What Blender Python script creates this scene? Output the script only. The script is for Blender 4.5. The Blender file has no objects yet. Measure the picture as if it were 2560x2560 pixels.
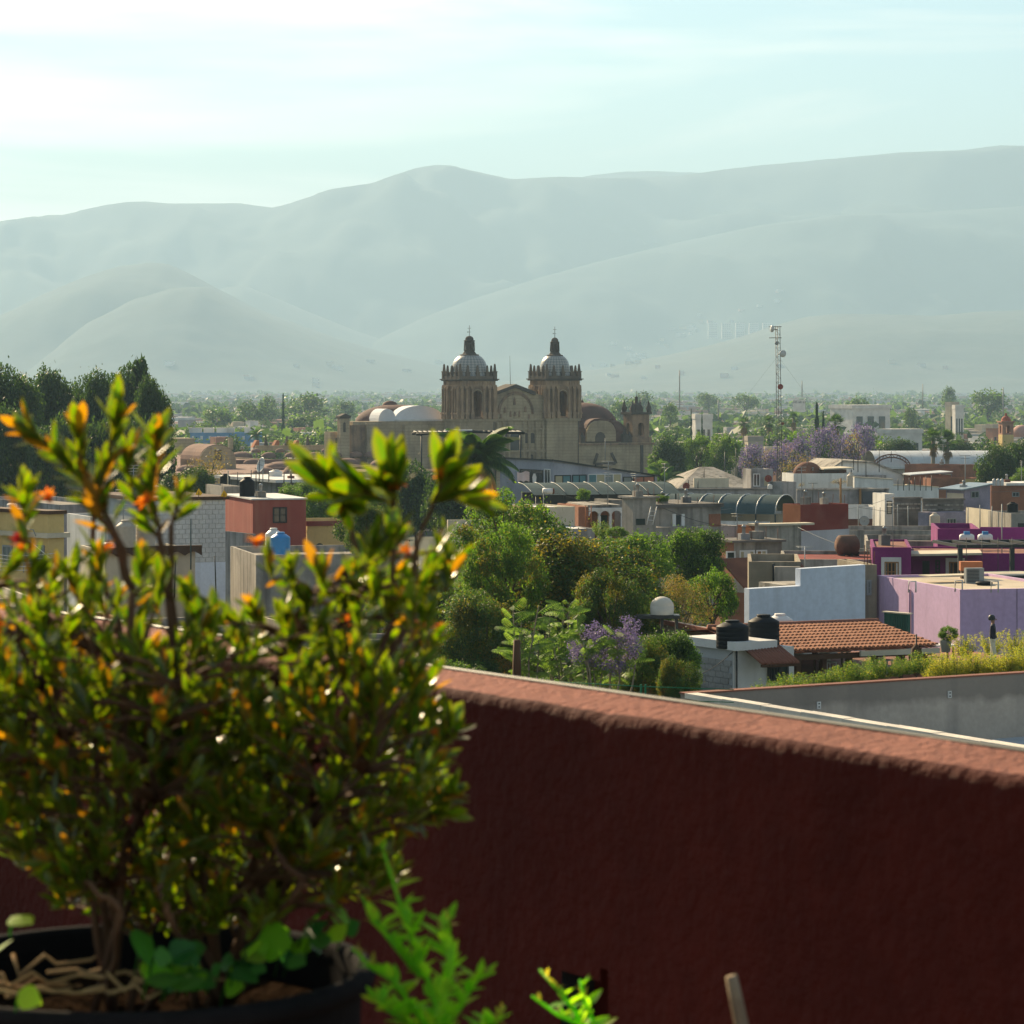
import bpy, bmesh, math, random
import numpy as np
from mathutils import Vector, Matrix, noise
R=math.radians
sc=bpy.context.scene
col=sc.collection
F=7466.0; HY=960.0; CZ=30.0
# ---------------- camera ----------------
cd=bpy.data.cameras.new('camera'); cam=bpy.data.objects.new('camera',cd); col.objects.link(cam)
cam.location=(0,0,CZ); cam.rotation_euler=(R(90),0,0)
cd.sensor_width=24; cd.sensor_fit='HORIZONTAL'; cd.lens=24*F/2560; cd.shift_y=-(1280-HY)/2560
cd.clip_start=.1; cd.clip_end=60000
cd.dof.use_dof=True; cd.dof.focus_distance=420; cd.dof.aperture_fstop=8; cd.dof.aperture_blades=8
sc.camera=cam
# ---------------- light ----------------
AZ=R(-29.5); EL=R(27)          # sun stands ahead of the camera, about 30 degrees to its left
sdir=Vector((math.sin(AZ)*math.cos(EL),math.cos(AZ)*math.cos(EL),math.sin(EL)))
sl=bpy.data.lights.new('sun','SUN'); sl.energy=5; sl.angle=R(.6); sl.color=(1,.78,.49)
so=bpy.data.objects.new('sun',sl); col.objects.link(so); so.location=(0,0,400)
so.rotation_euler=sdir.to_track_quat('Z','Y').to_euler()
w=bpy.data.worlds.new('World'); sc.world=w; w.use_nodes=True
nt=w.node_tree; N=nt.nodes; Lk=nt.links; bg=N['Background']
sky=N.new('ShaderNodeTexSky'); sky.sky_type='NISHITA'; sky.sun_disc=False
sky.sun_elevation=EL; sky.sun_rotation=AZ; sky.air_density=1.0; sky.dust_density=.6; sky.ozone_density=2
tc=N.new('ShaderNodeTexCoord'); mp=N.new('ShaderNodeMapping'); mp.inputs['Scale'].default_value=(2.0,2.0,15)
mp.inputs['Location'].default_value=(.3,.1,.35)
Lk.new(tc.outputs['Generated'],mp.inputs['Vector'])
cn=N.new('ShaderNodeTexNoise'); cn.inputs['Scale'].default_value=1.6; cn.inputs['Detail'].default_value=7; cn.inputs['Roughness'].default_value=.55; cn.inputs['Distortion'].default_value=.4
Lk.new(mp.outputs['Vector'],cn.inputs['Vector'])
cr=N.new('ShaderNodeMapRange'); cr.inputs['From Min'].default_value=.44; cr.inputs['From Max'].default_value=.66; cr.inputs['To Max'].default_value=.85
Lk.new(cn.outputs['Fac'],cr.inputs['Value'])
tint=N.new('ShaderNodeMix'); tint.data_type='RGBA'; tint.blend_type='MULTIPLY'; tint.inputs['Factor'].default_value=1
Lk.new(sky.outputs['Color'],tint.inputs[6]); tint.inputs[7].default_value=(.88,1.03,1.0,1)
# clouds are a thin veil: sky colour pulled to a warm white of about the sky's own brightness
hs=N.new('ShaderNodeRGBToBW'); Lk.new(sky.outputs['Color'],hs.inputs['Color'])
cl=N.new('ShaderNodeMix'); cl.data_type='RGBA'; cl.blend_type='MULTIPLY'; cl.inputs['Factor'].default_value=1
cl.inputs[6].default_value=(1.75,1.6,1.36,1); Lk.new(hs.outputs['Val'],cl.inputs[7])
# constant pale colour mixed over the whole sky, added to brighten the shade
ve=N.new('ShaderNodeMix'); ve.data_type='RGBA'; ve.inputs['Factor'].default_value=.15; Lk.new(tint.outputs[2],ve.inputs[6]); ve.inputs[7].default_value=(3.7,4.1,4.2,1)
mx=N.new('ShaderNodeMix'); mx.data_type='RGBA'; Lk.new(cr.outputs['Result'],mx.inputs['Factor']); Lk.new(ve.outputs[2],mx.inputs[6]); Lk.new(cl.outputs[2],mx.inputs[7])
Lk.new(mx.outputs[2],bg.inputs['Color']); bg.inputs['Strength'].default_value=.06
vs=sc.view_settings; vs.view_transform='Standard'; vs.look='None'; vs.gamma=1; vs.use_curve_mapping=False; vs.exposure=1.38
cy=sc.cycles; cy.use_denoising=True; cy.max_bounces=7; cy.diffuse_bounces=3; cy.glossy_bounces=2; cy.transmission_bounces=4; cy.transparent_max_bounces=8; cy.volume_bounces=2
cy.sample_clamp_indirect=6; cy.caustics_reflective=False; cy.caustics_refractive=False
try: cy.denoiser='OPENIMAGEDENOISE'
except Exception: pass

# ---------------- helpers ----------------
def W(px,py,Y): return Vector(((px-1280)/F*Y,Y,CZ-(py-HY)/F*Y))
GP=[(-200,-8),(40,-8),(70,-8.6),(100,-11.5),(160,-15.2),(200,-17.5),(420,-22),(600,-23.5),(1500,-26),(5000,-29),(20000,-32)]
def gz(Y):
    for (a,b),(c,d) in zip(GP,GP[1:]):
        if Y<=c: return CZ+b+(d-b)*(Y-a)/(c-a)
    return CZ-32
def lerp(a,b,t): return a+(b-a)*t
def poly(pts,x):
    if x<=pts[0][0]: return pts[0][1]
    for (a,b),(c,d) in zip(pts,pts[1:]):
        if x<=c: return b+(d-b)*(x-a)/(c-a)
    return pts[-1][1]
# ---- materials ----
MATS={}
def mat(name,c,rough=.85,c2=None,sc_=.5,stain=0,stc=(.03,.028,.025),bump=.0,bsc=4,metal=0,spec=.12,streak=0,course=0,fine=.12):
    if name in MATS: return MATS[name]
    m=bpy.data.materials.new(name); MATS[name]=m; m.use_nodes=True; t=m.node_tree; n=t.nodes; l=t.links; b=n['Principled BSDF']
    b.inputs['Roughness'].default_value=rough; b.inputs['Metallic'].default_value=metal; b.inputs['Specular IOR Level'].default_value=spec
    g=n.new('ShaderNodeNewGeometry')
    def nz(s,det=5,sx=None):
        x=n.new('ShaderNodeTexNoise'); x.inputs['Scale'].default_value=s; x.inputs['Detail'].default_value=det
        if sx:
            q=n.new('ShaderNodeMapping'); q.inputs['Scale'].default_value=sx; l.new(g.outputs['Position'],q.inputs['Vector']); l.new(q.outputs['Vector'],x.inputs['Vector'])
        else: l.new(g.outputs['Position'],x.inputs['Vector'])
        return x
    def ramp(x,a,b_,hi=1):
        r=n.new('ShaderNodeMapRange'); r.inputs['From Min'].default_value=a; r.inputs['From Max'].default_value=b_; r.inputs['To Max'].default_value=hi; l.new(x.outputs['Fac'],r.inputs['Value']); return r.outputs['Result']
    def mix(f,a,bb,mode='MIX'):
        x=n.new('ShaderNodeMix'); x.data_type='RGBA'; x.blend_type=mode
        for s,v in ((0,f),(6,a),(7,bb)):
            if hasattr(v,'is_output'): l.new(v,x.inputs[s])
            elif s==0: x.inputs[0].default_value=v
            else: x.inputs[s].default_value=(*v,1)
        return x.outputs[2]
    c2=c2 or tuple(min(1,v*.78) for v in c)
    o=mix(ramp(nz(sc_),.35,.65),c,c2)
    if fine: o=mix(ramp(nz(sc_*14,4),.3,.7,fine),o,tuple(v*.35 for v in c))
    if stain: o=mix(ramp(nz(.35,6),.5,.72,stain),o,stc)
    if streak: o=mix(ramp(nz(1,5,(1.6,1.6,.12)),.5,.75,streak),o,stc)
    if course:      # joints between the stone courses
        sp=n.new('ShaderNodeSeparateXYZ'); l.new(g.outputs['Position'],sp.inputs[0]); q=n.new('ShaderNodeMath'); q.operation='DIVIDE'; q.inputs[1].default_value=course; l.new(sp.outputs[2],q.inputs[0]); f=n.new('ShaderNodeMath'); f.operation='FRACT'; l.new(q.outputs[0],f.inputs[0]); r=n.new('ShaderNodeMapRange'); r.inputs['From Min'].default_value=.86; r.inputs['From Max'].default_value=.93; r.inputs['To Max'].default_value=.5; l.new(f.outputs[0],r.inputs['Value']); o=mix(r.outputs['Result'],o,tuple(v*.35 for v in c))
    l.new(o,b.inputs['Base Color'])
    if bump:
        bp=n.new('ShaderNodeBump'); bp.inputs['Strength'].default_value=bump; bp.inputs['Distance'].default_value=.05
        l.new(nz(bsc,6).outputs['Fac'],bp.inputs['Height']); l.new(bp.outputs['Normal'],b.inputs['Normal'])
    return m
# ---- mesh builder (local coordinates) ----
def link(o,parent=None,**k):
    col.objects.link(o)
    if parent: o.parent=parent
    for a,b in k.items():
        if b: o[a]=b
    return o
def empty(name,loc,rz=0,label=None,cat=None,group=None,kind=None):
    o=bpy.data.objects.new(name,None); o.location=loc; o.rotation_euler=(0,0,rz); o.empty_display_size=.3
    return link(o,None,label=label,category=cat,group=group,kind=kind)
class MB:
    def __init__(s): s.v=[]; s.f=[]; s.m=[]; s.sm=[]
    def add(s,vs,fs,mi=0,smooth=False):
        k=len(s.v); s.v+=[tuple(v) for v in vs]; s.f+=[tuple(i+k for i in f) for f in fs]; s.m+=[mi]*len(fs); s.sm+=[smooth]*len(fs); return s
    def box(s,x0,y0,z0,x1,y1,z1,mi=0,M=None):
        vs=[Vector((x,y,z)) for z in (z0,z1) for y in (y0,y1) for x in (x0,x1)]
        if M: vs=[M@v for v in vs]
        return s.add(vs,[(0,2,3,1),(4,5,7,6),(0,1,5,4),(2,6,7,3),(0,4,6,2),(1,3,7,5)],mi)
    def prism(s,pts,y0,y1,mi=0,M=None):      # polygon in x,z pushed along y
        n=len(pts); vs=[Vector((p[0],y,p[1])) for y in (y0,y1) for p in pts]
        if M: vs=[M@v for v in vs]
        return s.add(vs,[tuple(range(n)),tuple(range(2*n-1,n-1,-1))]+[(i,i+n,(i+1)%n+n,(i+1)%n) for i in range(n)],mi)
    def lathe(s,prof,seg=16,c=(0,0,0),mi=0,smooth=True,a0=0,a1=2*math.pi,sx=1,sy=1):   # prof: (r,z)
        full=abs(a1-a0-2*math.pi)<1e-6; n=seg if full else seg+1; vs=[]
        for r,z in prof:
            for i in range(n):
                a=a0+(a1-a0)*i/seg; vs.append((c[0]+r*math.cos(a)*sx,c[1]+r*math.sin(a)*sy,c[2]+z))
        fs=[]
        for j in range(len(prof)-1):
            for i in range(seg):
                i2=(i+1)%n; fs.append((j*n+i,j*n+i2,(j+1)*n+i2,(j+1)*n+i))
        return s.add(vs,fs,mi,smooth)
    def tube(s,pts,r,seg=6,mi=0,smooth=True):   # r number or list
        pts=[Vector(p) for p in pts]; n=len(pts); vs=[]
        for i,p in enumerate(pts):
            d=(pts[min(i+1,n-1)]-pts[max(i-1,0)]).normalized() if n>1 else Vector((0,0,1))
            a=d.cross(Vector((0,0,1)) if abs(d.z)<.9 else Vector((1,0,0))).normalized(); b=d.cross(a)
            rr=r[i] if isinstance(r,(list,tuple)) else r
            vs+=[p+(a*math.cos(2*math.pi*k/seg)+b*math.sin(2*math.pi*k/seg))*rr for k in range(seg)]
        fs=[(i*seg+k,i*seg+(k+1)%seg,(i+1)*seg+(k+1)%seg,(i+1)*seg+k) for i in range(n-1) for k in range(seg)]
        fs+=[tuple(range(seg-1,-1,-1)),tuple((n-1)*seg+k for k in range(seg))]
        return s.add(vs,fs,mi,smooth)
    def mesh(s,name,mats):
        me=bpy.data.meshes.new(name); me.from_pydata(s.v,[],s.f); me.update()
        mats=mats if isinstance(mats,(list,tuple)) else [mats]
        for m in mats: me.materials.append(m)
        me.polygons.foreach_set('material_index',s.m); me.polygons.foreach_set('use_smooth',s.sm); return me
    def build(s,name,mats,parent=None,label=None,cat=None,group=None,kind=None,loc=None,rz=0):
        o=bpy.data.objects.new(name,s.mesh(name,mats))
        if loc is not None: o.location=loc; o.rotation_euler=(0,0,rz)
        return link(o,parent,label=label,category=cat,group=group,kind=kind)
def npmesh(name,V,Q,mats,mi=None,smooth=False):
    me=bpy.data.meshes.new(name); nv=len(V); nf,k=Q.shape
    me.vertices.add(nv); me.vertices.foreach_set('co',np.asarray(V,np.float32).ravel())
    me.loops.add(nf*k); me.loops.foreach_set('vertex_index',Q.astype(np.int32).ravel())
    me.polygons.add(nf); me.polygons.foreach_set('loop_start',np.arange(0,nf*k,k,dtype=np.int32))
    for m in mats: me.materials.append(m)
    if mi is not None: me.polygons.foreach_set('material_index',np.asarray(mi,np.int32))
    if smooth: me.polygons.foreach_set('use_smooth',np.ones(nf,bool))
    me.update(calc_edges=True); return me
# ---------------- ground and mountains ----------------
def ground():
    xs=[-16000,-6000,-3000,-1500,-800,-400,-200,-100,-50,0,50,100,200,400,800,1500,3000,6000,16000]; ys=[-200,-50,0,20,40,70,100,140,200,300,420,600,1000,1500,2500,4000,7000,12000,17500]
    V=[(x,y,gz(y)) for y in ys for x in xs]; n=len(xs)
    mb=MB(); mb.add(V,[(j*n+i,j*n+i+1,(j+1)*n+i+1,(j+1)*n+i) for j in range(len(ys)-1) for i in range(n-1)])
    mb.build('ground',mat('earth',(.085,.085,.06),.95,(.045,.06,.035),.004,fine=.5),kind='structure')
ground()
def ridge(name,crest,Yc,Yf,m,seed,amp,x0=-700,x1=3300,nu=300,nv=64,back=2200,rough=1.,ends=None):
    V=[]; zc0=None
    for j in range(nv+1):
        t=j/nv*1.35
        for i in range(nu+1):
            px=x0+(x1-x0)*i/nu
            py=poly(crest,px)
            Xc=(px-1280)/F*Yc
            zb=gz(Yf)-6; zc=CZ-(py-HY)/F*Yc
            wob=noise.noise(Vector((px*.002,seed,3.1)))*.12
            if t<=1:
                Y=Yf+(Yc-Yf)*t; s=t+ .10*math.sin(t*math.pi*2)*(-1); h=zb+(zc-zb)*max(0,s)**1.15
                env=math.sin(min(1,t)*math.pi)**.7*(1-t**6)
            else:
                Y=Yc+back*(t-1)/.35; h=zc-(zc-zb)*((t-1)/.35)**1.3*.9; env=.3*(t-1)/.35
            X=Xc*(.35*(Y/Yc)+.65)
            p=Vector((X*.0009,Y*.0005,seed*7.7))
            rn=noise.fractal(p,1.0,2.1,6)
            A_=X*.8+Y*.45; B_=Y*.8-X*.45; rid=0; aa=1.; ff=.0011
            wx=noise.noise(Vector((X*.0005,Y*.0005,seed)))*1.2
            for _o in range(4): rid+=aa*(1-2*abs(noise.noise(Vector((A_*ff+wx,B_*ff*.45-wx,seed*3.3+_o))))); aa*=.5; ff*=2.05
            rid=rid*.55+.1
            hh=max(0,zc-zb)
            h+=amp*env*hh*(rn*.55+(rid-.4)*.8)+rough*4*noise.fractal(Vector((X*.012,Y*.012,seed)),1.,2.,4)*min(1,hh/60)
            if Y<Yc: h=min(h,CZ+(zc-CZ)*Y/Yc-hh*.012*(1-t)-1.5+1.2*noise.noise(Vector((X*.01,Y*.01,seed))))
            V.append((X,Y,h))
    n=nu+1
    Q=np.array([(j*n+i,j*n+i+1,(j+1)*n+i+1,(j+1)*n+i) for j in range(nv) for i in range(nu)])
    o=bpy.data.objects.new(name,npmesh(name,np.array(V),Q,[m],smooth=True)); return link(o,kind='structure')
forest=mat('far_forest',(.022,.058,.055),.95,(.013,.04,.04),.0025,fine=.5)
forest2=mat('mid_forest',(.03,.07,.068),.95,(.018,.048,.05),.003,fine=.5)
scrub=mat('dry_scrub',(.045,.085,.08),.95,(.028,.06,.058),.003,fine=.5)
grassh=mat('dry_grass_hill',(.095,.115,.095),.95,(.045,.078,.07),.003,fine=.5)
c1=[(-700,640),(-300,600),(0,558),(100,545),(145,535),(165,538),(230,525),(300,510),(360,502),(420,508),(600,507),(690,519),(740,507),(850,470),(950,455),(1000,436),(1040,420),(1085,411),(1130,413),(1200,430),(1280,447),(1400,440),(1500,444),(1600,442),(1700,438),(1800,424),(1900,412),(2000,403),(2140,390),(2250,380),(2400,374),(2500,362),(2560,364),(2800,380),(3300,430)]
c0=[(-700,700),(900,600),(1300,470),(1480,437),(1560,428),(1620,426),(1760,431),(1900,440),(2200,480),(3300,600)]
c2=[(-700,960),(800,900),(1050,800),(1180,748),(1350,692),(1500,652),(1700,604),(1900,562),(2080,537),(2300,530),(2560,514),(2900,500),(3300,520)]
c3=[(-700,950),(-300,890),(0,792),(60,762),(110,735),(220,688),(300,664),(370,655),(420,658),(470,680),(520,706),(640,770),(760,815),(860,850),(960,880),(1100,915),(1400,955),(3300,960)]
c3b=[(-700,960),(100,930),(240,800),(350,745),(440,718),(520,716),(600,760),(700,805),(800,845),(950,900),(1200,950),(3300,960)]
c3c=[(-700,960),(300,900),(480,760),(560,718),(610,712),(700,748),(800,790),(900,830),(1050,880),(1300,940),(3300,960)]
c4=[(-700,968),(1100,965),(1300,950),(1500,922),(1700,880),(1850,842),(1950,808),(2020,790),(2090,783),(2200,784),(2330,788),(2450,778),(2560,773),(2900,760),(3300,775)]
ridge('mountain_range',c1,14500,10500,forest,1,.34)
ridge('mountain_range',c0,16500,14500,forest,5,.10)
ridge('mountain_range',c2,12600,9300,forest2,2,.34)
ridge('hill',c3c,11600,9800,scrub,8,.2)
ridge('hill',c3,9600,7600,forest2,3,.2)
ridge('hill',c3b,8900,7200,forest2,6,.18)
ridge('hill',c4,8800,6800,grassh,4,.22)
# ---------------- haze ----------------
def haze(d):
    m=bpy.data.materials.new('haze_air'); m.use_nodes=True; t=m.node_tree; t.nodes.remove(t.nodes['Principled BSDF'])
    v=t.nodes.new('ShaderNodeVolumePrincipled'); v.inputs['Color'].default_value=(.40,.585,.76,1); v.inputs['Density'].default_value=d; v.inputs['Anisotropy'].default_value=.18
    t.links.new(v.outputs['Volume'],t.nodes['Material Output'].inputs['Volume'])
    MB().box(-16500,-400,CZ-42,16500,19500,CZ+1230).build('haze',m,kind='stuff')
haze(1.15e-4)
# ---------------- building frames ----------------
class Fr:
    """a thing whose near corner stands at pixel xc, depth Y; local x runs along its front, local y along its left side"""
    def __init__(s,name,label,cat,xc,yt,Y,xl=None,xr=None,D=6,L=8,a=30,group=None,base=None,kind=None):
        s.a=R(a); C=W(xc,yt,Y); s.Y=Y; z0=(gz(Y)-.5) if base is None else base
        def solve(px,dx,dy):
            u=(px-1280)/F; return (u*C.y-C.x)/(dx-u*dy)
        s.L=solve(xr,math.cos(s.a),math.sin(s.a)) if xr is not None else L
        s.D=solve(xl,-math.sin(s.a),math.cos(s.a)) if xl is not None and xl!=xc else D
        s.H=C.z-z0; s.e=empty(name,(C.x,C.y,z0),s.a,label,cat,group,kind); s.z0=z0; s.C=C
        s.Mi=Matrix.Rotation(-s.a,3,'Z'); s.O=s.Mi@(Vector((0,0,CZ))-Vector((C.x,C.y,z0)))
    def ray(s,px,py): return s.Mi@Vector(((px-1280)/F,1,-(py-HY)/F))
    def f(s,px,py,y=0): d=s.ray(px,py); t=(y-s.O.y)/d.y; p=s.O+d*t; return p.x,p.z
    def l(s,px,py,x=0): d=s.ray(px,py); t=(x-s.O.x)/d.x; p=s.O+d*t; return p.y,p.z
    def g(s,px,py,z): d=s.ray(px,py); t=(z-s.O.z)/d.z; p=s.O+d*t; return p.x,p.y
    def h(s,py,Y=None): return CZ-(py-HY)/F*(Y or s.Y)-s.z0
    def body(s,m,deck=None,par=.35,th=.16,x0=0,x1=None,y0=0,y1=None,z0=0,z1=None,name='wall',left=None):
        x1=s.L if x1 is None else x1; y1=s.D if y1 is None else y1; z1=s.H if z1 is None else z1
        b=MB(); V=[(x0,y0),(x1,y0),(x1,y1),(x0,y1)]; I=[(x0+th,y0+th),(x1-th,y0+th),(x1-th,y1-th),(x0+th,y1-th)]
        vs=[(*p,z0) for p in V]+[(*p,z1) for p in V]+[(*p,z1) for p in I]+[(*p,z1-par) for p in I]
        fs=[(0,1,5,4),(1,2,6,5),(2,3,7,6),(3,0,4,7)]; k=0
        b.add(vs,fs[:3]); b.add(vs,[fs[3]],2)
        b.add(vs,[(4+i,4+(i+1)%4,8+(i+1)%4,8+i) for i in range(4)]+[(8+i,8+(i+1)%4,12+(i+1)%4,12+i) for i in range(4)],0)
        b.add(vs,[(12,13,14,15)],1)
        return b.build(name,[m,deck or MATS['deck'],left or m],s.e)
    def win(s,face,x0,y0,x1,y1,nx=2,nz=2,fm='frame_dark',pm='glass',fw=.09,dep=.07,name='window',off=0):
        (p0,z1),(p1,z0)=((s.f(x0,y0,off),s.f(x1,y1,off)) if face=='f' else (s.l(x0,y0,off),s.l(x1,y1,off)))
        if p0>p1: p0,p1=p1,p0
        return s.winl(face,p0,z0,p1,z1,nx,nz,fm,pm,fw,dep,name,off)
    def winl(s,face,p0,z0,p1,z1,nx=2,nz=2,fm='frame_dark',pm='glass',fw=.09,dep=.07,name='window',off=0):
        M=Matrix.Translation((0,off,0)) if face=='f' else Matrix(((0,1,0,off),(1,0,0,0),(0,0,1,0),(0,0,0,1)))
        b=MB(); bt=fw*.45
        b.box(p0,-dep,z0,p0+fw,.01,z1,M=M); b.box(p1-fw,-dep,z0,p1,.01,z1,M=M); b.box(p0+fw,-dep,z0,p1-fw,.01,z0+fw,M=M); b.box(p0+fw,-dep,z1-fw,p1-fw,.01,z1,M=M)
        for i in range(1,nx): x=p0+(p1-p0)*i/nx; b.box(x-bt,-dep*.8,z0+fw,x+bt,.01,z1-fw,M=M)
        for i in range(1,nz): z=z0+(z1-z0)*i/nz; b.box(p0+fw,-dep*.6,z-bt*.7,p1-fw,.01,z+bt*.7,M=M)
        w_=b.build(name,MATS[fm],s.e)
        for i in range(nx):
            xa=p0+(p1-p0)*i/nx; xb=p0+(p1-p0)*(i+1)/nx; c=MB(); c.box(xa+bt,-.02,z0+bt,xb-bt,-.008,z1-bt,M=M); c.build('pane',MATS[pm] if isinstance(pm,str) else MATS[pm[i%len(pm)]],w_)
        return w_
    def door(s,face,x0,y0,x1,y1,m='door_dark'):
        return s.win(face,x0,y0,x1,y1,1,1,'frame_dark',m,.07,.05,'door')
    def part(s,name,b,m,label=None,kind=None): return b.build(name,m,s.e,label,kind=kind)
mat('deck',(.30,.27,.23),.95,(.2,.18,.16),.3,stain=.5,fine=.25)
mat('glass',(.03,.045,.05),.12,spec=.6,fine=0); mat('glass_pale',(.16,.2,.2),.2,spec=.5,fine=0); mat('curtain',(.45,.40,.26),.9); mat('curtain_teal',(.12,.24,.26),.9); mat('curtain_red',(.42,.18,.12),.9)
mat('frame_dark',(.035,.04,.04),.5); mat('frame_white',(.7,.7,.68),.5); mat('frame_steel',(.28,.3,.3),.5); mat('door_dark',(.03,.045,.04),.6); mat('wood',(.30,.17,.07),.7); mat('wood_dark',(.09,.05,.03),.8)
mat('white',(.74,.73,.70),.85,(.62,.61,.57),.4,stain=.25,streak=.5,stc=(.3,.28,.25)); mat('cream',(.62,.55,.42),.85,streak=.25,stc=(.25,.2,.15)); mat('grey',(.36,.35,.345),.9,(.24,.235,.235),.35,stain=.65,streak=.7,bump=.15,fine=.25)
mat('concrete',(.42,.385,.33),.92,(.29,.265,.23),.3,stain=.75,streak=.85,bump=.2,fine=.25); mat('yellow',(.62,.46,.19),.85,(.55,.40,.17),.4,streak=.3,stc=(.3,.2,.1)); mat('red_wall',(.33,.085,.065),.88,(.28,.07,.055),.6,streak=.35,stc=(.42,.22,.14))
mat('darkred',(.22,.04,.03),.88,(.17,.03,.025),.5,stain=.2,stc=(.4,.25,.2)); mat('orange_wall',(.48,.18,.085),.88,stain=.3); mat('brick_wall',(.34,.15,.09),.9,(.25,.11,.07),.7,stain=.3,fine=.3); mat('lavender',(.36,.32,.40),.9,(.22,.2,.25),.6,stain=.6,fine=.3)
mat('purple',(.24,.035,.17),.85,(.17,.026,.125),.6,streak=.5,stain=.3,stc=(.12,.03,.09),fine=.25); mat('magenta',(.38,.055,.24),.85,(.3,.045,.2),.5,streak=.4,stc=(.2,.04,.13)); mat('lilac',(.60,.42,.62),.85,(.55,.385,.58),.35,streak=.45,stain=.2,stc=(.36,.25,.35),bump=.15,fine=.2); mat('bluewhite',(.62,.68,.78),.85,(.57,.63,.74),.35,streak=.4,stain=.2,stc=(.36,.39,.43),fine=.2)
mat('blackplastic',(.015,.018,.021),.6,spec=.08,fine=.3,sc_=1.2); mat('whiteplastic',(.72,.70,.66),.5,spec=.4); mat('beigeplastic',(.52,.45,.36),.6); mat('blueplastic',(.03,.24,.55),.4,spec=.5)
mat('metal',(.35,.36,.36),.45,metal=.6); mat('steel_dark',(.05,.055,.055),.5,metal=.3); mat('rust',(.20,.085,.05),.85,(.12,.05,.035),.8,stain=.3); mat('rustroof',(.26,.11,.075),.8,stain=.3); mat('sheet',(.55,.56,.55),.45,spec=.5,streak=.3,stc=(.25,.24,.22)); mat('teal_sheet',(.06,.095,.10),.8,(.045,.07,.075),.5,spec=.04)
mat('tile',(.34,.15,.085),.85,(.25,.105,.06),.9,fine=.3); mat('lightpaint',(.68,.67,.64),.8)
mat('stone',(.48,.38,.245),.92,(.37,.285,.185),.22,stain=.45,stc=(.12,.1,.08),streak=.4,bump=.3,bsc=1.5,fine=.25,course=.62); mat('stone_old',(.36,.235,.15),.92,(.23,.155,.105),.35,stain=.55,stc=(.06,.05,.045),streak=.6,bump=.4,bsc=1.5,fine=.3)
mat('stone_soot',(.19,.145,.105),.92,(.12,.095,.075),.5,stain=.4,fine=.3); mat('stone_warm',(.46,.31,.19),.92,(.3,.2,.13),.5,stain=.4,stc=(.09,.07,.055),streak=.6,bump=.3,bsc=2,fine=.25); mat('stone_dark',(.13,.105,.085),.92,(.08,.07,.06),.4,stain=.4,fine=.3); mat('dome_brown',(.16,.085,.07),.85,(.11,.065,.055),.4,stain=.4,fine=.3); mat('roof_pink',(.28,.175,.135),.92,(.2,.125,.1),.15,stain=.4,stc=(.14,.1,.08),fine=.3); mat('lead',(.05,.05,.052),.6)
def checker(name,c1,c2,s):
    m=bpy.data.materials.new(name); m.use_nodes=True; t=m.node_tree; b=t.nodes['Principled BSDF']; b.inputs['Roughness'].default_value=.38
    tc=t.nodes.new('ShaderNodeTexCoord'); sp=t.nodes.new('ShaderNodeSeparateXYZ'); t.links.new(tc.outputs['Object'],sp.inputs[0])
    def mt(op,a,b_=None):
        q=t.nodes.new('ShaderNodeMath'); q.operation=op
        for i,v in enumerate((a,b_)):
            if v is None: continue
            if hasattr(v,'is_output'): t.links.new(v,q.inputs[i])
            else: q.inputs[i].default_value=v
        return q.outputs[0]
    ang=mt('ARCTAN2',sp.outputs[0],sp.outputs[1]); A=mt('MULTIPLY',ang,14/math.pi*2); Z=mt('MULTIPLY',sp.outputs[2],s)
    e=mt('GREATER_THAN',mt('MULTIPLY',mt('SINE',mt('MULTIPLY',mt('ADD',A,Z),1.57)),mt('SINE',mt('MULTIPLY',mt('SUBTRACT',A,Z),1.57))),0)
    x=t.nodes.new('ShaderNodeMix'); x.data_type='RGBA'; x.inputs[6].default_value=(*c1,1); x.inputs[7].default_value=(*c2,1); t.links.new(e,x.inputs[0]); t.links.new(x.outputs[2],b.inputs['Base Color']); MATS[name]=m
checker('talavera',(.33,.315,.28),(.19,.195,.19),4)
def arch_wall(b,x0,x1,z0,z1,cx,w_,sill,zs,y0,y1,mi=0,M=None,n=8):
    r=w_/2
    b.box(x0,y0,z0,cx-r,y1,z1,mi,M); b.box(cx+r,y0,z0,x1,y1,z1,mi,M)
    if sill>z0: b.box(cx-r,y0,z0,cx+r,y1,sill,mi,M)
    P=[(cx-r*math.cos(math.pi*i/n),zs+r*math.sin(math.pi*i/n)) for i in range(n+1)]
    for p,q in zip(P,P[1:]): b.prism([p,q,(q[0],z1),(p[0],z1)],y0,y1,mi,M)
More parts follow.
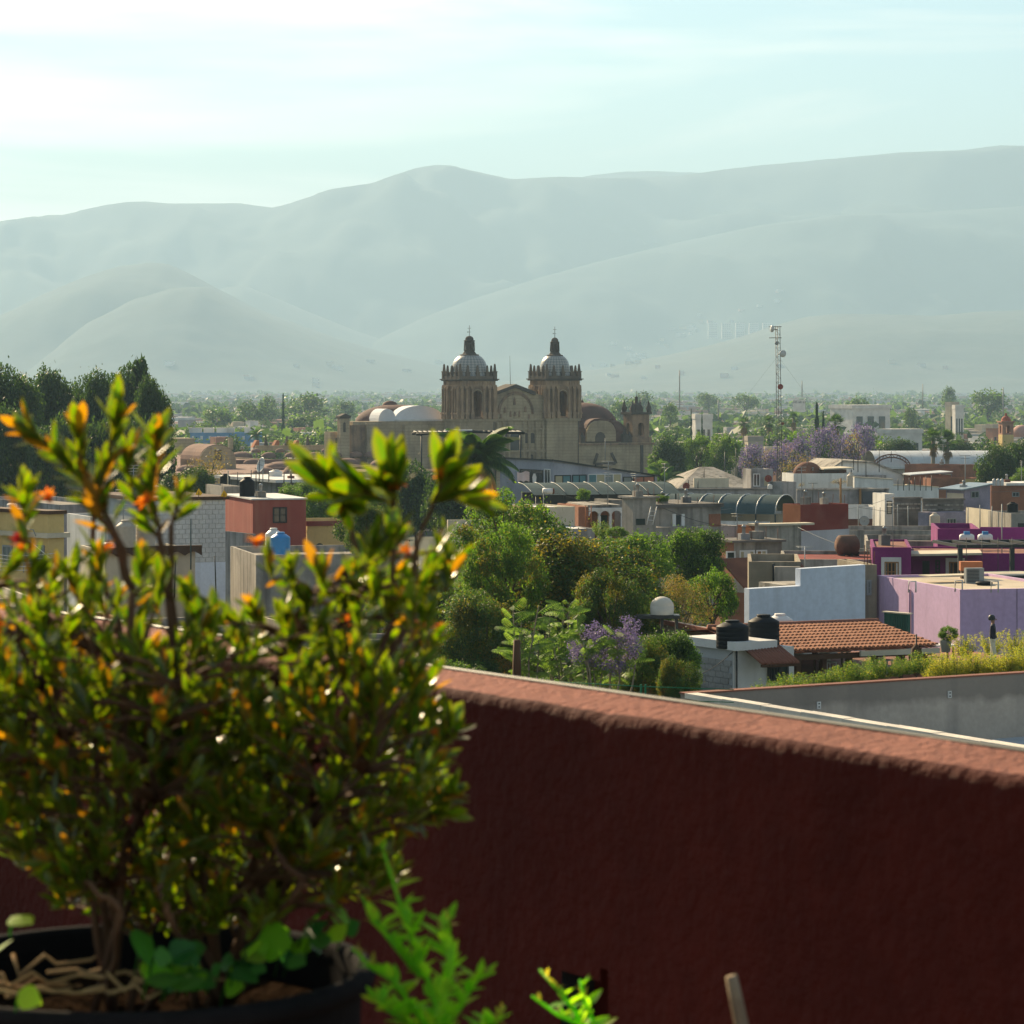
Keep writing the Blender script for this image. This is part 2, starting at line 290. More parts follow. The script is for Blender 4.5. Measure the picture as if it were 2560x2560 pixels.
# ---------------- the church ----------------
CH=Fr('baroque_church','old brown stone church with two domed bell towers and carved gable','church',1148,1048,560,a=26)
ce=CH.e
def sub(name,b,m,parent,label=None): return b.build(name,m,parent,label)
def shared(name,me,parent,loc,rz=0,scale=None):
    o=bpy.data.objects.new(name,me); o.location=loc; o.rotation_euler=(0,0,rz)
    if scale: o.scale=scale
    return link(o,parent)
def bell_tower(u0,v0,w_,Y,zy,dr,lab):
    h=lambda py: CH.h(py,Y)
    zB,zP,zE,zC,zQ,zT,zD,zL,zX=[h(p) for p in zy]   # base top, plinth top, entablature, cornice, parapet top, pinnacle top, dome top, lantern top, cross top
    b=MB(); b.box(u0,v0,0,u0+w_,v0+w_,zB-.5); b.box(u0-.25,v0-.25,zB-.5,u0+w_+.25,v0+w_+.25,zB)
    b.box(u0+w_*.965,v0-.12,2,u0+w_*.985,v0,zB-.5,1)
    t=sub('tower',b,[MATS['stone'],MATS['stone_dark']],ce,lab); c=Vector((u0+w_/2,v0+w_/2,0)); W2=w_/2
    floor=MB(); floor.box(u0+.8,v0+.8,zB+.005,u0+w_-.8,v0+w_-.8,zB+.3); sub('belfry_floor',floor,MATS['stone_old'],t)
    ow=w_*.24; pil=MB(); pil.box(-.34,-.6,0,.34,.02,zP-zB+.15); pil.box(-.42,-.7,zP-zB-.25,.42,.02,zP-zB+.02); pil.box(-.2,-.34,zP-zB,.2,.02,zE-zB-.4); pil.lathe([(.25,zP-zB+.02),(.21,(zE-zB)*.6),(.24,zE-zB-.45)],8,(0,-.42,0)); pil.box(-.38,-.46,zE-zB-.42,.38,.02,zE-zB-.003)
    pm=pil.mesh('pilaster',MATS['stone_warm'])
    pin=MB(); pin.box(-.34,-.34,0,.34,.34,zQ-zC+.2); pin.box(-.42,-.42,zQ-zC+.2,.42,.42,zQ-zC+.36); pin.lathe([(.34,zQ-zC+.36),(.31,zQ-zC+.6),(.2,zT-zC-.25),(.16,zT-zC-.12),(.05,zT-zC)],8); pinm=pin.mesh('pinnacle',MATS['stone_soot'])
    for k in range(4):
        M=Matrix.Translation(c)@Matrix.Rotation(k*math.pi/2,4,'Z'); b=MB()
        arch_wall(b,-W2+(.55 if k%2 else 0),W2-(.55 if k%2 else 0),zB+.004,zE,0,ow*1.1,zP-.7,zE-(zE-zP)*.36,-W2,-W2+.55,0,M,10)
        b2=MB(); sub('belfry_wall',b,MATS['stone_old'],t)
        for s_ in (-1,1):   # round-headed moulding at each side of the opening
            b2.tube([M@Vector((s_*ow*.62,-W2-.06,zP-.6)),M@Vector((s_*ow*.62,-W2-.06,zE-(zE-zP)*.33))],.1,5)
        b2.tube([M@Vector((-ow*.62*math.cos(q*math.pi/8),-W2-.06,zE-(zE-zP)*.34+ow*.62*math.sin(q*math.pi/8))) for q in range(9)],.11,5); sub('arch_moulding',b2,MATS['stone'],t)
        for fx in (-.93,-.66,-.34,.34,.66,.93):
            shared('pilaster',pm,t,M@Vector((fx*W2,-W2,zB+.002)),k*math.pi/2)
        for fx in (-1,-.56,0,.56):
            shared('pinnacle',pinm,t,M@Vector((fx*W2,-W2,zC)),k*math.pi/2,(1,1,1 if fx==-1 else .9))
    b=MB(); b.box(c.x-W2-.3,c.y-W2-.3,zE,c.x+W2+.3,c.y+W2+.3,zE+.28); b.box(c.x-W2-.12,c.y-W2-.12,zE+.28,c.x+W2+.12,c.y+W2+.12,zC-.4); b.box(c.x-W2-.45,c.y-W2-.45,zC-.4,c.x+W2+.45,c.y+W2+.45,zC-.2,1); b.box(c.x-W2-.65,c.y-W2-.65,zC-.2,c.x+W2+.65,c.y+W2+.65,zC-.004,1)
    n=int(w_/.55)
    for k in range(4):
        M=Matrix.Translation(c)@Matrix.Rotation(k*math.pi/2,4,'Z')
        for i in range(n): x=-W2+.3+i*(w_-.6)/(n-1); b.box(x-.12,-W2-.24,zE+.3,x+.12,-W2-.1,zC-.42,0,M)
    sub('cornice',b,[MATS['stone_warm'],MATS['stone_dark']],t)
    b=MB(); 
    for k in range(4):
        M=Matrix.Translation(c)@Matrix.Rotation(k*math.pi/2,4,'Z'); b.box(-W2+.43,-W2-.3,zC,W2-.43,-W2+.1,zQ-.55,0,M)
    sub('parapet',b,MATS['stone_soot'],t)
    b=MB(); zd=zC+.15; n=12; hd=zD-zd
    b.lathe([(dr*1.05,0),(dr*1.05,hd*.12),(dr*1.0,hd*.16)]+[(dr*math.cos(math.pi/2*i/n*.93)**.68,hd*(.16+.84*math.sin(math.pi/2*i/n)**.98)) for i in range(n+1)],36)
    o=sub('dome',b,MATS['talavera'],t); o.location=(c.x,c.y,zd)
    b=MB(); lr=dr*.26; lh=zL-zD
    b.lathe([(dr*.52,-.28),(dr*.54,0),(lr*1.5,.12),(lr*1.25,lh*.12),(lr*1.05,lh*.2),(lr*1.2,lh*.22),(lr*1.2,lh*.25),(lr*.9,lh*.27),(lr*.9,lh*.55),(lr*1.2,lh*.58),(lr*1.0,lh*.62),(lr*.98,lh*.7),(lr*1.2,lh*.72),(lr*1.2,lh*.745),(lr*.9,lh*.76),(lr*.86,lh*.86),(lr*.6,lh*.95),(0,lh)],10,(c.x,c.y,zD),0,False)
    for k in range(8):
        a=k*math.pi/4; b.tube([(c.x+lr*1.15*math.cos(a),c.y+lr*1.15*math.sin(a),zD+lh*.2),(c.x+lr*1.05*math.cos(a),c.y+lr*1.05*math.sin(a),zD+lh*.7)],.1,5)
    sub('lantern',b,MATS['stone_dark'],t)
    b=MB(); xh=zX-zL; a=-CH.a
    b.tube([(c.x,c.y,zL-.1),(c.x,c.y,zX)],.05,5)
    for q,L_ in ((.72,.34),(.35,.3)):
        b.tube([(c.x-L_*math.cos(a),c.y-L_*math.sin(a),zL+xh*q),(c.x+L_*math.cos(a),c.y+L_*math.sin(a),zL+xh*q)],.035,5)
    b.lathe([(0,-.13),(.13,0),(0,.13)],6,(c.x-.3*math.cos(a),c.y-.3*math.sin(a),zL+xh*.35)); sub('cross',b,MATS['lead'],t)
    return t
bell_tower(.2,0,7.2,560,(1048,1033,966,947,933,909,886,838,812),3.5,'nearer bell tower with the wider tiled dome')
x0,_=CH.f(1367,1050,.3); x1,_=CH.f(1444,1050,.3)
bell_tower(x0,.3,x1-x0+.3,567,(1046,1032,966,946,932,909,887,842,815),3.0,'bell tower beside the brown dome')
TX0,TX1=x0,x1+.3
# carved gable between the towers
yg=1.1; g=lambda px,py: CH.f(px,py,yg)
b=MB(); P=[g(1232,1200),g(1372,1200),g(1372,990),g(1334,984),g(1287,965.5),g(1240,983),g(1232,986)]; P[0]=(P[0][0],0); P[1]=(P[1][0],0)
b.prism(P,yg,yg+4); fac=sub('gable_front',b,MATS['stone'],ce)
b=MB(); A=[g(1240,983),g(1287,965.5),g(1336,984.5)]
for p,q in zip(A,A[1:]): b.prism([(p[0],p[1]-.25),(q[0],q[1]-.25),(q[0],q[1]+.4),(p[0],p[1]+.4)],yg-.6,yg+4.2)
sub('gable_coping',b,MATS['stone_dark'],fac)
# the round relief arch
cx,cz=g(1289,1035); rr=g(1331,1035)[0]-cx
b=MB(); n=18
for k,(ro,ri,dy) in enumerate(((1.08,1.0,.22),(.98,.93,.12))):
    Q=[(math.cos(math.pi*i/n),math.sin(math.pi*i/n)) for i in range(n+1)]
    for p,q in zip(Q,Q[1:]): b.prism([(cx+rr*ri*p[0],cz+rr*ri*p[1]*1.12),(cx+rr*ro*p[0],cz+rr*ro*p[1]*1.12),(cx+rr*ro*q[0],cz+rr*ro*q[1]*1.12),(cx+rr*ri*q[0],cz+rr*ri*q[1]*1.12)],yg-dy,yg-.004)
sub('arch_moulding',b,MATS['stone_old'],fac)
rng=random.Random(4)
def statue(px,py,hpx,wpx):
    x,z=g(px,py); hh=hpx/F*565; ww=wpx/F*565; b=MB()
    b.lathe([(ww*.5,0),(ww*.45,hh*.3),(ww*.32,hh*.55),(ww*.42,hh*.72),(ww*.16,hh*.8),(ww*.2,hh*.9),(0,hh)],8,(x,yg-.1,z)); sub('relief_figure',b,MATS['stone_old'],fac)
for px,py,hh,ww in ((1286,1012,20,8),(1262,1032,16,8),(1313,1030,16,8),(1276,1042,16,6),(1298,1042,16,6),(1252,1046,12,7),(1322,1046,12,7),(1287,1040,12,9)): statue(px,py,hh,ww)
b=MB()
for py,pr in ((1049,.5),(1072,.3),(1128,.45),(1150,.3)):
    (xa,z)=g(1238,py); (xb,_)=g(1366,py); b.box(xa,yg-pr,z-.2,xb,yg-.004,z+.12)
for px in (1242,1258,1271,1308,1322,1340,1356):
    x,zt=g(px,1050); _,zb=g(px,1180); b.box(x-.28,yg-.28,zb,x+.28,yg-.002,zt-.22)
    b.lathe([(.22,0),(.2,zt-zb-.5)],8,(x,yg-.3,zb))
sub('facade_order',b,MATS['stone'],fac)
def recess(name,px0,py0,px1,py1,m,parent,off,arched=True,dep=.12):
    (xa,zt),(xb,zb)=CH.f(px0,py0,off),CH.f(px1,py1,off); r=(xb-xa)/2; P=[(xa,zb),(xb,zb)]
    P+=[(xa+r+r*math.cos(math.pi*i/8),zt-r+r*math.sin(math.pi*i/8)) for i in range(9)] if arched else [(xb,zt),(xa,zt)]
    b=MB(); b.prism(P,off-.01-dep,off-.004); return sub(name,b,m,parent)
recess('choir_window',1275,1079,1304,1128,MATS['glass'],fac,yg,dep=.05)
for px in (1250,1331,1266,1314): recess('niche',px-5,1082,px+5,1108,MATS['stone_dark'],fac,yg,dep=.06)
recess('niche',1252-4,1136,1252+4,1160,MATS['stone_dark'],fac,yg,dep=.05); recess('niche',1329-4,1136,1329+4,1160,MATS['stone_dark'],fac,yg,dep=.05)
b=MB(); x,z=g(1282,966); b.tube([(x,yg+1,z-.2),(x-.15,yg+1,z+5.8)],[.06,.03],5); sub('flag_pole',b,MATS['lead'],ce)
# rosary chapel to the right
yc=1.6; c=lambda px,py,y=yc: CH.f(px,py,y)
xa=TX1; xb,zt=c(1633,1106); b=MB(); b.box(xa+.01,yc,0,xb,yc+16,zt); b.box(xa+.01,yc-.25,zt-.45,xb+.2,yc-.004,zt-.05,1)
chap=sub('chapel_wall',b,[MATS['stone'],MATS['stone_old']],ce)
for px in (1604,): x,_=c(px,1100); b=MB(); b.box(x-.3,yc-.2,0,x+.3,yc-.003,zt-.5); sub('buttress',b,MATS['stone_dark'],chap)
# splayed window with dark jambs
b=MB(); P=[c(*q) for q in ((1493,1134),(1484,1160),(1540,1158),(1528,1132))]
b.tube([(p[0],yc-.08,p[1]) for p in (P[0],P[1])],.3,5); b.tube([(p[0],yc-.08,p[1]) for p in (P[2],P[3])],.3,5); b.prism([(P[1][0]+.3,P[1][1]-.3),(P[2][0]-.3,P[2][1]-.3),(P[2][0]-.3,P[2][1]+.25),(P[1][0]+.3,P[1][1]+.25)],yc-.35,yc-.004); sub('splayed_window',b,MATS['stone_dark'],chap)
# big brown dome
yd=13.5; xc_,zb=c(1456,1100,yd); _,zt2=c(1456,1000,yd); rd=c(1537,1100,yd)[0]-xc_
b=MB(); n=14; b.lathe([(rd,0),(rd,(zt2-zb)*.3)]+[(rd*math.cos(math.pi/2*i/n)**.9,(zt2-zb)*(.3+.7*math.sin(math.pi/2*i/n))) for i in range(n+1)],32,(xc_,yd,zb-.5)); b.lathe([(.25,-.1),(.3,.15),(.1,.5),(0,.8)],8,(xc_,yd,zt2-.5)); sub('brown_dome',b,MATS['dome_brown'],ce)
# lunette in front of the dome and its barrel vault
yl=3.2; (xl,zl),(xr,_)=c(1467,1104,yl),c(1540,1104,yl); zt3=c(1500,1051,yl)[1]; w2=(xr-xl)/2; n=10
def lun(s): return [(xl+w2-w2*s,zl)]+[(xl+w2-w2*s*math.cos(math.pi*i/n)**1.0 if 0 else xl+w2-w2*s*math.copysign(abs(math.cos(math.pi*i/n))**.75,math.cos(math.pi*i/n)),zl+(zt3-zl)*(.35+.65*math.sin(math.pi*i/n))*s) for i in range(n+1)]+[(xl+w2+w2*s,zl)]
b=MB(); b.prism(lun(1),yl,yl+.6); lu=sub('lunette_wall',b,MATS['stone'],ce)
b=MB(); b.prism([(p[0]+.15,p[1]+.3 if i not in(0,12) else p[1]) for i,p in enumerate(lun(1.03))],yl+.6,yl+8); sub('barrel_vault',b,MATS['dome_brown'],lu)
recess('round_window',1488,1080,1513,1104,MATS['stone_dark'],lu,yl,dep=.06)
x2,z2=c(1550,1104,6); b=MB(); b.lathe([(2.6,0),(2.6,1.6)]+[(2.6*math.cos(math.pi/2*i/8),1.6+2.6*math.sin(math.pi/2*i/8)) for i in range(9)],20,(x2-1.6,6,z2)); b.lathe([(.3,0),(.45,.4),(.1,1.1)],8,(c(1530,1050,6)[0],6,c(1530,1052,6)[1]-.4)); sub('side_dome',b,MATS['dome_brown'],ce)
for px,py in ((1455,1090),(1562,1085),(1574,1090)):
    b=MB(); x,z=c(px,py,2.4); b.box(x-.5,2,zt,x+.5,3,z); b.lathe([(.5,0),(.3,.35),(.1,.8)],6,(x,2.5,z)); sub('roof_block',b,MATS['stone_dark'],ce)
# small domed belfry at the corner
(xa2,zb2),(xb2,_)=c(1570,1104,2.2),c(1624,1104,2.2); w_=(xb2-xa2)*.78; xa2=xb2-w_; zc2=c(1600,1036,2.2)[1]; zp=c(1600,1013,2.2)[1]; zdm=c(1600,1012,2.2)[1]
b=MB(); b.box(xa2-.3,2,zb2-.2,xb2+.3,2.6+w_,zb2+.9); sb=sub('corner_belfry',b,MATS['stone_old'],ce); cc=Vector(((xa2+xb2)/2,2.3+w_/2,0))
for k in range(4):
    M=Matrix.Translation(cc)@Matrix.Rotation(k*math.pi/2,4,'Z'); b=MB(); arch_wall(b,-w_/2+(.4 if k%2 else 0),w_/2-(.4 if k%2 else 0),zb2+.9,zc2,0,w_*.34,zb2+1.1,zb2+3.0,-w_/2,-w_/2+.4,0,M); sub('belfry_wall',b,MATS['stone_old'],sb)
b=MB(); b.box(cc.x-w_/2-.35,cc.y-w_/2-.35,zc2,cc.x+w_/2+.35,cc.y+w_/2+.35,zc2+.45); sub('cornice',b,MATS['stone_dark'],sb)
b=MB(); r_=w_*.36; hh=c(1600,1006,2.2)[1]-zc2-.45
b.lathe([(r_,0),(r_,.3)]+[(r_*math.cos(math.pi/2*i/8),.3+(hh-.3)*math.sin(math.pi/2*i/8)) for i in range(8)]+[(.3,hh),(.28,hh+.9),(.36,hh+1),(0,hh+1.2)],14,(cc.x,cc.y,zc2+.45)); b.tube([(cc.x,cc.y,zc2+hh+1.5),(cc.x,cc.y,zc2+hh+2.7)],.05,4); sub('small_dome',b,MATS['stone_dark'],sb)
for sx in (-1,1):
    for sy in (-1,1):
        b=MB(); b.lathe([(.45,0),(.5,.6),(.55,.75),(.3,1.4),(.06,2.3)],8,(cc.x+sx*(w_/2-.1),cc.y+sy*(w_/2-.1),zc2+.45)); sub('pinnacle',b,MATS['stone_dark'],sb)
# nave and cloister blocks to the left, further back
yn=7.6
def lbox(name,px0,px1,py0,y0,dy,m,label=None,zb=0):
    (xa,z1),(xb,_)=CH.f(px0,py0,y0),CH.f(px1,py0,y0); b=MB(); b.box(xa,y0,zb,xb,y0+dy,z1); return sub(name,b,m,ce,label),xa,xb,z1
st=MATS['stone']
lbox('nave_wall',882,1118,1054,yn,5,st); lbox('vault_base',990,1112,1055,yn+5.01,16,st); lbox('buttress',918,940,1058,yn-1.6,1.59,st); lbox('buttress',1012,1070,1062,yn-1.2,1.19,st); lbox('side_wall',826,862,1080,yn+1,3,st); lbox('stair_wall',876,918,1063,yn-.8,.79,MATS['stone_old'])
o,xa,xb,z1=lbox('bell_gable',851,874,1046,yn-1.5,1.5,st)
b=MB(); b.prism([(xa-.2,z1),(xb+.2,z1),(xb+.2,z1+.4),((xa+xb)/2,z1+.9),(xa-.2,z1+.4)],yn-1.7,yn+.2); sub('gable_cap',b,MATS['stone_dark'],o)
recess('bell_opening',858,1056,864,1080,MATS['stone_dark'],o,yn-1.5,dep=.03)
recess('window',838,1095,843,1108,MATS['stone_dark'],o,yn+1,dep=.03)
# vaulted roof, brown with white panels
ym=14.; (xa,zb4),(xb,_)=CH.f(912,1056,ym),CH.f(1112,1056,ym); ztp=CH.f(1030,1009,ym)[1]; cx4,_=CH.f(1020,1030,ym)
b=MB(); n=12; rxx=(xb-xa)/2
b.lathe([(1,0)]+[(math.cos(math.pi/2*i/n)**.85,(ztp-zb4)*math.sin(math.pi/2*i/n)**1.1) for i in range(1,n+1)],28,((xa+xb)/2,ym+4,zb4-.2),sx=rxx,sy=6.5)
vr=sub('vaulted_roof',b,MATS['dome_brown'],ce)
b=MB()
for u0,u1,ht,q in ((945,990,1022,.8),(984,1112,1014,1.)):
    (p0,za),(p1,_)=CH.f(u0,1054,ym-3.4),CH.f(u1,1054,ym-3.4); zt5=CH.f((u0+u1)/2,ht,ym-3.4)[1]; m_=(p0+p1)/2; h_=(p1-p0)/2
    b.prism([(m_-h_*math.cos(math.pi*i/12),za+(zt5-za)*math.sin(math.pi*i/12)) for i in range(13)],ym-3.4-q*.2,ym+1)
sub('white_vault',b,mat('limewash',(.70,.71,.72),.85,(.6,.61,.62),.3),vr)
(p0,z9),(p1,_)=CH.f(996,1055,yn+1),CH.f(1104,1055,yn+1); b=MB(); b.box(p0,yn+.6,z9-.6,p1,yn+3,z9+.45); sub('white_parapet',b,MATS['lightpaint'],vr)
x5,z5=CH.f(975,1010,ym+5); b=MB(); b.lathe([(1.5,-1.2),(1.5,-.2),(1.2,.3),(.5,.6),(0,.65)],12,(x5,ym+5,z5)); sub('roof_lantern',b,MATS['dome_brown'],vr)
# ---------------- former convent with domed roofs ----------------
CV=Fr('convent','sprawling old convent with a pinkish flat roof of shallow domes','convent',1010,1178,450,xl=560,L=46,a=26)
CV.D=170; zr=CV.H
CV.body(st,MATS['roof_pink'],par=.3,x0=-60,x1=8,y0=0,y1=CV.D)
def dome(px,py,wpx,hpx):
    x,y=CV.g(px,py,zr-.3); Y=CV.O.y; p=Matrix.Rotation(CV.a,3,'Z')@Vector((x,y,0))+CV.e.location; Yw=p.y; r=wpx/2/F*Yw; h=hpx/F*Yw
    b=MB(); b.lathe([(r,-.1),(r,.15)]+[(r*math.cos(math.pi/2*i/8),.15+h*math.sin(math.pi/2*i/8)) for i in range(1,9)],20,(x,y,zr-.3)); return sub('roof_dome',b,MATS['roof_pink'],CV.e)
for d in ((748,1190,84,31),(590,1197,70,14),(702,1170,76,14),(868,1162,60,15),(603,1144,58,13),(672,1143,36,11),(730,1142,36,10),(786,1142,34,10),(838,1141,34,10),(890,1140,34,10),(520,1126,64,10),(850,1190,90,26),(960,1165,70,16),(560,1168,50,12),(630,1160,44,11),(790,1158,48,11),(930,1140,40,10),(975,1142,40,10),(470,1178,60,14),(660,1186,60,16),(640,1130,24,7),(700,1130,24,7),(760,1130,24,7),(815,1130,24,7)): dome(*d)
def cvbox(name,px0,px1,pyt,pyb,dy,m=st):
    x0_,y0_=CV.g(px0,pyb,zr-.3); x1_,_=CV.f(px1,pyb,y0_); _,zt_=CV.f(px0,pyt,y0_); b=MB(); b.box(x0_,y0_,zr-.3,x1_,y0_+dy,zt_); return sub(name,b,m,CV.e),x0_,x1_,y0_,zt_
o,xa,xb,y0_,zt_=cvbox('roof_parapet',640,1100,1114,1127,.6)
for i in range(9):
    x=lerp(xa,xb,(i+.5)/9); b=MB(); b.lathe([(.45,0),(.5,.3),(.3,.6),(.34,.9),(.05,2)],7,(x,y0_+.3,zt_)); sub('finial',b,MATS['stone_dark'],o)
cvbox('roof_block',430,487,1096,1135,7); cvbox('chimney',573,583,1095,1124,.9); cvbox('low_wall',590,900,1150,1160,.5,MATS['roof_pink']); cvbox('low_wall',640,920,1170,1176,.5,MATS['roof_pink']); cvbox('low_wall',470,760,1186,1190,.5,MATS['roof_pink'])
for px in (632,682,732):
    x,y=CV.g(px,1119,zr); b=MB(); b.prism([(x,zr),(x+1.4,zr),(x+1.4,zr+1.5),(x+.9,zr+1.5)],y,y+1.4); sub('skylight',b,MATS['orange_wall'],CV.e)
x,y=CV.g(500,1172,zr-.3); x2_,_=CV.f(590,1172,y); _,zt_=CV.f(540,1113,y); r=(x2_-x)/2
b=MB(); P=[(x,zr-.3)]+[(x+r-r*math.cos(math.pi*i/12),zr-.3+(zt_-zr+.3)*(.35+.65*math.sin(math.pi*i/12))) for i in range(13)]+[(x2_,zr-.3)]
b.prism(P,y,y+9); o=sub('barrel_hall',b,MATS['stone'],CV.e); b=MB(); b.prism([(p[0],p[1]+.12) if 0<i<14 else p for i,p in enumerate(P)],y+.3,y+9.2); sub('barrel_roof',b,MATS['roof_pink'],o)
b=MB(); b.box(x+r-.6,y-.05,zr+1,x+r+.6,y-.004,zr+2.7); sub('window',b,MATS['stone_dark'],o)
# ---------------- shared small things ----------------
def tank(px,pyb,Y,wpx,hpx,m,label,group='plastic roof water tanks',z=None):
    p=W(px,pyb,Y); r=wpx/2/F*Y; h=hpx/F*Y; b=MB(); prof=[(r*.97,0)]; k=5
    for i in range(k): zz=h*.76*i/k; prof+=[(r,zz+.02*h),(r,zz+h*.11),(r*.988,zz+h*.13),(r*.988,zz+h*.145)]
    prof+=[(r,h*.76),(r*.97,h*.785),(r*.55,h*.91),(r*.42,h*.925),(r*.42,h*.95)]
    e=empty('water_tank',p,random.Random(px).random()*3,label,'water tank',group)
    b.lathe(prof,22); b.build('tank_body',MATS[m],e)
    b=MB(); b.lathe([(r*.45,h*.95),(r*.45,h*.985),(r*.4,h),(0,h)],16); b.build('lid',MATS[m],e)
    b=MB(); b.tube([(r*1.03,0,h*.1),(r*1.03,0,h*.8)],.025,5); b.build('pipe',MATS['frame_dark'],e); return e
def pole(px,pyt,pyb,Y,label,r=.03,m='steel_dark',name='steel_pole',cat='pole',group='thin poles on the roofs',lean=0,arms=0):
    p=W(px,pyb,Y); t=W(px+lean,pyt,Y)-p; e=empty(name,p,0,label,cat,group); b=MB(); b.tube([(0,0,-.3),t*.5,t],[r,r,r*.8],5); b.build('shaft',MATS[m],e)
    for i in range(arms): b=MB(); q=t*(1-.06*i); b.tube([q+Vector((-.5+.1*i,0,0)),q+Vector((.5-.1*i,0,0))],r*.5,4); b.build('cross_arm',MATS[m],e)
    return e
def dish(px,py,Y,rpx,face,m,label,stand=1.):
    p=W(px,py,Y); r=rpx/F*Y; e=empty('satellite_dish',p-Vector((0,0,stand)),0,label,'satellite dish'); q=Vector(face).normalized().to_track_quat('Z','Y').to_matrix().to_4x4(); M=Matrix.Translation((0,0,stand))@q
    b=MB(); b.lathe([(0,0),(r*.4,r*.05),(r*.75,r*.17),(r,r*.32),(r*1.0,r*.34),(r*.74,r*.2),(r*.4,r*.08),(0,r*.03)],22); b.v=[tuple(M@Vector(v)) for v in b.v]; b.build('reflector',MATS[m],e)
    b=MB(); b.tube([M@Vector((0,0,0)),M@Vector((0,0,r*.9))],.02,4); b.build('feed_arm',MATS['frame_dark'],e); b=MB(); b.tube([(0,0,-.2),M@Vector((0,0,-.02))],.05,5); b.build('mount',MATS['frame_steel'],e); return e
def rebar(fr,pts,z,hh,label):
    for i,(x,y) in enumerate(pts):
        p=fr.e.matrix_basis@Vector((x,y,z)); b=MB(); b.tube([(0,0,-.1),(random.uniform(-.05,.05),.02,hh*random.uniform(.7,1.1))],.02,4)
        b.build('reinforcing_rod',MATS['rust'],None,label,'steel rod','reinforcing rods sticking out of flat roofs',loc=p)
def ladder(px0,pyt,px1,pyb,Y,m,label):
    a=W(px0,pyb,Y); t=W(px1,pyt,Y)-a; e=empty('ladder',a,0,label,'ladder'); wd=.42
    for s_ in (0,1): b=MB(); b.tube([(s_*wd,0,0),t+Vector((s_*wd,.25,0))],.035,5); b.build('rail',MATS[m],e)
    n=int(t.length/.32)
    for i in range(1,n): b=MB(); q=t*(i/n)+Vector((0,.25*i/n,0)); b.tube([q,q+Vector((wd,0,0))],.025,5); b.build('rung',MATS[m],e)
def gable_roof(fr,z0,z1,over,m,name='roof',x0=0,x1=None,y0=0,y1=None,hip=0):
    x1=fr.L if x1 is None else x1; y1=fr.D if y1 is None else y1; ym=(y0+y1)/2; b=MB(); h=hip
    V=[(x0-over,y0-over,z0),(x1+over,y0-over,z0),(x1+over,y1+over,z0),(x0-over,y1+over,z0),(x0-over+h,ym,z1),(x1+over-h,ym,z1)]; T=[(a,b_,c-.12) for a,b_,c in V]
    b.add(V+T,[(0,1,5,4),(2,3,4,5),(1,2,5),(3,0,4),(7,6,10,11),(9,8,11,10),(8,7,11),(6,9,10),(0,6,7,1),(1,7,8,2),(2,8,9,3),(3,9,6,0)]); return fr.part(name,b,m)
M_=MATS
# ---------------- left side ----------------
b_=Fr('yellow_building','sunlit yellow building with beige ledge and curved white railings','building',120,1286,150,xl=-90,xr=160,a=44); b_.body(M_['yellow'],par=.3)
B=MB(); B.box(-.25,-.25,b_.h(1345),b_.L+.2,b_.D,b_.h(1333)); b_.part('ledge',B,M_['cream']); B=MB(); B.box(-.12,-.12,b_.H,b_.L+.1,b_.D,b_.H+.18); b_.part('coping',B,M_['wood_dark'])
for x0,x1 in ((8,32),(62,84),(92,112)): b_.win('l',x0,1362,x1,1415,2,1,'frame_steel','glass_pale')
e=empty('balcony_railing',W(60,1430,140),0,'curved white metal railing rods in front of yellow building','railing')
for i in range(5):
    b=MB(); b.tube([Vector((-2.3,-.3+.05*i,.2+.19*i)),Vector((-.6,-.5,.1+.17*i)),Vector((.6,-.4,.12+.17*i)),Vector((1.5,.1,.16+.18*i))],.018,5); b.build('rail_rod',M_['frame_white'],e)
b=MB(); b.tube([(.05,-.4,0),(.05,-.4,1.7),(.2,-.4,2.05),(.5,-.4,2.0),(.62,-.4,1.7)],.025,5); b.build('hooped_post',M_['frame_steel'],e); b=MB(); b.tube([(.3,-.4,1.5),(1.5,.1,.4)],.022,5); b.build('brace',M_['frame_white'],e)
b_=Fr('grey_house','low grey house with a pale roof edge behind the yellow building','house',150,1262,230,xl=-60,xr=330,a=30); b_.body(M_['grey'])
tank(30,1268,200,26,10,'whiteplastic','white domed tank top behind the yellow building')
tank(253,1310,200,44,36,'blackplastic','black water tank behind the white wall, near the yellow building'); tank(305,1310,200,46,38,'blackplastic','black water tank behind the white wall, next to the block wall')
# white wall and the painted block house
b_=Fr('white_wall_house','plain white house wall behind the two beige tanks','house',262,1297,192,xr=350,D=9,a=24); b_.body(M_['white'])
blk=Fr('block_house','tall house with a white painted concrete block wall and brown roof edge','house',346,1252,186,xr=563,D=10,a=24); blk.body(mat('mortar',(.42,.43,.43),.95),par=.25)
B=MB(); B.box(-.2,-.25,blk.H,blk.L+.2,blk.D,blk.H+.2); blk.part('roof_edge',B,M_['wood_dark'])
mat('blockpaint',(.60,.61,.61),.9,(.50,.51,.52),.8,fine=.3,streak=.3,stc=(.3,.3,.3)); bh=.30; nr=int((blk.h(1408)*0+blk.H-blk.h(1410))/bh); bw=blk.L/13
B=MB(); B.box(.012,-.05,.012,bw-.012,0,bh-.014); me=B.mesh('block',M_['blockpaint']); B=MB(); B.box(.012,-.05,.012,bw/2-.012,0,bh-.014); meh=B.mesh('block',M_['blockpaint'])
rng=random.Random(3)
for j in range(nr):
    z=blk.H-.02-bh*(j+1); x=0; k=0
    while x<blk.L-.05:
        half=(j%2 and k==0) or x+bw>blk.L+.05; shared('block',meh if half else me,blk.e,(x,-.003-rng.random()*.012,z)); x+=bw/2 if half else bw; k+=1
B=MB(); B.box(0,-.06,0,blk.L,-.003,blk.H-.03-bh*nr); blk.part('lower_band',B,M_['bluewhite'])
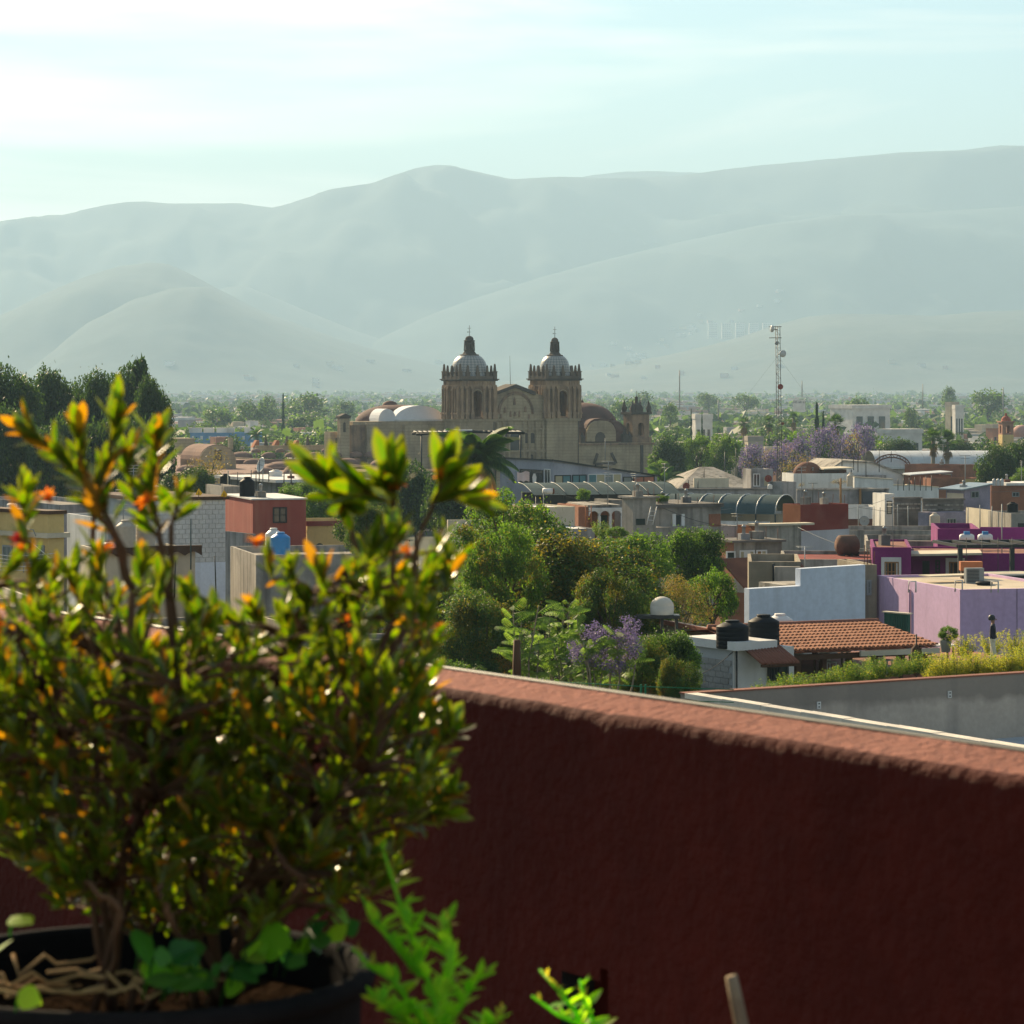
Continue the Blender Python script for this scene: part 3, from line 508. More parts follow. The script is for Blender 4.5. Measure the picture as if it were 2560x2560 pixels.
# low cream house with scalloped brown eave, tanks on it
lo=Fr('cream_house','cream house with a scalloped brown eave under the beige tanks','house',262,1378,165,xl=200,xr=488,a=20); lo.body(M_['cream'],par=.1)
B=MB(); n=6; zt=lo.H+.25; zb=lo.h(1392); pts=[(-.3,zt),(lo.L+.3,zt)]
for i in range(n,0,-1):
    xa=-.3+(lo.L+.6)*i/n; xb=-.3+(lo.L+.6)*(i-1)/n
    pts+=[(xa+(xb-xa)*q/6,zb+.22*math.sin(math.pi*q/6)) for q in range(6)]
pts+=[(-.3,zb)]; B.prism(pts,-.35,-.1); lo.part('scalloped_eave',B,M_['wood_dark'])
tank(314,1368,165,50,68,'beigeplastic','beige water tank on the cream house, nearer the white jug'); tank(364,1366,166,48,66,'beigeplastic','beige water tank on the cream house, beside the block wall')
p=W(275,1369,163); e=empty('plastic_jug',p,.2,'small white plastic jug tank with red print on the brown eave','jug'); B=MB(); B.lathe([(.33,0),(.36,.05),(.36,.2),(.3,.27),(.1,.29)],14); B.build('jug_body',M_['whiteplastic'],e); B=MB(); B.box(-.12,-.37,.08,.14,-.35,.15); B.build('red_print',M_['darkred'],e)
pole(477,1297,1410,158,'leaning green pole in front of the block wall',.04,'teal_sheet',lean=0); pole(436,1400,1480,150,'thin bent pole before the cream house wall',.035,lean=3); pole(540,1390,1480,150,'thin post below the block wall',.035,lean=-3)
pole(551,1300,1390,190,'green post by the grey annex of the red house',.035,'teal_sheet')
for px,py,l in ((497,1229,'yellow flag on the block house roof by itself'),(560,1233,'yellow flag at the corner of the block house roof')):
    p=W(px,py+8,186); e=empty('yellow_flag',p,0,l,'flag'); B=MB(); B.tube([(0,0,-.3),(0,0,.4)],.02,4); B.build('stick',M_['rust'],e); B=MB(); B.add([(-.22,0,0),(0,-.04,.42),(.22,.03,.1),(.1,.08,-.05)],[(0,3,2,1)]); B.build('cloth',mat('yellowcloth',(.85,.5,.02),.8),e)
# red house
rh=Fr('red_house','dark red cubic house with one window and a black tank on top','house',632,1250,210,xl=562,xr=765,a=17); rh.body(M_['red_wall'],M_['lightpaint'],par=.06,th=.1)
B=MB(); B.box(-.12,-.12,rh.H,rh.L+.1,rh.D+.1,rh.H+.1); rh.part('roof_slab',B,M_['lightpaint']); rh.win('f',682,1268,717,1307,2,2,'frame_dark','glass',.1)
tank(618,1246,214,39,54,'blackplastic','black ribbed water tank standing on the red house')
b_=Fr('grey_annex','low grey annex wall at the foot of the red house','annex',633,1335,206,xl=563,xr=640,a=30); b_.body(M_['grey'],M_['lightpaint'],par=.05)
yh=Fr('yellow_house','small yellow house with red coping and an arched niche','house',768,1308,216,D=8,xr=905,a=16); yh.body(M_['yellow'])
B=MB(); B.box(-.1,-.15,yh.H-.2,yh.L,-.003,yh.H+.15); yh.part('red_coping',B,M_['darkred']); (xa,zt),(xb,zb)=yh.f(789,1358),yh.f(809,1392); r=(xb-xa)/2; B=MB(); B.prism([(xa,zb),(xb,zb)]+[(xa+r+r*math.cos(math.pi*i/8),zt-r+r*math.sin(math.pi*i/8)) for i in range(9)],-.06,-.004); yh.part('arched_niche',B,M_['door_dark'])
b_=Fr('low_house','low pale house under the blue tank with tiled edge','house',640,1388,158,xr=1000,D=9,a=14); b_.body(M_['concrete'],M_['deck'])
tank(684,1386,166,42,66,'whiteplastic','white water tank half behind the blue one'); tank(701,1388,160,50,58,'blueplastic','bright blue water tank below the red house')
# back row on the left
gh=Fr('grey_flat_house','grey house with a thin overhanging white roof slab','house',700,1206,300,xl=560,xr=905,a=26); gh.body(M_['grey']); B=MB(); B.box(-.9,-1.1,gh.H,gh.L+.5,gh.D+.5,gh.H+.3); gh.part('roof_slab',B,M_['white']); gh.win('f',762,1217,778,1234,2,1,'frame_steel'); gh.win('l',604,1214,620,1230,2,1)
dish(657,1164,298,20,(-.75,-.45,.25),'whiteplastic','large white satellite dish on the grey flat roof',1.6); tank(689,1196,310,34,22,'whiteplastic','small white water tank behind the satellite dish'); tank(785,1228,280,30,26,'blackplastic','dark water tank near the bright green tree')
tank(524,1220,290,26,30,'blackplastic','black water tank above the yellow flags, farther out'); tank(563,1216,292,26,32,'blackplastic','black water tank beside the thin pale post'); pole(570,1176,1225,285,'pale post beside black tank behind the red house',.07,'cream')
for i,(px,a,b) in enumerate(((594,1180,1240),(628,1175,1230),(648,1148,1240),(672,1178,1196),(640,1185,1215),(710,1180,1200),(728,1185,1200),(600,1205,1240))): pole(px,a,b,295-8*i,['thin rod beside the black tank on red house','thin rod on grey roof left of the dish','tall dark mast next to the white dish','short rod by the small white tank','rod stub behind the black tank','rod on the white slab, nearer the dish','rod on the white slab, farther from the dish','short post at the edge of the red house roof'][i],.05)
b_=Fr('stone_shed','rough pale stone shed wall behind the yellow flags','shed',560,1216,240,xr=602,D=6,a=20); b_.body(M_['concrete'])
# ---------------- centre ----------------
gb=Fr('grey_modern_block','grey building with slanting roof line and a band of curtained windows','building',1383,1152,300,xl=1250,xr=1643,a=30)
zl=gb.f(1643,1191)[1]; B=MB(); L_,D_,H_=gb.L,gb.D,gb.H; B.prism([(0,0),(L_,0),(L_,zl),(0,H_)],0,D_); gb.part('wall',B,mat('bluegrey',(.36,.37,.42),.9,(.28,.29,.33),.4,stain=.25,streak=.3))
B=MB(); B.prism([(-.2,H_),(L_+.2,zl),(L_+.2,zl+.15),(-.2,H_+.15)],-.25,D_+.2); gb.part('roof_edge',B,M_['steel_dark'])
gb.win('f',1386,1188,1427,1213,2,1,'frame_dark',('curtain','curtain_teal')); gb.win('f',1430,1187,1466,1212,2,1,'frame_dark',('curtain_teal','curtain_teal')); gb.win('f',1470,1185,1553,1209,4,1,'frame_white',('curtain_teal','curtain','glass_pale','curtain')); gb.win('f',1557,1192,1580,1207,1,1,'frame_dark','glass_pale'); gb.win('f',1582,1191,1636,1206,2,1,'frame_dark','curtain_red')
B=MB(); (xa,z1),(xb,z0)=gb.f(1385,1214),gb.f(1643,1232); B.box(0,-.3,z0-2,L_,-.01,z1); gb.part('base_panel',B,mat('darkgrey',(.10,.11,.125),.85,stain=.3)); gb.win('l',1362,1172,1377,1212,2,1,'frame_white','glass'); gb.win('l',1300,1172,1358,1212,2,1,'frame_dark','glass')
B=MB(); (ya,z1),(yb,z0)=gb.l(1290,1150),gb.l(1255,1164); 
p=W(1293,1205,285); e=empty('drying_sheet',p,.3,'pale pink bed sheet hanging on the terrace','sheet'); B=MB(); n=8; B.add([(i*.15,.08*math.sin(i*1.3),z+(.12*abs(math.sin(i*.39*2)) if z==0 else -.08*math.sin(i*.8))) for z in (0,.95) for i in range(n+1)],[(i,i+1,n+2+i,n+1+i) for i in range(n)]); B.build('cloth',mat('pinkcloth',(.7,.55,.52),.9),e)
p=W(1336,1206,285); e=empty('white_shirt',p,0,'small white shirt hanging from a line on the terrace','shirt'); B=MB(); B.add([(-.16,0,0),(.16,.03,0),(.2,0,.5),(.08,0,.85),(-.08,0,.85),(-.2,.02,.5)],[(0,1,2,3,4,5)]); B.build('cloth',M_['whiteplastic'],e)
# pergola over the palm
pg=Fr('roof_pergola','dark steel pergola frame above the palm, in front of the church','pergola',1040,1086,310,xr=1312,D=4,a=8,base=W(0,1150,310).z); 
for y in (0,4): B=MB(); B.tube([(0,y,pg.H),(pg.L*.5,y,pg.H+.25),(pg.L,y,pg.H+.1)],.13,5); pg.part('beam',B,M_['steel_dark'])
for i in range(22): B=MB(); x=pg.L*(.02+.96*i/21); B.tube([(x,-.5,pg.H+.25),(x,4.5,pg.H+.25)],.05,4); pg.part('slat',B,M_['steel_dark'])
for x in (.05,.28,.5,.73,.96): B=MB(); B.tube([(pg.L*x,0,-3),(pg.L*x,0,pg.H)],.09,5); pg.part('post',B,M_['steel_dark'])
B=MB(); B.box(pg.L*.27,.3,pg.H+.33,pg.L*.52,.9,pg.H+.5); pg.part('pale_panel',B,M_['white'])
# awnings
aw=Fr('awning_shed','long dark translucent sheet awning with pale seams','awning',1330,1240,272,xr=1700,D=4.5,a=16); zt=aw.H+1.1
B=MB(); B.box(.2,3.9,0,aw.L-.2,4.3,aw.H+.2); aw.part('back_wall',B,M_['darkgrey']); n=9
for i in range(n):
    xa=aw.L*i/n; xb=aw.L*(i+1)/n-.06; B=MB(); V=[]
    for q in range(6): y=-.6+5.1*q/5; z=aw.H+1.05*math.sin(min(1,(q+.3)/5)*1.5); V+=[(xa,y,z),(xb,y,z)]
    B.add(V,[(2*q,2*q+1,2*q+3,2*q+2) for q in range(5)]); aw.part('sheet_panel',B,M_['teal_sheet']); B=MB(); B.tube([Vector(V[2*q])+Vector((0,0,.04)) for q in range(6)],.03,4); aw.part('seam',B,M_['frame_steel'])
for i in range(6): B=MB(); x=.4+(aw.L-.8)*i/5; B.tube([(x,0,0),(x,0,aw.H+.1)],.07,5); aw.part('post',B,M_['steel_dark'])
va=Fr('vaulted_canopy','big curved dark sheet canopy with pale ribs over a terrace','canopy',1600,1281,292,xr=1938,D=8,a=-20); rise=1.75; nb_=7; n=9
def arcp(x,q): t=math.pi*q/n; return (x,4-4*math.cos(t),va.H+rise*math.sin(t))
for i in range(nb_):
    xa=va.L*i/nb_; xb=va.L*(i+1)/nb_-.05; B=MB(); V=[]
    for q in range(n+1): V+=[arcp(xa,q),arcp(xb,q)]
    B.add(V,[(2*q,2*q+1,2*q+3,2*q+2) for q in range(n)],0,True); va.part('sheet_panel',B,M_['teal_sheet'])
for i in range(nb_+1): B=MB(); B.tube([Vector(arcp(va.L*i/nb_-.02,q))+Vector((0,0,.04)) for q in range(n+1)],.05,5); va.part('rib',B,M_['sheet'])
for i in range(8): x=va.L*i/7; B=MB(); B.tube([(x,0,0),(x,0,va.H)],.08,5); va.part('post',B,M_['steel_dark'])
B=MB(); B.box(0,6,0,va.L,6.3,va.H-.2); va.part('back_wall',B,M_['cream']); B=MB(); (xa,z1),(xb,z0)=va.f(1792,1302,-.4),va.f(1925,1318,-.4); B.box(xa,-.6,0,xb,-.4,z1); va.part('white_parapet',B,M_['white'])
# beige block, brick house with arches, concrete tower
b_=Fr('beige_block','plain beige block house in front of the awning','house',1345,1268,205,xl=1270,xr=1437,a=24); b_.body(M_['cream'],M_['white'],par=.1,left=M_['yellow'])
e=empty('roof_floodlight',W(1359,1305,204),0,'white cylinder lamp on a thin pole above the beige block','lamp'); B=MB(); B.tube([(0,0,-1),(0,0,2.0)],.03,5); B.build('pole',M_['frame_steel'],e); B=MB(); B.tube([(-.05,0,2.12),(.62,.1,2.1)],.19,12); B.build('lamp_body',M_['whiteplastic'],e); B=MB(); B.tube([(.6,.1,2.1),(.72,.12,2.1)],.2,12); B.build('end_cap',M_['rust'],e)
ah=Fr('arched_brick_house','small brick house with white scalloped arches and a dark doorway','house',1446,1267,222,xr=1560,D=7,a=12); L_=ah.L; ah.body(M_['brick_wall'],par=.1,x1=ah.f(1471,1300)[0],name='brick_wall')
xs=[ah.f(p,1290)[0] for p in (1472,1499,1527,1556)]; zt=ah.H-.1; zs=ah.f(1480,1287)[1]
for xa,xb in zip(xs,xs[1:]): B=MB(); arch_wall(B,xa,xb,zs-.1,zt,(xa+xb)/2,(xb-xa)*.86,zs-.1,zs-.08,0,.35,n=8); ah.part('white_arch',B,M_['white'])
for x in xs[1:]: B=MB(); B.box(x-.1,0.02,0,x+.1,.3,zs-.1); ah.part('pillar',B,M_['white'])
B=MB(); B.box(xs[0],2.4,0,xs[3],2.6,zt); ah.part('inner_wall',B,M_['brick_wall']); B=MB(); B.box(xs[0],0.36,zt-.02,xs[3],7,zt+.2); ah.part('roof_slab',B,M_['concrete']); B=MB(); (xa,z1),(xb,z0)=ah.f(1500,1288,2.4),ah.f(1518,1328,2.4); B.box(xa,2.3,0,xb,2.39,z1); ah.part('doorway',B,M_['door_dark'])
ladder(1464,1265,1464,1318,219,'orange_wall','rusty ladder fixed to the brick wall beside the arches')
ct=Fr('concrete_stair_tower','bare concrete stair tower with an opening, rising over the terrace','tower',1583,1246,214,xl=1555,xr=1640,a=26); ct.body(M_['concrete'],par=.1); B=MB(); (xa,z1),(xb,z0)=ct.f(1590,1297),ct.f(1612,1312); B.box(xa,-.05,z0,xb,-.004,z1); ct.part('opening',B,M_['door_dark']); B=MB(); B.box(-.25,-.2,ct.H,ct.L+.2,ct.D+.2,ct.H+.14); ct.part('roof_slab',B,M_['concrete'])
ladder(1617,1267,1628,1312,211,'sheet','pale metal ladder leaning on the concrete stair tower')
b_=Fr('low_concrete_box','small concrete box structure left of the stair tower','shed',1522,1250,228,xr=1558,D=3,a=20); b_.body(M_['concrete'])
ch_=Fr('stained_concrete_house','black-stained grey house with two white pillars','house',1640,1266,224,xr=1802,D=8,a=24); ch_.body(M_['concrete'],par=.1); B=MB(); B.box(-.1,-.15,ch_.H-.12,ch_.L+.2,ch_.D,ch_.H+.15); ch_.part('cornice',B,mat('sooty',(.10,.095,.09),.95,(.2,.18,.16),.8,stain=.4))
for px in (1684,1706): (xa,z1),(xb,z0)=ch_.f(px-4,1285),ch_.f(px+4,1314); B=MB(); B.box(xa,-.12,0,xb,-.004,z1); ch_.part('white_pillar',B,M_['white'])
B=MB(); (xa,z1),(xb,z0)=ch_.f(1690,1288),ch_.f(1701,1312); B.box(xa,-.04,z0,xb,-.003,z1); ch_.part('window',B,M_['glass']); (xa,z1),(xb,z0)=ch_.f(1772,1285),ch_.f(1801,1316); B=MB(); B.box(xa,-.04,z0,xb,-.003,z1); ch_.part('brick_panel',B,M_['brick_wall'])
B=MB(); (xa,z1),(xb,_)=ch_.f(1560,1320,-2),ch_.f(1775,1320,-2); B.box(xa,-2.2,0,xb,-1.9,z1); B.box(xa,-1.9,z1-.25,xb,-.16,z1-.05); ch_.part('terrace_wall',B,M_['concrete'])
b_=Fr('low_slab_roof','small pale flat roof slab beside the flowering shrub','shed',1432,1322,200,xr=1487,D=5,a=20); b_.body(M_['grey'],M_['white'],par=.05)
b_=Fr('garden_wall','pale yellow garden wall half behind the feathery tree','wall',1120,1300,178,xr=1330,D=.4,a=10); b_.body(M_['cream'],M_['cream'],par=.01,th=.02)
for px in (1176,): (xa,z1),(xb,z0)=b_.f(px,1308),b_.f(px+10,1342); B=MB(); B.box(xa,-.1,z0,xb,-.004,z1); b_.part('wall_niche',B,M_['door_dark'])
b_=Fr('terrace_wall','low mossy terrace wall behind the big-leaved plants','wall',1300,1352,172,xr=1560,D=.4,a=10); b_.body(M_['concrete'],M_['concrete'],par=.01,th=.02)
# ---------------- right, far to near ----------------
hr=Fr('hip_roof_shed','weathered concrete hipped shed with a cream wall panel','shed',1705,1222,380,xr=1890,D=16,a=8); hr.body(M_['concrete'],par=.02,z1=hr.h(1219,380)); gable_roof(hr,hr.h(1219,380),hr.f(1800,1167,8)[1],.6,M_['concrete'],hip=4.5)
B=MB(); (xa,z1),(xb,z0)=hr.f(1733,1195),hr.f(1820,1222); B.box(xa,-.5,0,xb,-.1,z1); hr.part('cream_panel',B,M_['cream'])
for i,(px,t) in enumerate(((1721,1200),(1745,1201),(1760,1172),(1772,1202),(1790,1172),(1796,1203),(1819,1178),(1812,1130),(1840,1120),(1867,1125))): pole(px,t,1222,372+i*6,'thin post on the roof by the hipped shed, %s in the row'%['first','second','third','fourth','fifth','sixth','seventh','eighth','ninth','tenth'][i],.07)
b_=Fr('long_grey_wall_house','long low grey house wall below the hipped shed','house',1690,1226,345,xr=1985,D=6,a=10); b_.body(M_['grey']); B=MB(); B.box(0,-.2,b_.H,b_.L,.3,b_.H+.2); b_.part('coping',B,M_['sooty'])
b_=Fr('glazed_stair_head','grey stair head with tall glazed door and shutters','shed',1878,1173,350,xr=1932,D=4,a=10); b_.body(M_['grey']); b_.win('f',1883,1184,1900,1216,2,1,'frame_white','glass'); b_.win('f',1908,1190,1924,1216,1,1,'frame_steel','curtain')
dish(1921,1197,348,9,(-.2,-1,.25),'darkred','red round dish beside the glazed stair head',1.); dish(1716,1216,372,9,(-.2,-1,.2),'darkred','red round dish at the foot of the hipped shed',1.)
b_=Fr('grey_block_hut','bare grey block hut with a sloping side wall','hut',1956,1205,322,xl=1925,xr=1991,a=30); b_.body(M_['grey'],par=.2); tank(1925,1222,318,12,12,'whiteplastic','tiny white tank beside the grey block hut')
b_=Fr('grey_warehouse_wall','long grey wall below the white stepped wall','warehouse',1992,1226,330,xr=2222,D=7,a=12); b_.body(M_['grey']); B=MB(); B.box(0,-.15,b_.H,b_.L,.2,b_.H+.15); b_.part('coping',B,M_['concrete']); (xa,z1),(xb,z0)=b_.f(2147,1222),b_.f(2152,1266); B=MB(); B.box(xa,-.2,0,xb,-.01,z1); b_.part('wooden_post',B,M_['wood']); (xa,z1),(xb,z0)=b_.f(2155,1228),b_.f(2215,1262); B=MB(); B.box(xa,-.1,0,xb,-.02,z1); b_.part('dark_panel',B,M_['darkgrey'])
pole(2102,1195,1262,320,'bare dead tree stem against the grey warehouse wall',.12,'wood'); pole(2032,1208,1262,316,'thin antenna mast on the roof before the grey warehouse wall',.05,arms=1)
ww=Fr('white_walled_house','bright white house wall topped by a rusty barrel and awning','house',1984,1184,398,xl=1955,xr=2132,a=12); ww.body(M_['white'])
B=MB(); p=ww.f(1998,1180,2); B.lathe([(1.7*math.cos(i*math.pi/16),1.7*math.sin(i*math.pi/16)) for i in range(9)],14,(0,0,0)); B.v=[(p[0]+1.5+v[0]*1.2,3+v[1],ww.H-.2+v[2]) for v in B.v]; ww.part('rust_dome',B,M_['rust']); B=MB(); (xa,z1),(xb,_)=ww.f(2054,1174,1),ww.f(2128,1174,1); B.prism([(xa,z1),(xb,z1+.15),(xb,z1+.3),(xa,z1+.15)],0,6); ww.part('awning_sheet',B,M_['cream']); B=MB(); B.box(xa+.5,3,ww.H-.1,xb,5,z1-.05); ww.part('shed_box',B,M_['rust'])
for q in (.05,.5,.95): B=MB(); x=lerp(xa,xb,q); B.tube([(x,.3,ww.H-.3),(x,.3,z1)],.06,5); ww.part('post',B,M_['steel_dark'])
tank(2128,1216,392,22,34,'beigeplastic','pale vertical tank standing at the end of the white wall')
sr=Fr('sloping_white_hall','large white hall with a long slope falling to one side','hall',2100,1218,420,xr=2345,D=14,a=10); B=MB(); P=[sr.f(*q) for q in ((2040,1230),(2350,1230),(2325,1213),(2180,1158),(2106,1155),(2060,1185))]; P[0]=(P[0][0],0); P[1]=(P[1][0],0); B.prism(P,0,14); sr.part('wall',B,M_['white']); B=MB()
Q=P[2:]; 
for p,q in zip(Q,Q[1:]): B=MB(); B.prism([p,q,(q[0],q[1]+.25),(p[0],p[1]+.25)],-.3,14.3); sr.part('roof_edge',B,M_['concrete'])
B=MB(); (xa,z1),(xb,z0)=sr.f(2132,1188,-1.5),sr.f(2213,1215,-1.5); B.box(xa,-2,0,xb,-.32,z1); sr.part('lean_to',B,M_['grey'])
sw=Fr('stepped_white_wall','white wall stepping down in three levels','wall',2136,1194,372,xr=2350,D=.6,a=10); B=MB(); Q=[(2136,1194,2233,1199),(2233,1213,2267,1215),(2267,1213,2347,1219)]
for i,q in enumerate(Q): (xa,za),(xb,zb)=sw.f(q[0],q[1]),sw.f(q[2],q[3]); B=MB(); B.prism([(xa,0),(xb-.01,0),(xb-.01,zb),(xa,za)],0,.6); sw.part('wall_section',B,M_['white']); B=MB(); B.prism([(xa,za),(xb-.01,zb),(xb-.01,zb+.12),(xa,za+.12)],-.1,.7); sw.part('coping',B,M_['cream'])
for i in range(7): pole(2245+14*i,1197-i*1.5,1220,366-3*i,'rail post above the stepped white wall, %s from the tall step'%['first','second','third','fourth','fifth','sixth','seventh'][i],.05)
for i,(px,t,b) in enumerate(((2105,1118,1180),(2145,1112,1175),(2165,1122,1190),(2198,1125,1175),(2134,1125,1170),(2228,1128,1150))): pole(px,t,b,405,'tall thin mast over the white hall, %s counted from the purple trees'%['first','second','fourth','fifth','third','sixth'][i],.06)
ar=Fr('arched_metal_roof','long pale arched metal roof with an open lattice truss end','roof hall',2190,1172,520,xr=2500,D=13,a=4); n=14; w2=6.5; 
for i in range(10):
    xa=ar.L*i/10; xb=ar.L*(i+1)/10-.03; B=MB(); V=[]
    for q in range(n+1): t=math.pi*q/n; V+=[(xa,6.5-6.5*math.cos(t),ar.H+3*math.sin(t)),(xb,6.5-6.5*math.cos(t),ar.H+3*math.sin(t))]
    B.add(V,[(2*q,2*q+1,2*q+3,2*q+2) for q in range(n)],0,True); ar.part('sheet_panel',B,M_['sheet'])
B=MB(); B.box(.3,1,0,ar.L-.3,12,ar.H); ar.part('hall_wall',B,M_['concrete'])
for rr_ in (0,1): B=MB(); (xa,_),(xb,_)=ar.f(2182,1160,-.2),ar.f(2276,1160,-.2); B.tube([(lerp(xa,xb,.5)-(xb-xa)/2*(1-.06*rr_)*math.cos(math.pi*q/16),-.25,ar.H+.3-.5*rr_+2.2*math.sin(math.pi*q/16)) for q in range(17)],.12,5); ar.part('truss_chord',B,M_['rust'])
for q in range(16): B=MB(); f0=lambda q,rr_: (lerp(xa,xb,.5)-(xb-xa)/2*(1-.06*rr_)*math.cos(math.pi*q/16),-.25,ar.H+.3-.5*rr_+2.2*math.sin(math.pi*q/16)); B.tube([f0(q,q%2),f0(q+1,(q+1)%2)],.06,4); ar.part('truss_web',B,M_['rust'])
bk=Fr('brick_workshop','brick workshop with sheet lean-tos and glowing yellow panels','workshop',2400,1163,430,xl=2262,xr=2442,a=52); bk.body(M_['brick_wall']); bk.win('l',2338,1183,2379,1193,3,1,'frame_steel','yellow',.1); 
b_=Fr('workshop_lean_to','brown lean-to with pale roof sheet before the brick workshop','shed',2280,1188,418,xr=2378,D=5,a=10); b_.body(M_['brick_wall']); B=MB(); B.prism([(-.5,b_.H),(b_.L,b_.H+.4),(b_.L,b_.H+.52),(-.5,b_.H+.12)],-.8,5); b_.part('roof_sheet',B,M_['sheet'])
b_=Fr('ochre_shed','ochre shed with sunlit yellow boards','shed',2330,1196,410,xr=2450,D=4,a=10); b_.body(M_['brick_wall']); (xa,z1),(xb,z0)=b_.f(2413,1198),b_.f(2443,1210); B=MB(); B.box(xa,-.1,z0,xb,-.01,z1); b_.part('board',B,M_['yellow'])
lv=Fr('lavender_house','stained lavender house with two storeys beside the blue roof','house',2412,1226,282,xl=2365,xr=2476,a=30); zt=lv.f(2476,1211)[1]; B=MB(); B.prism([(0,0),(lv.L,0),(lv.L,zt),(0,lv.H)],0,lv.D); lv.part('wall',B,[M_['lavender']]); B=MB(); B.box(-.05,.2,lv.H*.5,-.004,lv.D-.2,lv.H-.3); lv.part('cream_side',B,M_['cream'])
B=MB(); B.prism([(-.5,lv.H),(lv.L+.2,zt),(lv.L+.2,zt+.12),(-.5,lv.H+.12)],-.3,lv.D+.6); lv.part('roof_sheet',B,mat('bluesheet',(.19,.25,.29),.4,spec=.5)); lv.win('f',2427,1228,2447,1245,2,1,'frame_steel'); lv.win('f',2432,1294,2458,1312,3,1,'frame_steel','glass_pale'); lv.win('f',2415,1292,2423,1312,1,1,'frame_white','glass')
B=MB(); (xa,z1),(xb,z0)=lv.f(2320,1281,-1.5),lv.f(2480,1330,-1.5); B.box(xa,-2,0,xb*.4,-.02,z1); lv.part('lower_storey',B,M_['lavender']); lv.win('f',2366,1296,2390,1314,3,1,'frame_steel','glass',off=-2)
tank(2337,1316,268,26,34,'beigeplastic','beige water tank at the foot of the lavender house')
def lattice(px0,px1,pyt,pyb,Y,label):
    fr=Fr('lattice_block_wall',label,'wall',px0,pyt,Y,xr=px1,D=.3,a=10); z0=fr.f(px0,pyb)[1]; B=MB(); B.box(0,.1,0,fr.L,.3,fr.H-.05); fr.part('backing',B,M_['sooty']); s_=.42; nx=int(fr.L/s_); nz=int((fr.H-z0)/s_); b=MB(); b.box(.03,-.02,.03,s_-.03,.09,s_*.42); me=b.mesh('lattice_block',M_['concrete'])
    for i in range(nx):
        for j in range(nz): shared('lattice_block',me,fr.e,(i*s_+(.2 if j%2 else 0),0,z0+j*s_))
    B=MB(); B.box(-.1,-.1,fr.H-.05,fr.L+.1,.35,fr.H+.15); fr.part('coping',B,M_['sooty'])
lattice(2236,2303,1247,1274,285,'pierced block wall beside the white pillar'); lattice(2308,2410,1250,1277,280,'pierced block wall adjoining the lavender house')
b_=Fr('white_pillar_house','white doorway house end beside the pierced block wall','house',2212,1235,288,xr=2237,D=4,a=10); b_.body(M_['white']); b_.door('f',2217,1252,2229,1285,'cream')
bb=Fr('brown_house','brown brick house at the edge with white roof slab','house',2478,1214,300,xr=2640,D=9,a=12); bb.body(M_['brick_wall']); B=MB(); (xa,z1),(xb,_)=bb.f(2512,1209),bb.f(2640,1209); B.box(xa,-.4,bb.H,bb.L+.3,5,bb.H+.25); bb.part('roof_slab',B,M_['white']); bb.win('f',2530,1230,2548,1242,2,1,'frame_steel')
for i,px in enumerate((2485,2495,2505)): tank(px,1214,296,9,18,'sheet','narrow metal cylinder on the brown house, %s of three'%['first','middle','last'][i],'metal cylinders on the brown house')
b_=Fr('beige_gable_house','beige house end with a sloping parapet below the brown house','house',2478,1275,268,xr=2535,D=7,a=10); zt=b_.f(2535,1310)[1]; B=MB(); B.prism([(0,0),(b_.L,0),(b_.L,zt),(0,b_.H)],0,7); b_.part('wall',B,M_['cream']); tank(2531,1280,262,28,25,'blackplastic','black round water tank on the roof at the edge'); b_=Fr('white_corner_house','pale stained house corner with dark windows at the edge','house',2528,1284,258,xr=2650,D=6,a=10); b_.body(M_['concrete']); b_.win('f',2545,1308,2575,1330,2,1)
b_=Fr('white_low_house','long white low house behind the satellite dish','house',2085,1268,300,xr=2216,D=6,a=10); b_.body(M_['white']); B=MB(); B.box(0,-.1,b_.H*.4,b_.L,-.004,b_.H-1.2); b_.part('red_band',B,M_['rust'])
dish(2160,1303,262,13,(.1,-1,.2),'frame_steel','grey satellite dish on the roof behind the rusty tank',1.1)
for i,px in enumerate((2146,2185,2200,2244,2270,2420,2450,2480)): pole(px,1262+i%3*3,1320,262,'thin fence pole on the roof, %s counted towards the lavender house'%['first','second','third','fourth','fifth','sixth','seventh','eighth'][i],.05,'frame_steel')
b_=Fr('long_low_roof','long low stained roof in front of the grey satellite dish','house',2080,1325,250,xr=2360,D=8,a=-4); b_.body(M_['concrete'],M_['roof_pink'])
# red and white building
rw=Fr('red_and_white_building','dark red windowless building with whitewashed lower wall','building',2001,1262,232,xl=1957,xr=2121,a=28); rw.body(M_['darkred'],par=.15,left=M_['orange_wall']); B=MB(); (xa,z1),(xb,z2)=rw.f(2001,1328),rw.f(2121,1322); B.prism([(0,0),(rw.L,0),(rw.L,z2),(0,z1)],-.12,-.004); rw.part('whitewashed_base',B,mat('greywhite',(.52,.50,.52),.9,(.44,.42,.44),.5,streak=.3,stc=(.3,.28,.28)))
b_=Fr('stained_grey_wall_house','grey house wall with black stains next to the red building','house',1888,1315,226,xl=1842,xr=2003,a=26); b_.body(M_['concrete'],left=M_['orange_wall']); B=MB(); B.box(-.1,-.3,b_.H,b_.L+1,1,b_.H+.15); b_.part('ledge',B,M_['cream'])
b_=Fr('low_grey_wall_house','low dark grey house left of the orange patch','house',1770,1316,236,xr=1850,D=6,a=20); b_.body(M_['grey'])
bc=Fr('derelict_house','derelict concrete house with broken window openings and brick end','house',1835,1356,188,xl=1788,xr=1955,a=20); bc.body(M_['concrete'],par=.3,left=M_['brick_wall']); B=MB(); B.box(-.3,-.4,bc.H,bc.L+.1,bc.D,bc.H+.14); bc.part('roof_slab',B,M_['sooty'])
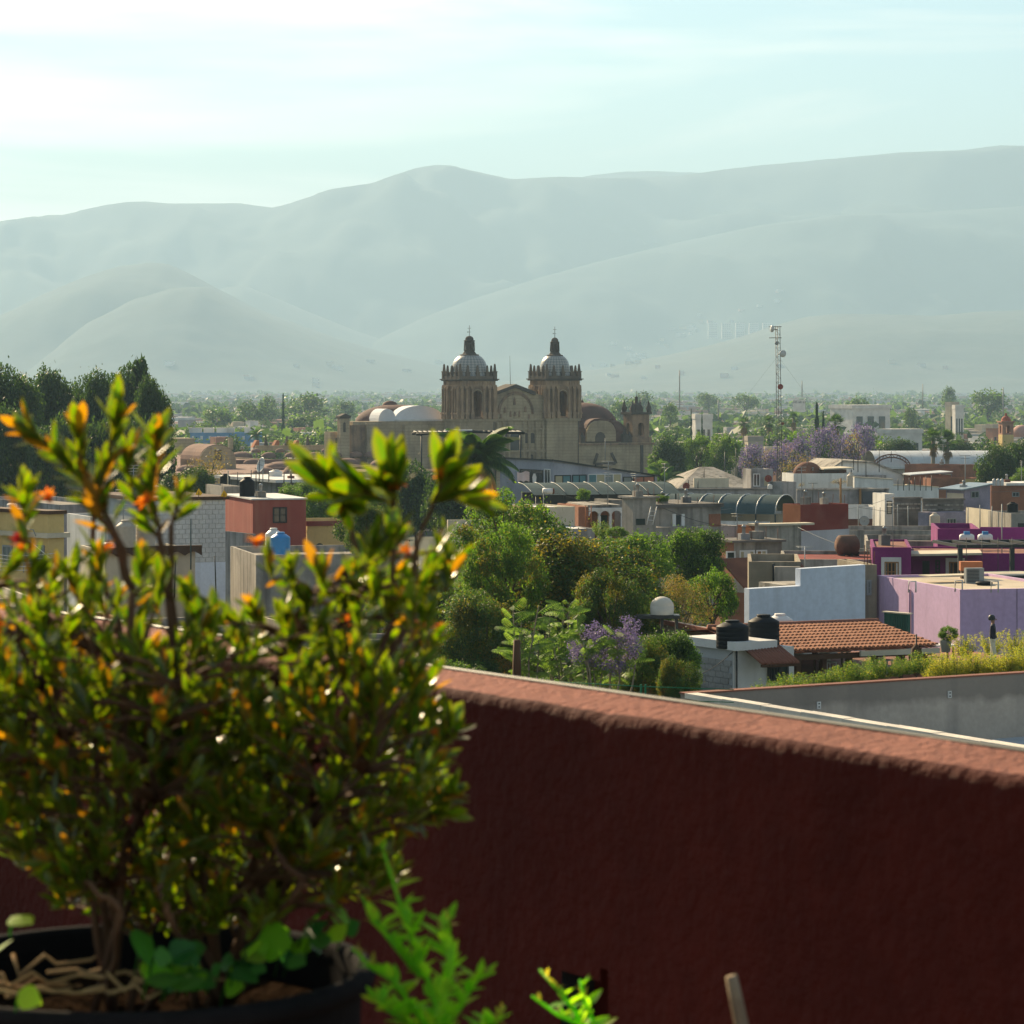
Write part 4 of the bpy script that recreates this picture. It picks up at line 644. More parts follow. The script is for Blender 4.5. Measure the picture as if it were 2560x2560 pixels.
bc.win('f',1815,1378,1838,1398,1,1,'frame_white','door_dark'); bc.win('f',1848,1376,1886,1400,3,1,'frame_white',('curtain','frame_white','curtain')); bc.win('f',1890,1375,1917,1399,2,1,'frame_white',('wood','curtain'))
rr_=Fr('rust_roof_shed','rust red sloping sheet roof below the derelict house','shed',1868,1470,160,xl=1806,xr=1874,a=34,base=gz(160)); B=MB(); (ya,za)=rr_.l(1806,1396); V=[(-.2,-.1,rr_.H),(-.2,rr_.D,za*1.0),(5,rr_.D,za),(5,-.1,rr_.H)]; B.add(V+[(x,y,z-.12) for x,y,z in V],[(0,3,2,1),(4,5,6,7),(0,1,5,4),(1,2,6,5),(2,3,7,6),(3,0,4,7)]); rr_.part('roof_sheet',B,M_['rust']); rr_.body(M_['brick_wall'],z1=rr_.H-.3)
b_=Fr('beige_ruin_wall','stained beige house wall with a pipe above the white wall','house',1872,1404,150,xr=2002,D=7,a=-4); b_.body(mat('oldbeige',(.36,.31,.23),.9,(.27,.23,.17),.5,stain=.45,streak=.6)); B=MB(); x,z=b_.f(1934,1408); B.tube([(x,-.1,z),(x,-.1,z-1.2)],.06,5); b_.part('pipe',B,M_['steel_dark']); (xa,z1),(xb,_)=b_.f(1936,1416,-.5),b_.f(2000,1424,-.5); B=MB(); B.box(xa,-.8,0,xb,-.02,z1); b_.part('lower_block',B,M_['concrete'])
b_=Fr('red_floor_terrace','terrace with a red floor behind the white wall','terrace',1960,1398,175,xr=2200,D=9,a=-4); b_.body(M_['concrete'],M_['darkred'],par=.2)
bw_=Fr('white_boundary_house','big windowless pale blue-white wall behind the tiled roof','house',1873,1432,134,xr=2163,D=8,a=22); zt=bw_.f(2160,1412)[1]; zq=bw_.f(1873,1433)[1]; B=MB(); z1=bw_.f(2001,1418)[1]; x1=bw_.f(2001,1418)[0]; B.prism([(0,0),(bw_.L,0),(bw_.L,zt),(x1,bw_.f(2001,1422)[1]),(x1,bw_.f(2001,1465)[1]),(0,bw_.f(1873,1472)[1])],0,.5); bw_.part('wall',B,M_['bluewhite']); B=MB(); B.box(3.5,.51,0,bw_.L,6,bw_.f(1873,1480)[1]); bw_.part('rear_block',B,M_['concrete'])
# rusty boiler on a frame
e=empty('rusty_boiler',W(2118,1412,182),R(20),'rusty horizontal boiler tank on a steel frame above the white wall','boiler'); B=MB(); B.lathe([(0,-1.0),(.45,-.9),(.62,-.7),(.62,.7),(.45,.9),(0,1.0)],18); B.v=[(v[2]*.72,v[1],v[0]+1.2) for v in B.v]; B.build('vessel',mat('soot_rust',(.09,.065,.05),.85,(.17,.09,.06),.9,stain=.4),e)
for x in (-.45,.1,.5): B=MB(); B.box(x,-.4,-.3,x+.12,.4,.8); B.build('support',M_['steel_dark'],e)
pole(2012,1366,1412,170,'roof antenna with a cross bar on the red floor terrace',.03,'sheet',arms=2); 
# old tank-house with two capped chimneys left of purple house
b_=Fr('old_parapet_house','old stained parapet house behind the purple building','house',2165,1352,196,xr=2345,D=8,a=-6); b_.body(M_['concrete'],M_['deck']); 
for i,px in enumerate((2195,2240)): B=MB(); x,z=b_.f(px,1366,-1); B.lathe([(.45,-1.2),(.45,0),(.55,.03),(.5,.12),(.1,.35),(0,.37)],12,(x,-1,z)); b_.part('capped_vent',B,M_['cream'])
# purple building
pu=Fr('purple_house','deep purple house with a stone-framed window and a canopy','house',2181,1368,172,xr=2278,D=9,a=-6); pu.body(M_['purple'],M_['rustroof'],par=.12); pu.win('f',2203,1393,2253,1455,1,1,'cream' if 0 else 'lightpaint','door_dark',.28,.09,'stone_window'); pu.win('f',2211,1404,2247,1455,4,2,'wood','glass',.08,.1)
pv=Fr('purple_wing','recessed purple wing with doors under a beige canopy','house',2279,1382,176,xr=2640,D=7,a=-6); pv.body(M_['purple'],M_['rustroof'],par=.1); pv.door('f',2306,1402,2324,1450); pv.win('f',2364,1395,2412,1455,1,1,'lightpaint','door_dark',.24,.08,'stone_window'); pv.win('f',2372,1404,2405,1455,3,1,'wood','glass',.08,.1); pv.win('f',2338,1400,2350,1432,1,3,'frame_dark','purple')
B=MB(); (xa,z1),(xb,_)=pv.f(2274,1386,-2.5),pv.f(2456,1386,-2.5); B.prism([(xa,z1-.1),(xb,z1),(xb,z1+.12),(xa,z1+.02)],-2.6,1.); pv.part('canopy',B,M_['cream']); 
mg=Fr('magenta_roof_wall','bright magenta curved parapet wall on the roof','wall',2344,1322,190,xr=2450,D=8,a=-5); mg.body(M_['purple'],M_['deck'],par=1.2); b_=Fr('magenta_wall','magenta parapet wall running to the edge of the view','wall',2450,1318,194,xr=2640,D=.5,a=-14); b_.body(M_['magenta'],M_['magenta'],par=.02,th=.05)
for i,px in enumerate((2417,2463)):
    e=empty('gas_tank',W(px,1358,181),0,['white gas tank with blue cap, nearer the pergola post','white gas tank with blue cap, nearer the magenta corner'][i],'gas tank','gas tanks on the purple house'); B=MB(); B.lathe([(0,-.46),(.2,-.43),(.27,-.3),(.27,.3),(.2,.43),(0,.46)],14); B.v=[(v[2],v[1],v[0]+.3) for v in B.v]; B.build('tank_body',M_['whiteplastic'],e); B=MB(); B.box(-.17,-.14,.53,.17,.14,.72); B.build('blue_cap',M_['blueplastic'],e); B=MB(); B.box(-.35,-.12,0,-.25,.12,.12); B.box(.25,-.12,0,.35,.12,.12); B.build('foot',M_['steel_dark'],e)
pr=Fr('steel_roof_frame','black steel pergola frame on the purple house','pergola',2395,1362,165,xr=2640,D=5,a=8,base=W(0,1460,165).z); 
for y in (0,5): B=MB(); B.box(0,y-.08,pr.H-.18,pr.L,y+.08,pr.H); pr.part('beam',B,M_['steel_dark'])
for i in range(6): x=pr.L*i/5; B=MB(); B.box(x-.05,.09,pr.H-.15,x+.05,4.91,pr.H+.02); pr.part('joist',B,M_['steel_dark'])
for x in (.12,pr.L*.55,pr.L-.1): B=MB(); B.box(x-.12,-.1,0,x+.12,.1,pr.H-.19); pr.part('post',B,M_['steel_dark'])
for i,px in enumerate((2416,2455,2495,2530)): B=MB(); x,z=pr.f(px,1350,-.3); B.tube([(x,-.3,0),(x,-.3,pr.H+.4)],.02,4); pr.part('thin_rod',B,M_['steel_dark'])
# lilac house
lc=Fr('lilac_house','lilac windowless house corner beside the tiled roof','house',2400,1474,140,xl=2192,xr=2700,a=14); lc.body(M_['lilac'],mat('sandroof',(.55,.47,.36),.9,stain=.3),par=.12)
B=MB(); (y_,z1),(_,z0)=lc.l(2277,1474),lc.l(2277,1590); B.tube([(-.06,y_,z0),(-.06,y_,z1)],.05,6); lc.part('drain_pipe',B,mat('lilac_pipe',(.5,.3,.45),.7)); B=MB(); x,z=lc.f(2542,1470); B.tube([(x,-.03,0),(x,-.03,lc.H)],.012,4); lc.part('cable',B,M_['steel_dark'])
for px,py in ((2272,1462),(2388,1460),(2478,1462)):
    x,y=lc.g(px,py+14,lc.H); B=MB(); B.tube([(x,y,lc.H-.1),(x,y,lc.H+.42),(x+.35,y,lc.H+.42),(x+.35,y,lc.H-.1)],.04,5); lc.part('vent_pipe',B,M_['frame_white'])
def onroof(px,py): x,y=lc.g(px,py,lc.H-.12); return lc.e.matrix_basis@Vector((x,y,lc.H-.12))
p=onroof(2435,1458); e=empty('air_conditioner',p,R(8),'grey air conditioning unit on the lilac house roof','air conditioner'); B=MB(); B.box(-.45,-.2,0,.45,.2,.75); B.build('casing',M_['frame_steel'],e)
for k in range(9): B=MB(); B.box(-.4,-.23,.08+k*.07,.2,-.201,.11+k*.07); B.build('grille_slat',M_['steel_dark'],e)
p=onroof(2427,1446); e=empty('potted_plant',p,0,'small plant in a terracotta planter on the lilac roof','plant'); B=MB(); B.box(-.55,-.3,.4,.55,.3,.85); B.build('planter',M_['orange_wall'],e); B=MB(); B.box(-.5,-.25,0,.5,.25,.39); B.build('stand',M_['wood_dark'],e); PLANTER=e
p=onroof(2460,1463); B=MB(); B.lathe([(.3,0),(.42,.06),(.42,.14),(.3,.2),(.22,.14)],18); B.build('coiled_hose',M_['blackplastic'],None,'coiled black hose lying on the lilac roof','hose',loc=p)
b_=Fr('skylight_hatch','curved beige roof hatch with black sides on the lilac house','hatch',2488,1455,152,xr=2620,D=3.5,a=14,base=lc.z0+lc.H-.12); B=MB(); B.box(0,0,0,b_.L,b_.D,b_.H-.1); b_.part('hatch_body',B,M_['steel_dark']); B=MB(); n=8; V=[]
for q in range(n+1): V+=[(-.1,-.15+(b_.D+.3)*q/n,b_.H-.1+.5*math.sin(math.pi*q/n)),(b_.L+.1,-.15+(b_.D+.3)*q/n,b_.H-.1+.5*math.sin(math.pi*q/n))]
B.add(V,[(2*q,2*q+1,2*q+3,2*q+2) for q in range(n)],0,True); b_.part('curved_lid',B,M_['cream'])
p=onroof(2370,1455); B=MB(); B.box(-1.3,-.5,.3,1.3,.6,.36); o=B.build('roof_panel',M_['cream'],None,'tilted cream sheet panel on the lilac roof','panel',loc=p,rz=.4)
gc=Fr('green_cabinet','dark green corrugated metal cabinet against the lilac wall','cabinet',2270,1536,118,xr=2276,xl=2211,a=38); 
gc.body(mat('green_metal',(.02,.10,.075),.5,spec=.4),par=.02)
for k in range(14): y=gc.D*(k+.5)/14; B=MB(); B.box(-.03,y-.03,gc.H*.5,-.003,y+.03,gc.H-.02); gc.part('rib',B,M_['green_metal'])
B=MB(); B.box(-.08,-.06,gc.H,gc.L+.06,gc.D+.06,gc.H+.05); gc.part('top_sheet',B,M_['cream'])
# alley strip between white wall and purple
b_=Fr('narrow_green_house','narrow old house strip with green shutters between white and purple walls','house',2163,1412,150,xr=2192,D=5,a=10); b_.body(M_['oldbeige'],M_['orange_wall']); b_.win('f',2166,1450,2178,1488,1,2,'frame_steel','glass_pale')

def clutter():
    g=random.Random(31)
    for fr,nm,n in ((rh,'red house',1),(blk,'block house',1),(gh,'grey flat-roofed house',2),(ct,'concrete stair tower',1),(ch_,'stained concrete house',2),(rw,'red and white building',2),(bc,'derelict house',2),(bb,'brown house',1),(ww,'white walled house',1),(lv,'lavender house',1),(pu,'purple house',1),(bk,'brick workshop',1)):
        for k in range(n):
            x=fr.L*(.25+.5*(k+.3*g.random())/max(1,n-.5)); y=fr.D*g.uniform(.15,.5); p=fr.e.matrix_basis@Vector((x,y,fr.H+.02)); e=empty('roof_vent',p,g.random(),'small metal roof vent on the %s%s'%(nm,('',', farther along its roof')[k]),'roof vent'); B=MB(); s_=g.uniform(.7,1.2); B.box(-.3*s_,-.3*s_,-.3,.3*s_,.3*s_,.5*s_); B.build('vent_box',M_[g.choice(('concrete','grey','rust'))],e); B=MB(); B.lathe([(.12,.5*s_),(.12,.9*s_),(.2,.92*s_),(.05,1.05*s_)],8); B.build('vent_cowl',M_['metal'],e)
    for i,(fr,nm) in enumerate(((ct,'concrete stair tower'),(ch_,'stained concrete house'),(bc,'derelict house'),(rw,'red and white building'),(b_,'narrow old house'))):
        
        for k,q in enumerate((.1,.4,.7,.95)): rebar(fr,[(fr.L*q,fr.D*.08)],fr.H,.9,'rusty steel rod sticking up from the %s, %s along its front'%(nm,('first','second','third','fourth')[k]))
clutter()
def aerials():
    g=random.Random(77)
    for fr,nm in ((gh,'grey flat-roofed house'),(gb,'grey modern block'),(ah,'arched brick house'),(ct,'concrete stair tower'),(ch_,'stained concrete house'),(rw,'red and white building'),(bc,'derelict house'),(lv,'lavender house'),(bb,'brown house'),(ww,'white walled house'),(sr,'sloping white hall'),(bk,'brick workshop'),(hr,'hipped shed'),(pu,'purple house'),(pv,'purple wing'),(blk,'block house'),(lo,'cream house')):
        x=fr.L*g.uniform(.15,.85); y=fr.D*g.uniform(.2,.6); p=fr.e.matrix_basis@Vector((x,y,fr.H-.2)); h=g.uniform(1.8,3.6); e=empty('roof_aerial',p,g.random()*3,'thin television aerial standing on the %s'%nm,'aerial','television aerials on the roofs'); B=MB(); B.tube([(0,0,0),(g.uniform(-.1,.1),0,h)],.035,4); B.build('mast_pole',M_['frame_steel'],e)
        for k in range(g.randint(2,5)): B=MB(); z=h*(1-.08*k); B.tube([(-.5+.06*k,0,z),(.5-.06*k,0,z)],.022,3); B.build('aerial_rod',M_['frame_steel'],e)
aerials()
def cable(a,b,sag,label):
    A,B2=W(*a),W(*b); P=[A.lerp(B2,i/14)-Vector((0,0,sag*math.sin(math.pi*i/14))) for i in range(15)]; B=MB(); B.tube([p-A for p in P],.018,3); B.build('overhead_cable',M_['steel_dark'],None,label,'cable','cables between the roofs',loc=A)
cable((1359,1222,204),(1640,1255,224),.6,'thin cable from the beige block lamp to the concrete house'); cable((2146,1268,262),(2420,1268,262),.5,'thin cable strung along the fence poles'); cable((1995,1318,225),(2300,1372,172),.7,'thin cable from the red building to the purple house'); cable((1760,1172,380),(1945,1150,430),.8,'thin cable between the hipped shed and the mast'); cable((2395,1362,165),(2640,1330,165),.4,'thin cable above the purple house'); cable((648,1150,295),(880,1170,300),.6,'thin cable from the dish mast to the right'); cable((1530,1262,226),(1965,1240,330),1.,'long cable sagging from the stair tower towards the grey hut'); cable((1880,1318,226),(1640,1262,224),.5,'cable across the stained concrete roofs'); cable((2001,1262,232),(2236,1240,285),.7,'cable from the dark red block to the white pillar house'); cable((2412,1226,282),(2640,1205,300),.5,'cable along the brown house roof'); cable((1700,1165,380),(1385,1150,300),.8,'cable from the modern block to the hipped shed'); cable((2100,1155,420),(2500,1150,430),1.,'cable over the arched metal roof'); cable((1740,1690,96),(1832,1630,98),.1,'black cable hanging on the grey block wall')
# ---------------- tile-roofed restaurant and tank house ----------------
th=Fr('tank_house','small white house with grey block side and black tanks on its slab','house',1832,1625,98,xl=1737,xr=1985,a=32); th.body(M_['white'],M_['lightpaint'],par=.05,left=M_['mortar'])
mat('greyblock',(.34,.33,.31),.92,(.26,.255,.24),1.2,fine=.35); bh=.2; nr=9; bw=.42; nb=int(th.D/bw); B=MB(); B.box(-.04,.012,.012,0,bw-.012,bh-.012); me=B.mesh('block',M_['greyblock'])
for j in range(nr):
    for k in range(nb): shared('block',me,th.e,(-.003-.008*rng.random(),k*bw+(.2 if j%2 else .05),th.H-.35-bh*(j+1)))
B=MB(); B.box(-.15,-.35,th.H,th.L*.62,2.6,th.H+.28); th.part('white_slab',B,M_['lightpaint']); th.win('f',1918,1653,1948,1705,4,3,'frame_dark','glass',.06); th.door('f',1950,1653,1970,1712)
B=MB(); x,z=th.f(1840,1625); B.tube([(.1,-.08,0),(.1,-.08,th.H)],.03,5); th.part('drain_pipe',B,M_['frame_dark'])
tank(1831,1620,98.5,82,70,'blackplastic','big black water tank on the white slab, farther from the tiles'); tank(1909,1614,100,79,78,'blackplastic','big black water tank on the white slab, touching the tiled roof'); tank(1950,1600,108,64,66,'whiteplastic','white tank with a pale cone top behind the black tanks')
fr_=Fr('flat_roof_shed','long flat shed roof with a rusty front edge beside the tanks','shed',1862,1592,104,xl=1655,xr=1890,a=20); fr_.body(M_['concrete'],M_['sandroof'],par=.06); B=MB(); B.box(-.12,-.1,fr_.H-.1,-.005,fr_.D,fr_.H+.06); fr_.part('rusty_edge',B,M_['rustroof']); B=MB(); B.box(-.08,0,fr_.H-1.2,-.006,fr_.D,fr_.H-.5); fr_.part('dark_boards',B,M_['wood_dark'])
e=empty('white_dome_tank',W(1655,1536,103),0,'white round-topped tank on a dark stand by the trees','water tank'); B=MB(); B.lathe([(.40,0),(.41,.26)]+[(.41*math.cos(math.pi/2*i/7),.26+.36*math.sin(math.pi/2*i/7)) for i in range(8)],18); B.build('tank_body',mat('ivoryplastic',(.6,.55,.46),.6),e); B=MB(); B.box(-.9,-.4,-.12,.6,.4,-.01); B.build('stand_top',M_['steel_dark'],e)
for x in (-.8,.0,.5): B=MB(); B.box(x-.04,-.3,-.8,x+.04,.3,-.13); B.build('stand_leg',M_['steel_dark'],e)
# tiled roof: each barrel tile its own piece
tr=Fr('tiled_pavilion','open pavilion with a red barrel-tile roof on dark posts','pavilion',1958,1648,101,a=24,xr=2348,D=6,base=gz(101))
P0=Vector((*tr.f(1952,1648,-.4)[:1],-.4,tr.f(1952,1648,-.4)[1])); 
def tp(px,py,y): x,z=tr.f(px,py,y); return Vector((x,y,z))
A0=tp(1952,1572,4.2); A1=tp(2185,1551,4.2); E0=tp(1975,1637,0.); E1=tp(2345,1608,0.)
zr_=(A0.z+A1.z)/2; ze_=(E0.z+E1.z)/2; xL,xR=A0.x,A1.x; eL,eR=E0.x-.9,E1.x
rows,cols=9,40; slope=Vector((0,4.2,zr_-ze_)); sl_len=slope.length/rows; tw=(eR-eL)/cols; ang=math.atan2(zr_-ze_,4.2)
B=MB(); n=5; V=[]
for q in range(n+1): t=math.pi*q/n; V+=[(tw/2-.46*tw*math.cos(t),0,.075*math.sin(t)+.03),(tw/2-.40*tw*math.cos(t),sl_len*1.12,.06*math.sin(t))]
B.add(V,[(2*q,2*q+2,2*q+3,2*q+1) for q in range(n)],0,True); B.add([V[2*q] for q in range(n+1)],[tuple(range(n,-1,-1))]); tm=B.mesh('roof_tile',M_['tile'])
cnt=[]; 
for r in range(rows):
    f=(r+.5)/rows
    for c_ in range(cols):
        x=eL+c_*tw; xmax=lerp(eR,xR+.2,f)
        if x>xmax: continue
        cnt.append((r,c_,x))
rest=MB()
for i,(r,c_,x) in enumerate(cnt):
    y=4.2*r/rows-.05; z=ze_+(zr_-ze_)*r/rows+.02; jx=rng.uniform(-.012,.012)
    if i<300:
        o=shared('roof_tile',tm,tr.e,(x+jx,y,z)); o.rotation_euler=(ang+rng.uniform(-.015,.015),0,rng.uniform(-.02,.02))
    else:
        Mx=Matrix.Translation((x+jx,y,z))@Matrix.Rotation(ang,4,'X'); rest.add([Mx@v.co for v in tm.vertices],[tuple(p.vertices) for p in tm.polygons],0)
rest.build('upper_roof_tiles',M_['tile'],tr.e,kind='stuff')
B=MB(); B.add([(eL,0,ze_-.05),(eR,0,ze_-.05),(xR+.2,4.2,zr_-.05),(eL,4.2,zr_-.05)],[(0,1,2,3)]); tr.part('roof_deck',B,M_['rustroof'])
B=MB(); B.tube([(eL,4.25,zr_+.05),(xR+.2,4.25,zr_+.05)],.11,8); tr.part('ridge_tiles',B,M_['rustroof'])
B=MB(); B.add([(xR+.2,4.2,zr_),(eR,0,ze_),(eR+.1,4.2,ze_-.1)],[(0,1,2)]); B.add([(eL,4.3,zr_-.02),(xR+.2,4.3,zr_-.02),(eR,8.5,ze_),(eL,8.5,ze_)],[(0,1,2,3)]); tr.part('rear_slope',B,M_['rustroof'])
B=MB(); B.box(eL+3.6,-.12,ze_-.24,eR,-.02,ze_-.06); tr.part('pale_fascia',B,M_['cream']); B=MB(); B.box(eL+.2,.05,ze_-.3,eR-.1,.2,ze_-.12); tr.part('eave_beam',B,M_['wood_dark'])
for i in range(7): x=lerp(eL+.4,eR-.3,i/6); B=MB(); B.box(x-.09,.3,0,x+.09,.5,ze_-.2); tr.part('post',B,M_['wood_dark'])
for i in range(5): x=lerp(eL+.4,eR-.3,i/4); B=MB(); B.box(x-.08,7.9,0,x+.08,8.1,ze_-.2); tr.part('post',B,M_['wood_dark'])
zf=tr.f(2100,1690,0)[1]; B=MB(); B.box(eL-1,0.3,zf-.4,eR+6,9,zf-.1); tr.part('terrace_floor',B,M_['rustroof']); B=MB(); B.box(eL+1.2,8.6,0,eR+1,8.9,zf+.9); tr.part('back_wall',B,M_['white'])
lt=Fr('small_tiled_awning','short dark tiled awning over the white house door','awning',1905,1660,97,xr=2000,D=1.2,a=24,base=gz(97)); B=MB()
for i in range(11): x=lt.L*i/11; b=MB(); b.tube([(x+.06,0,lt.H),(x+.06,1.3,lt.H+.42)],.065,8); lt.part('roof_tile',b,M_['rustroof'])
B.box(0,0,lt.H-.12,lt.L,.1,lt.H-.03); lt.part('eave_board',B,M_['wood_dark'])
# tables, chairs and pots on the terrace
def world(fr,x,y,z): return fr.e.matrix_basis@Vector((x,y,z))
spots=[(1.8,2,'white-topped table in the pavilion, nearest the white house'),(4,2.6,'white-topped table under the middle of the tiles'),(6.3,2.2,'white-topped table beside the pavilion posts'),(8.6,3,'white-topped table at the far end of the tiles')]
for x,y,l in spots:
    e=empty('terrace_table',world(tr,eL+x,y,zf-.1),.2,l,'table','tables in the tiled pavilion'); B=MB(); B.box(-.6,-.4,.68,.6,.4,.74); B.build('tabletop',M_['white'],e)
    for sx in (-.5,.5):
        for sy in (-.3,.3): B=MB(); B.box(sx-.03,sy-.03,0,sx+.03,sy+.03,.68); B.build('leg',M_['wood_dark'],e)
for i,(x,y,l) in enumerate(((1.0,1.6,'white chair by the table nearest the white house'),(3.2,1.4,'white chair under the middle of the tiles'),(5.4,1.3,'white chair beside the pavilion posts'),(7.7,1.6,'brown chair at the far end of the tiles'))):
    e=empty('terrace_chair',world(tr,eL+x,y,zf-.1),.5*i,l,'chair','chairs in the tiled pavilion'); m=M_['white'] if i<3 else M_['wood']; B=MB(); B.box(-.22,-.22,.42,.22,.22,.46); B.build('seat',m,e); B=MB(); B.box(-.22,.19,.46,.22,.23,.9); B.build('backrest',m,e)
    for sx in (-.19,.19):
        for sy in (-.19,.19): B=MB(); B.box(sx-.02,sy-.02,0,sx+.02,sy+.02,.42); B.build('leg',m,e)
e=empty('closed_parasol',W(2291,1690,93),0,'closed dark parasol standing among the green plants','parasol'); B=MB(); B.lathe([(.02,1.0),(.16,.85),(.2,.5),(.17,.1),(.05,0)],10); B.build('folded_canopy',M_['wood_dark'],e); B=MB(); B.tube([(0,0,-.6),(0,0,1.3)],.025,6); B.build('pole',M_['steel_dark'],e)
# ---------------- neighbour's flat roof with a grey parapet ----------------
nb=Fr('neighbour_roof','grey plastered flat roof with a pale concrete coping','roof terrace',1716,1736,45,a=30,base=W(0,1741,45).z-6); PL=14.; zt=nb.H; fl=zt-1.02
mat('grey_plaster',(.50,.43,.36),.92,(.40,.345,.29),.9,stain=.55,stc=(.13,.125,.12),streak=.6,bump=.25,bsc=9,fine=.2); mat('coping_pale',(.72,.66,.56),.9,(.5,.47,.42),1.5,stain=.3,stc=(.3,.28,.25),bump=.2,bsc=20); mat('roof_screed',(.48,.52,.54),.8,(.40,.44,.46),.7,stain=.3,fine=.2)
B=MB(); B.box(0,.0,0,PL,.16,zt-.004); nb.part('rear_parapet',B,M_['grey_plaster']); B=MB(); B.box(-.02,-.02,zt,PL,.17,zt+.022); nb.part('brick_edge',B,M_['rustroof'])
B=MB(); B.box(0,-9,0,.16,-.003,zt-.06); nb.part('side_parapet',B,M_['grey_plaster'])
k=9
for i in range(k): B=MB(); B.box(-.03,-1.0*(i+1)+.012,zt-.057,.19,-1.0*i,zt+.02+.006*(i%2)); nb.part('coping_slab',B,M_['coping_pale'])
B=MB(); B.box(.16,-9,0,PL,-.003,fl); nb.part('roof_floor',B,M_['roof_screed'])
for px,py in ((2046,1763),(2373,1736)):
    x,z=nb.f(px,py); B=MB(); B.box(x-.035,-.02,z-.055,x+.035,-.003,z+.055); o=nb.part('socket_plate',B,M_['lightpaint'])
    for dz in (-.025,.025): B=MB(); B.box(x-.014,-.024,z+dz-.01,x+.014,-.0205,z+dz+.01); B.build('socket_hole',M_['frame_dark'],o)
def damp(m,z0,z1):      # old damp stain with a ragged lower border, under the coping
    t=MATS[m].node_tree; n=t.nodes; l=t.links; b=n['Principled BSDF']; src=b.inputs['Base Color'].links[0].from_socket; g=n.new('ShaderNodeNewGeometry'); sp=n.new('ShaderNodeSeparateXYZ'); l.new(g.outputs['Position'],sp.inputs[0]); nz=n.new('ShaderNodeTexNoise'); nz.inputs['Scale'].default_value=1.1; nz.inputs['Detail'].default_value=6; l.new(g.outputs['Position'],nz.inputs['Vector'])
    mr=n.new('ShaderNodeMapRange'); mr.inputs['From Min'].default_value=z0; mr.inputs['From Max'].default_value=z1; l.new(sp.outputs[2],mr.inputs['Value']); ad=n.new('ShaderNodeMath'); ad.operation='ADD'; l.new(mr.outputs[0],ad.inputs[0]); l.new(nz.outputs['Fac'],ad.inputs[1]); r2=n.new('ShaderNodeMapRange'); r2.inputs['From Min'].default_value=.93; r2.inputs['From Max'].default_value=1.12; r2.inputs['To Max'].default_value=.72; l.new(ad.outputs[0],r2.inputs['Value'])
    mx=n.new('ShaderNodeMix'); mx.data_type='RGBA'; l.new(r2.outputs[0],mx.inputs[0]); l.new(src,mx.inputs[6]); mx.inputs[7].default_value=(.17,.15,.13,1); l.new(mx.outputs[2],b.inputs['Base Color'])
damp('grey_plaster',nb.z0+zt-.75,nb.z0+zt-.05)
# wire fence beyond the terrace wall
e=empty('green_wire_fence',W(1608,1752,40),0,'thin green wire fence with a double post beyond the red wall','fence')
for dx in (-.03,.03): B=MB(); B.box(dx-.012,-.012,-1,dx+.012,.012,.22); B.build('post',mat('green_paint',(.03,.2,.1),.5),e)
for z in (.02,.19): B=MB(); B.tube([(-1.6,0,z+.09),(0,0,z),(1.2,-.2,z-.02)],.006,4); B.build('wire',M_['green_paint'],e)
# communications mast
e=empty('lattice_mast',W(1952,1190,430),0,'tall thin guyed lattice mast carrying round dishes','mast'); Hm=(1190-815)/F*430; mw=.32
for k,(dx,dy) in enumerate(((-mw,0),(mw,0),(0,mw*1.5))): B=MB(); B.tube([(dx+.0,dy,-8),(dx-.45*1,dy,Hm)],.045,5); B.build('mast_leg',M_['steel_dark'],e)
B=MB(); n=44
for i in range(n):
    z=-6+(Hm+6)*i/n; z2=-6+(Hm+6)*(i+1)/n; o1=-.45*(z+8)/(Hm+8); o2=-.45*(z2+8)/(Hm+8); s_=1 if i%2 else -1
    B.tube([(o1-mw*s_,0,z),(o2+mw*s_,0,z2)],.022,3); B.tube([(o1-mw,0,z),(o1+mw,0,z)],.018,3)
B.build('lattice_bracing',M_['steel_dark'],e,kind='stuff')
def mdish(px,py,rpx,face,m,name='mast_dish'):
    p=W(px,py,430)-e.location; r=rpx/F*430; q=Vector(face).normalized().to_track_quat('Z','Y').to_matrix().to_4x4(); M=Matrix.Translation(p)@q; b=MB(); b.lathe([(0,-r*.55),(r*.6,-r*.5),(r*.98,-r*.2),(r,r*.15),(r*.9,r*.3),(0,r*.36)],18); b.v=[tuple(M@Vector(v)) for v in b.v]; b.build(name,m,e)
    b=MB(); b.tube([p,(-.45*(p.z+8)/(Hm+8),0,p.z-.1)],.06,4); b.build('dish_arm',M_['steel_dark'],e)
mdish(1930,822,8.5,(-1,-.25,0),M_['sheet']); mdish(1942,858,5,(-.3,-1,0),M_['frame_steel']); mdish(1957,884,9,(.45,-1,0),M_['sheet']); mdish(1951,967,7,(.1,-1,0),M_['darkred']); mdish(1957,1059,4,(.5,-1,0),M_['rust'])
B=MB(); B.box(-.1,-.2,Hm*.69,.5,.1,Hm*.69+.75); 
for i,(dx,dy) in enumerate(((-16,4),(15,6),(0,20))): B=MB(); B.tube([(-.4,0,Hm*.8),(dx,dy,-3)],.01,3); B.build('guy_wire',M_['steel_dark'],e)
for z in (Hm-.1,Hm-1.7): B=MB(); B.tube([(-1.7,0,z),(.1,0,z)],.05,4); B.build('bracket',M_['steel_dark'],e)
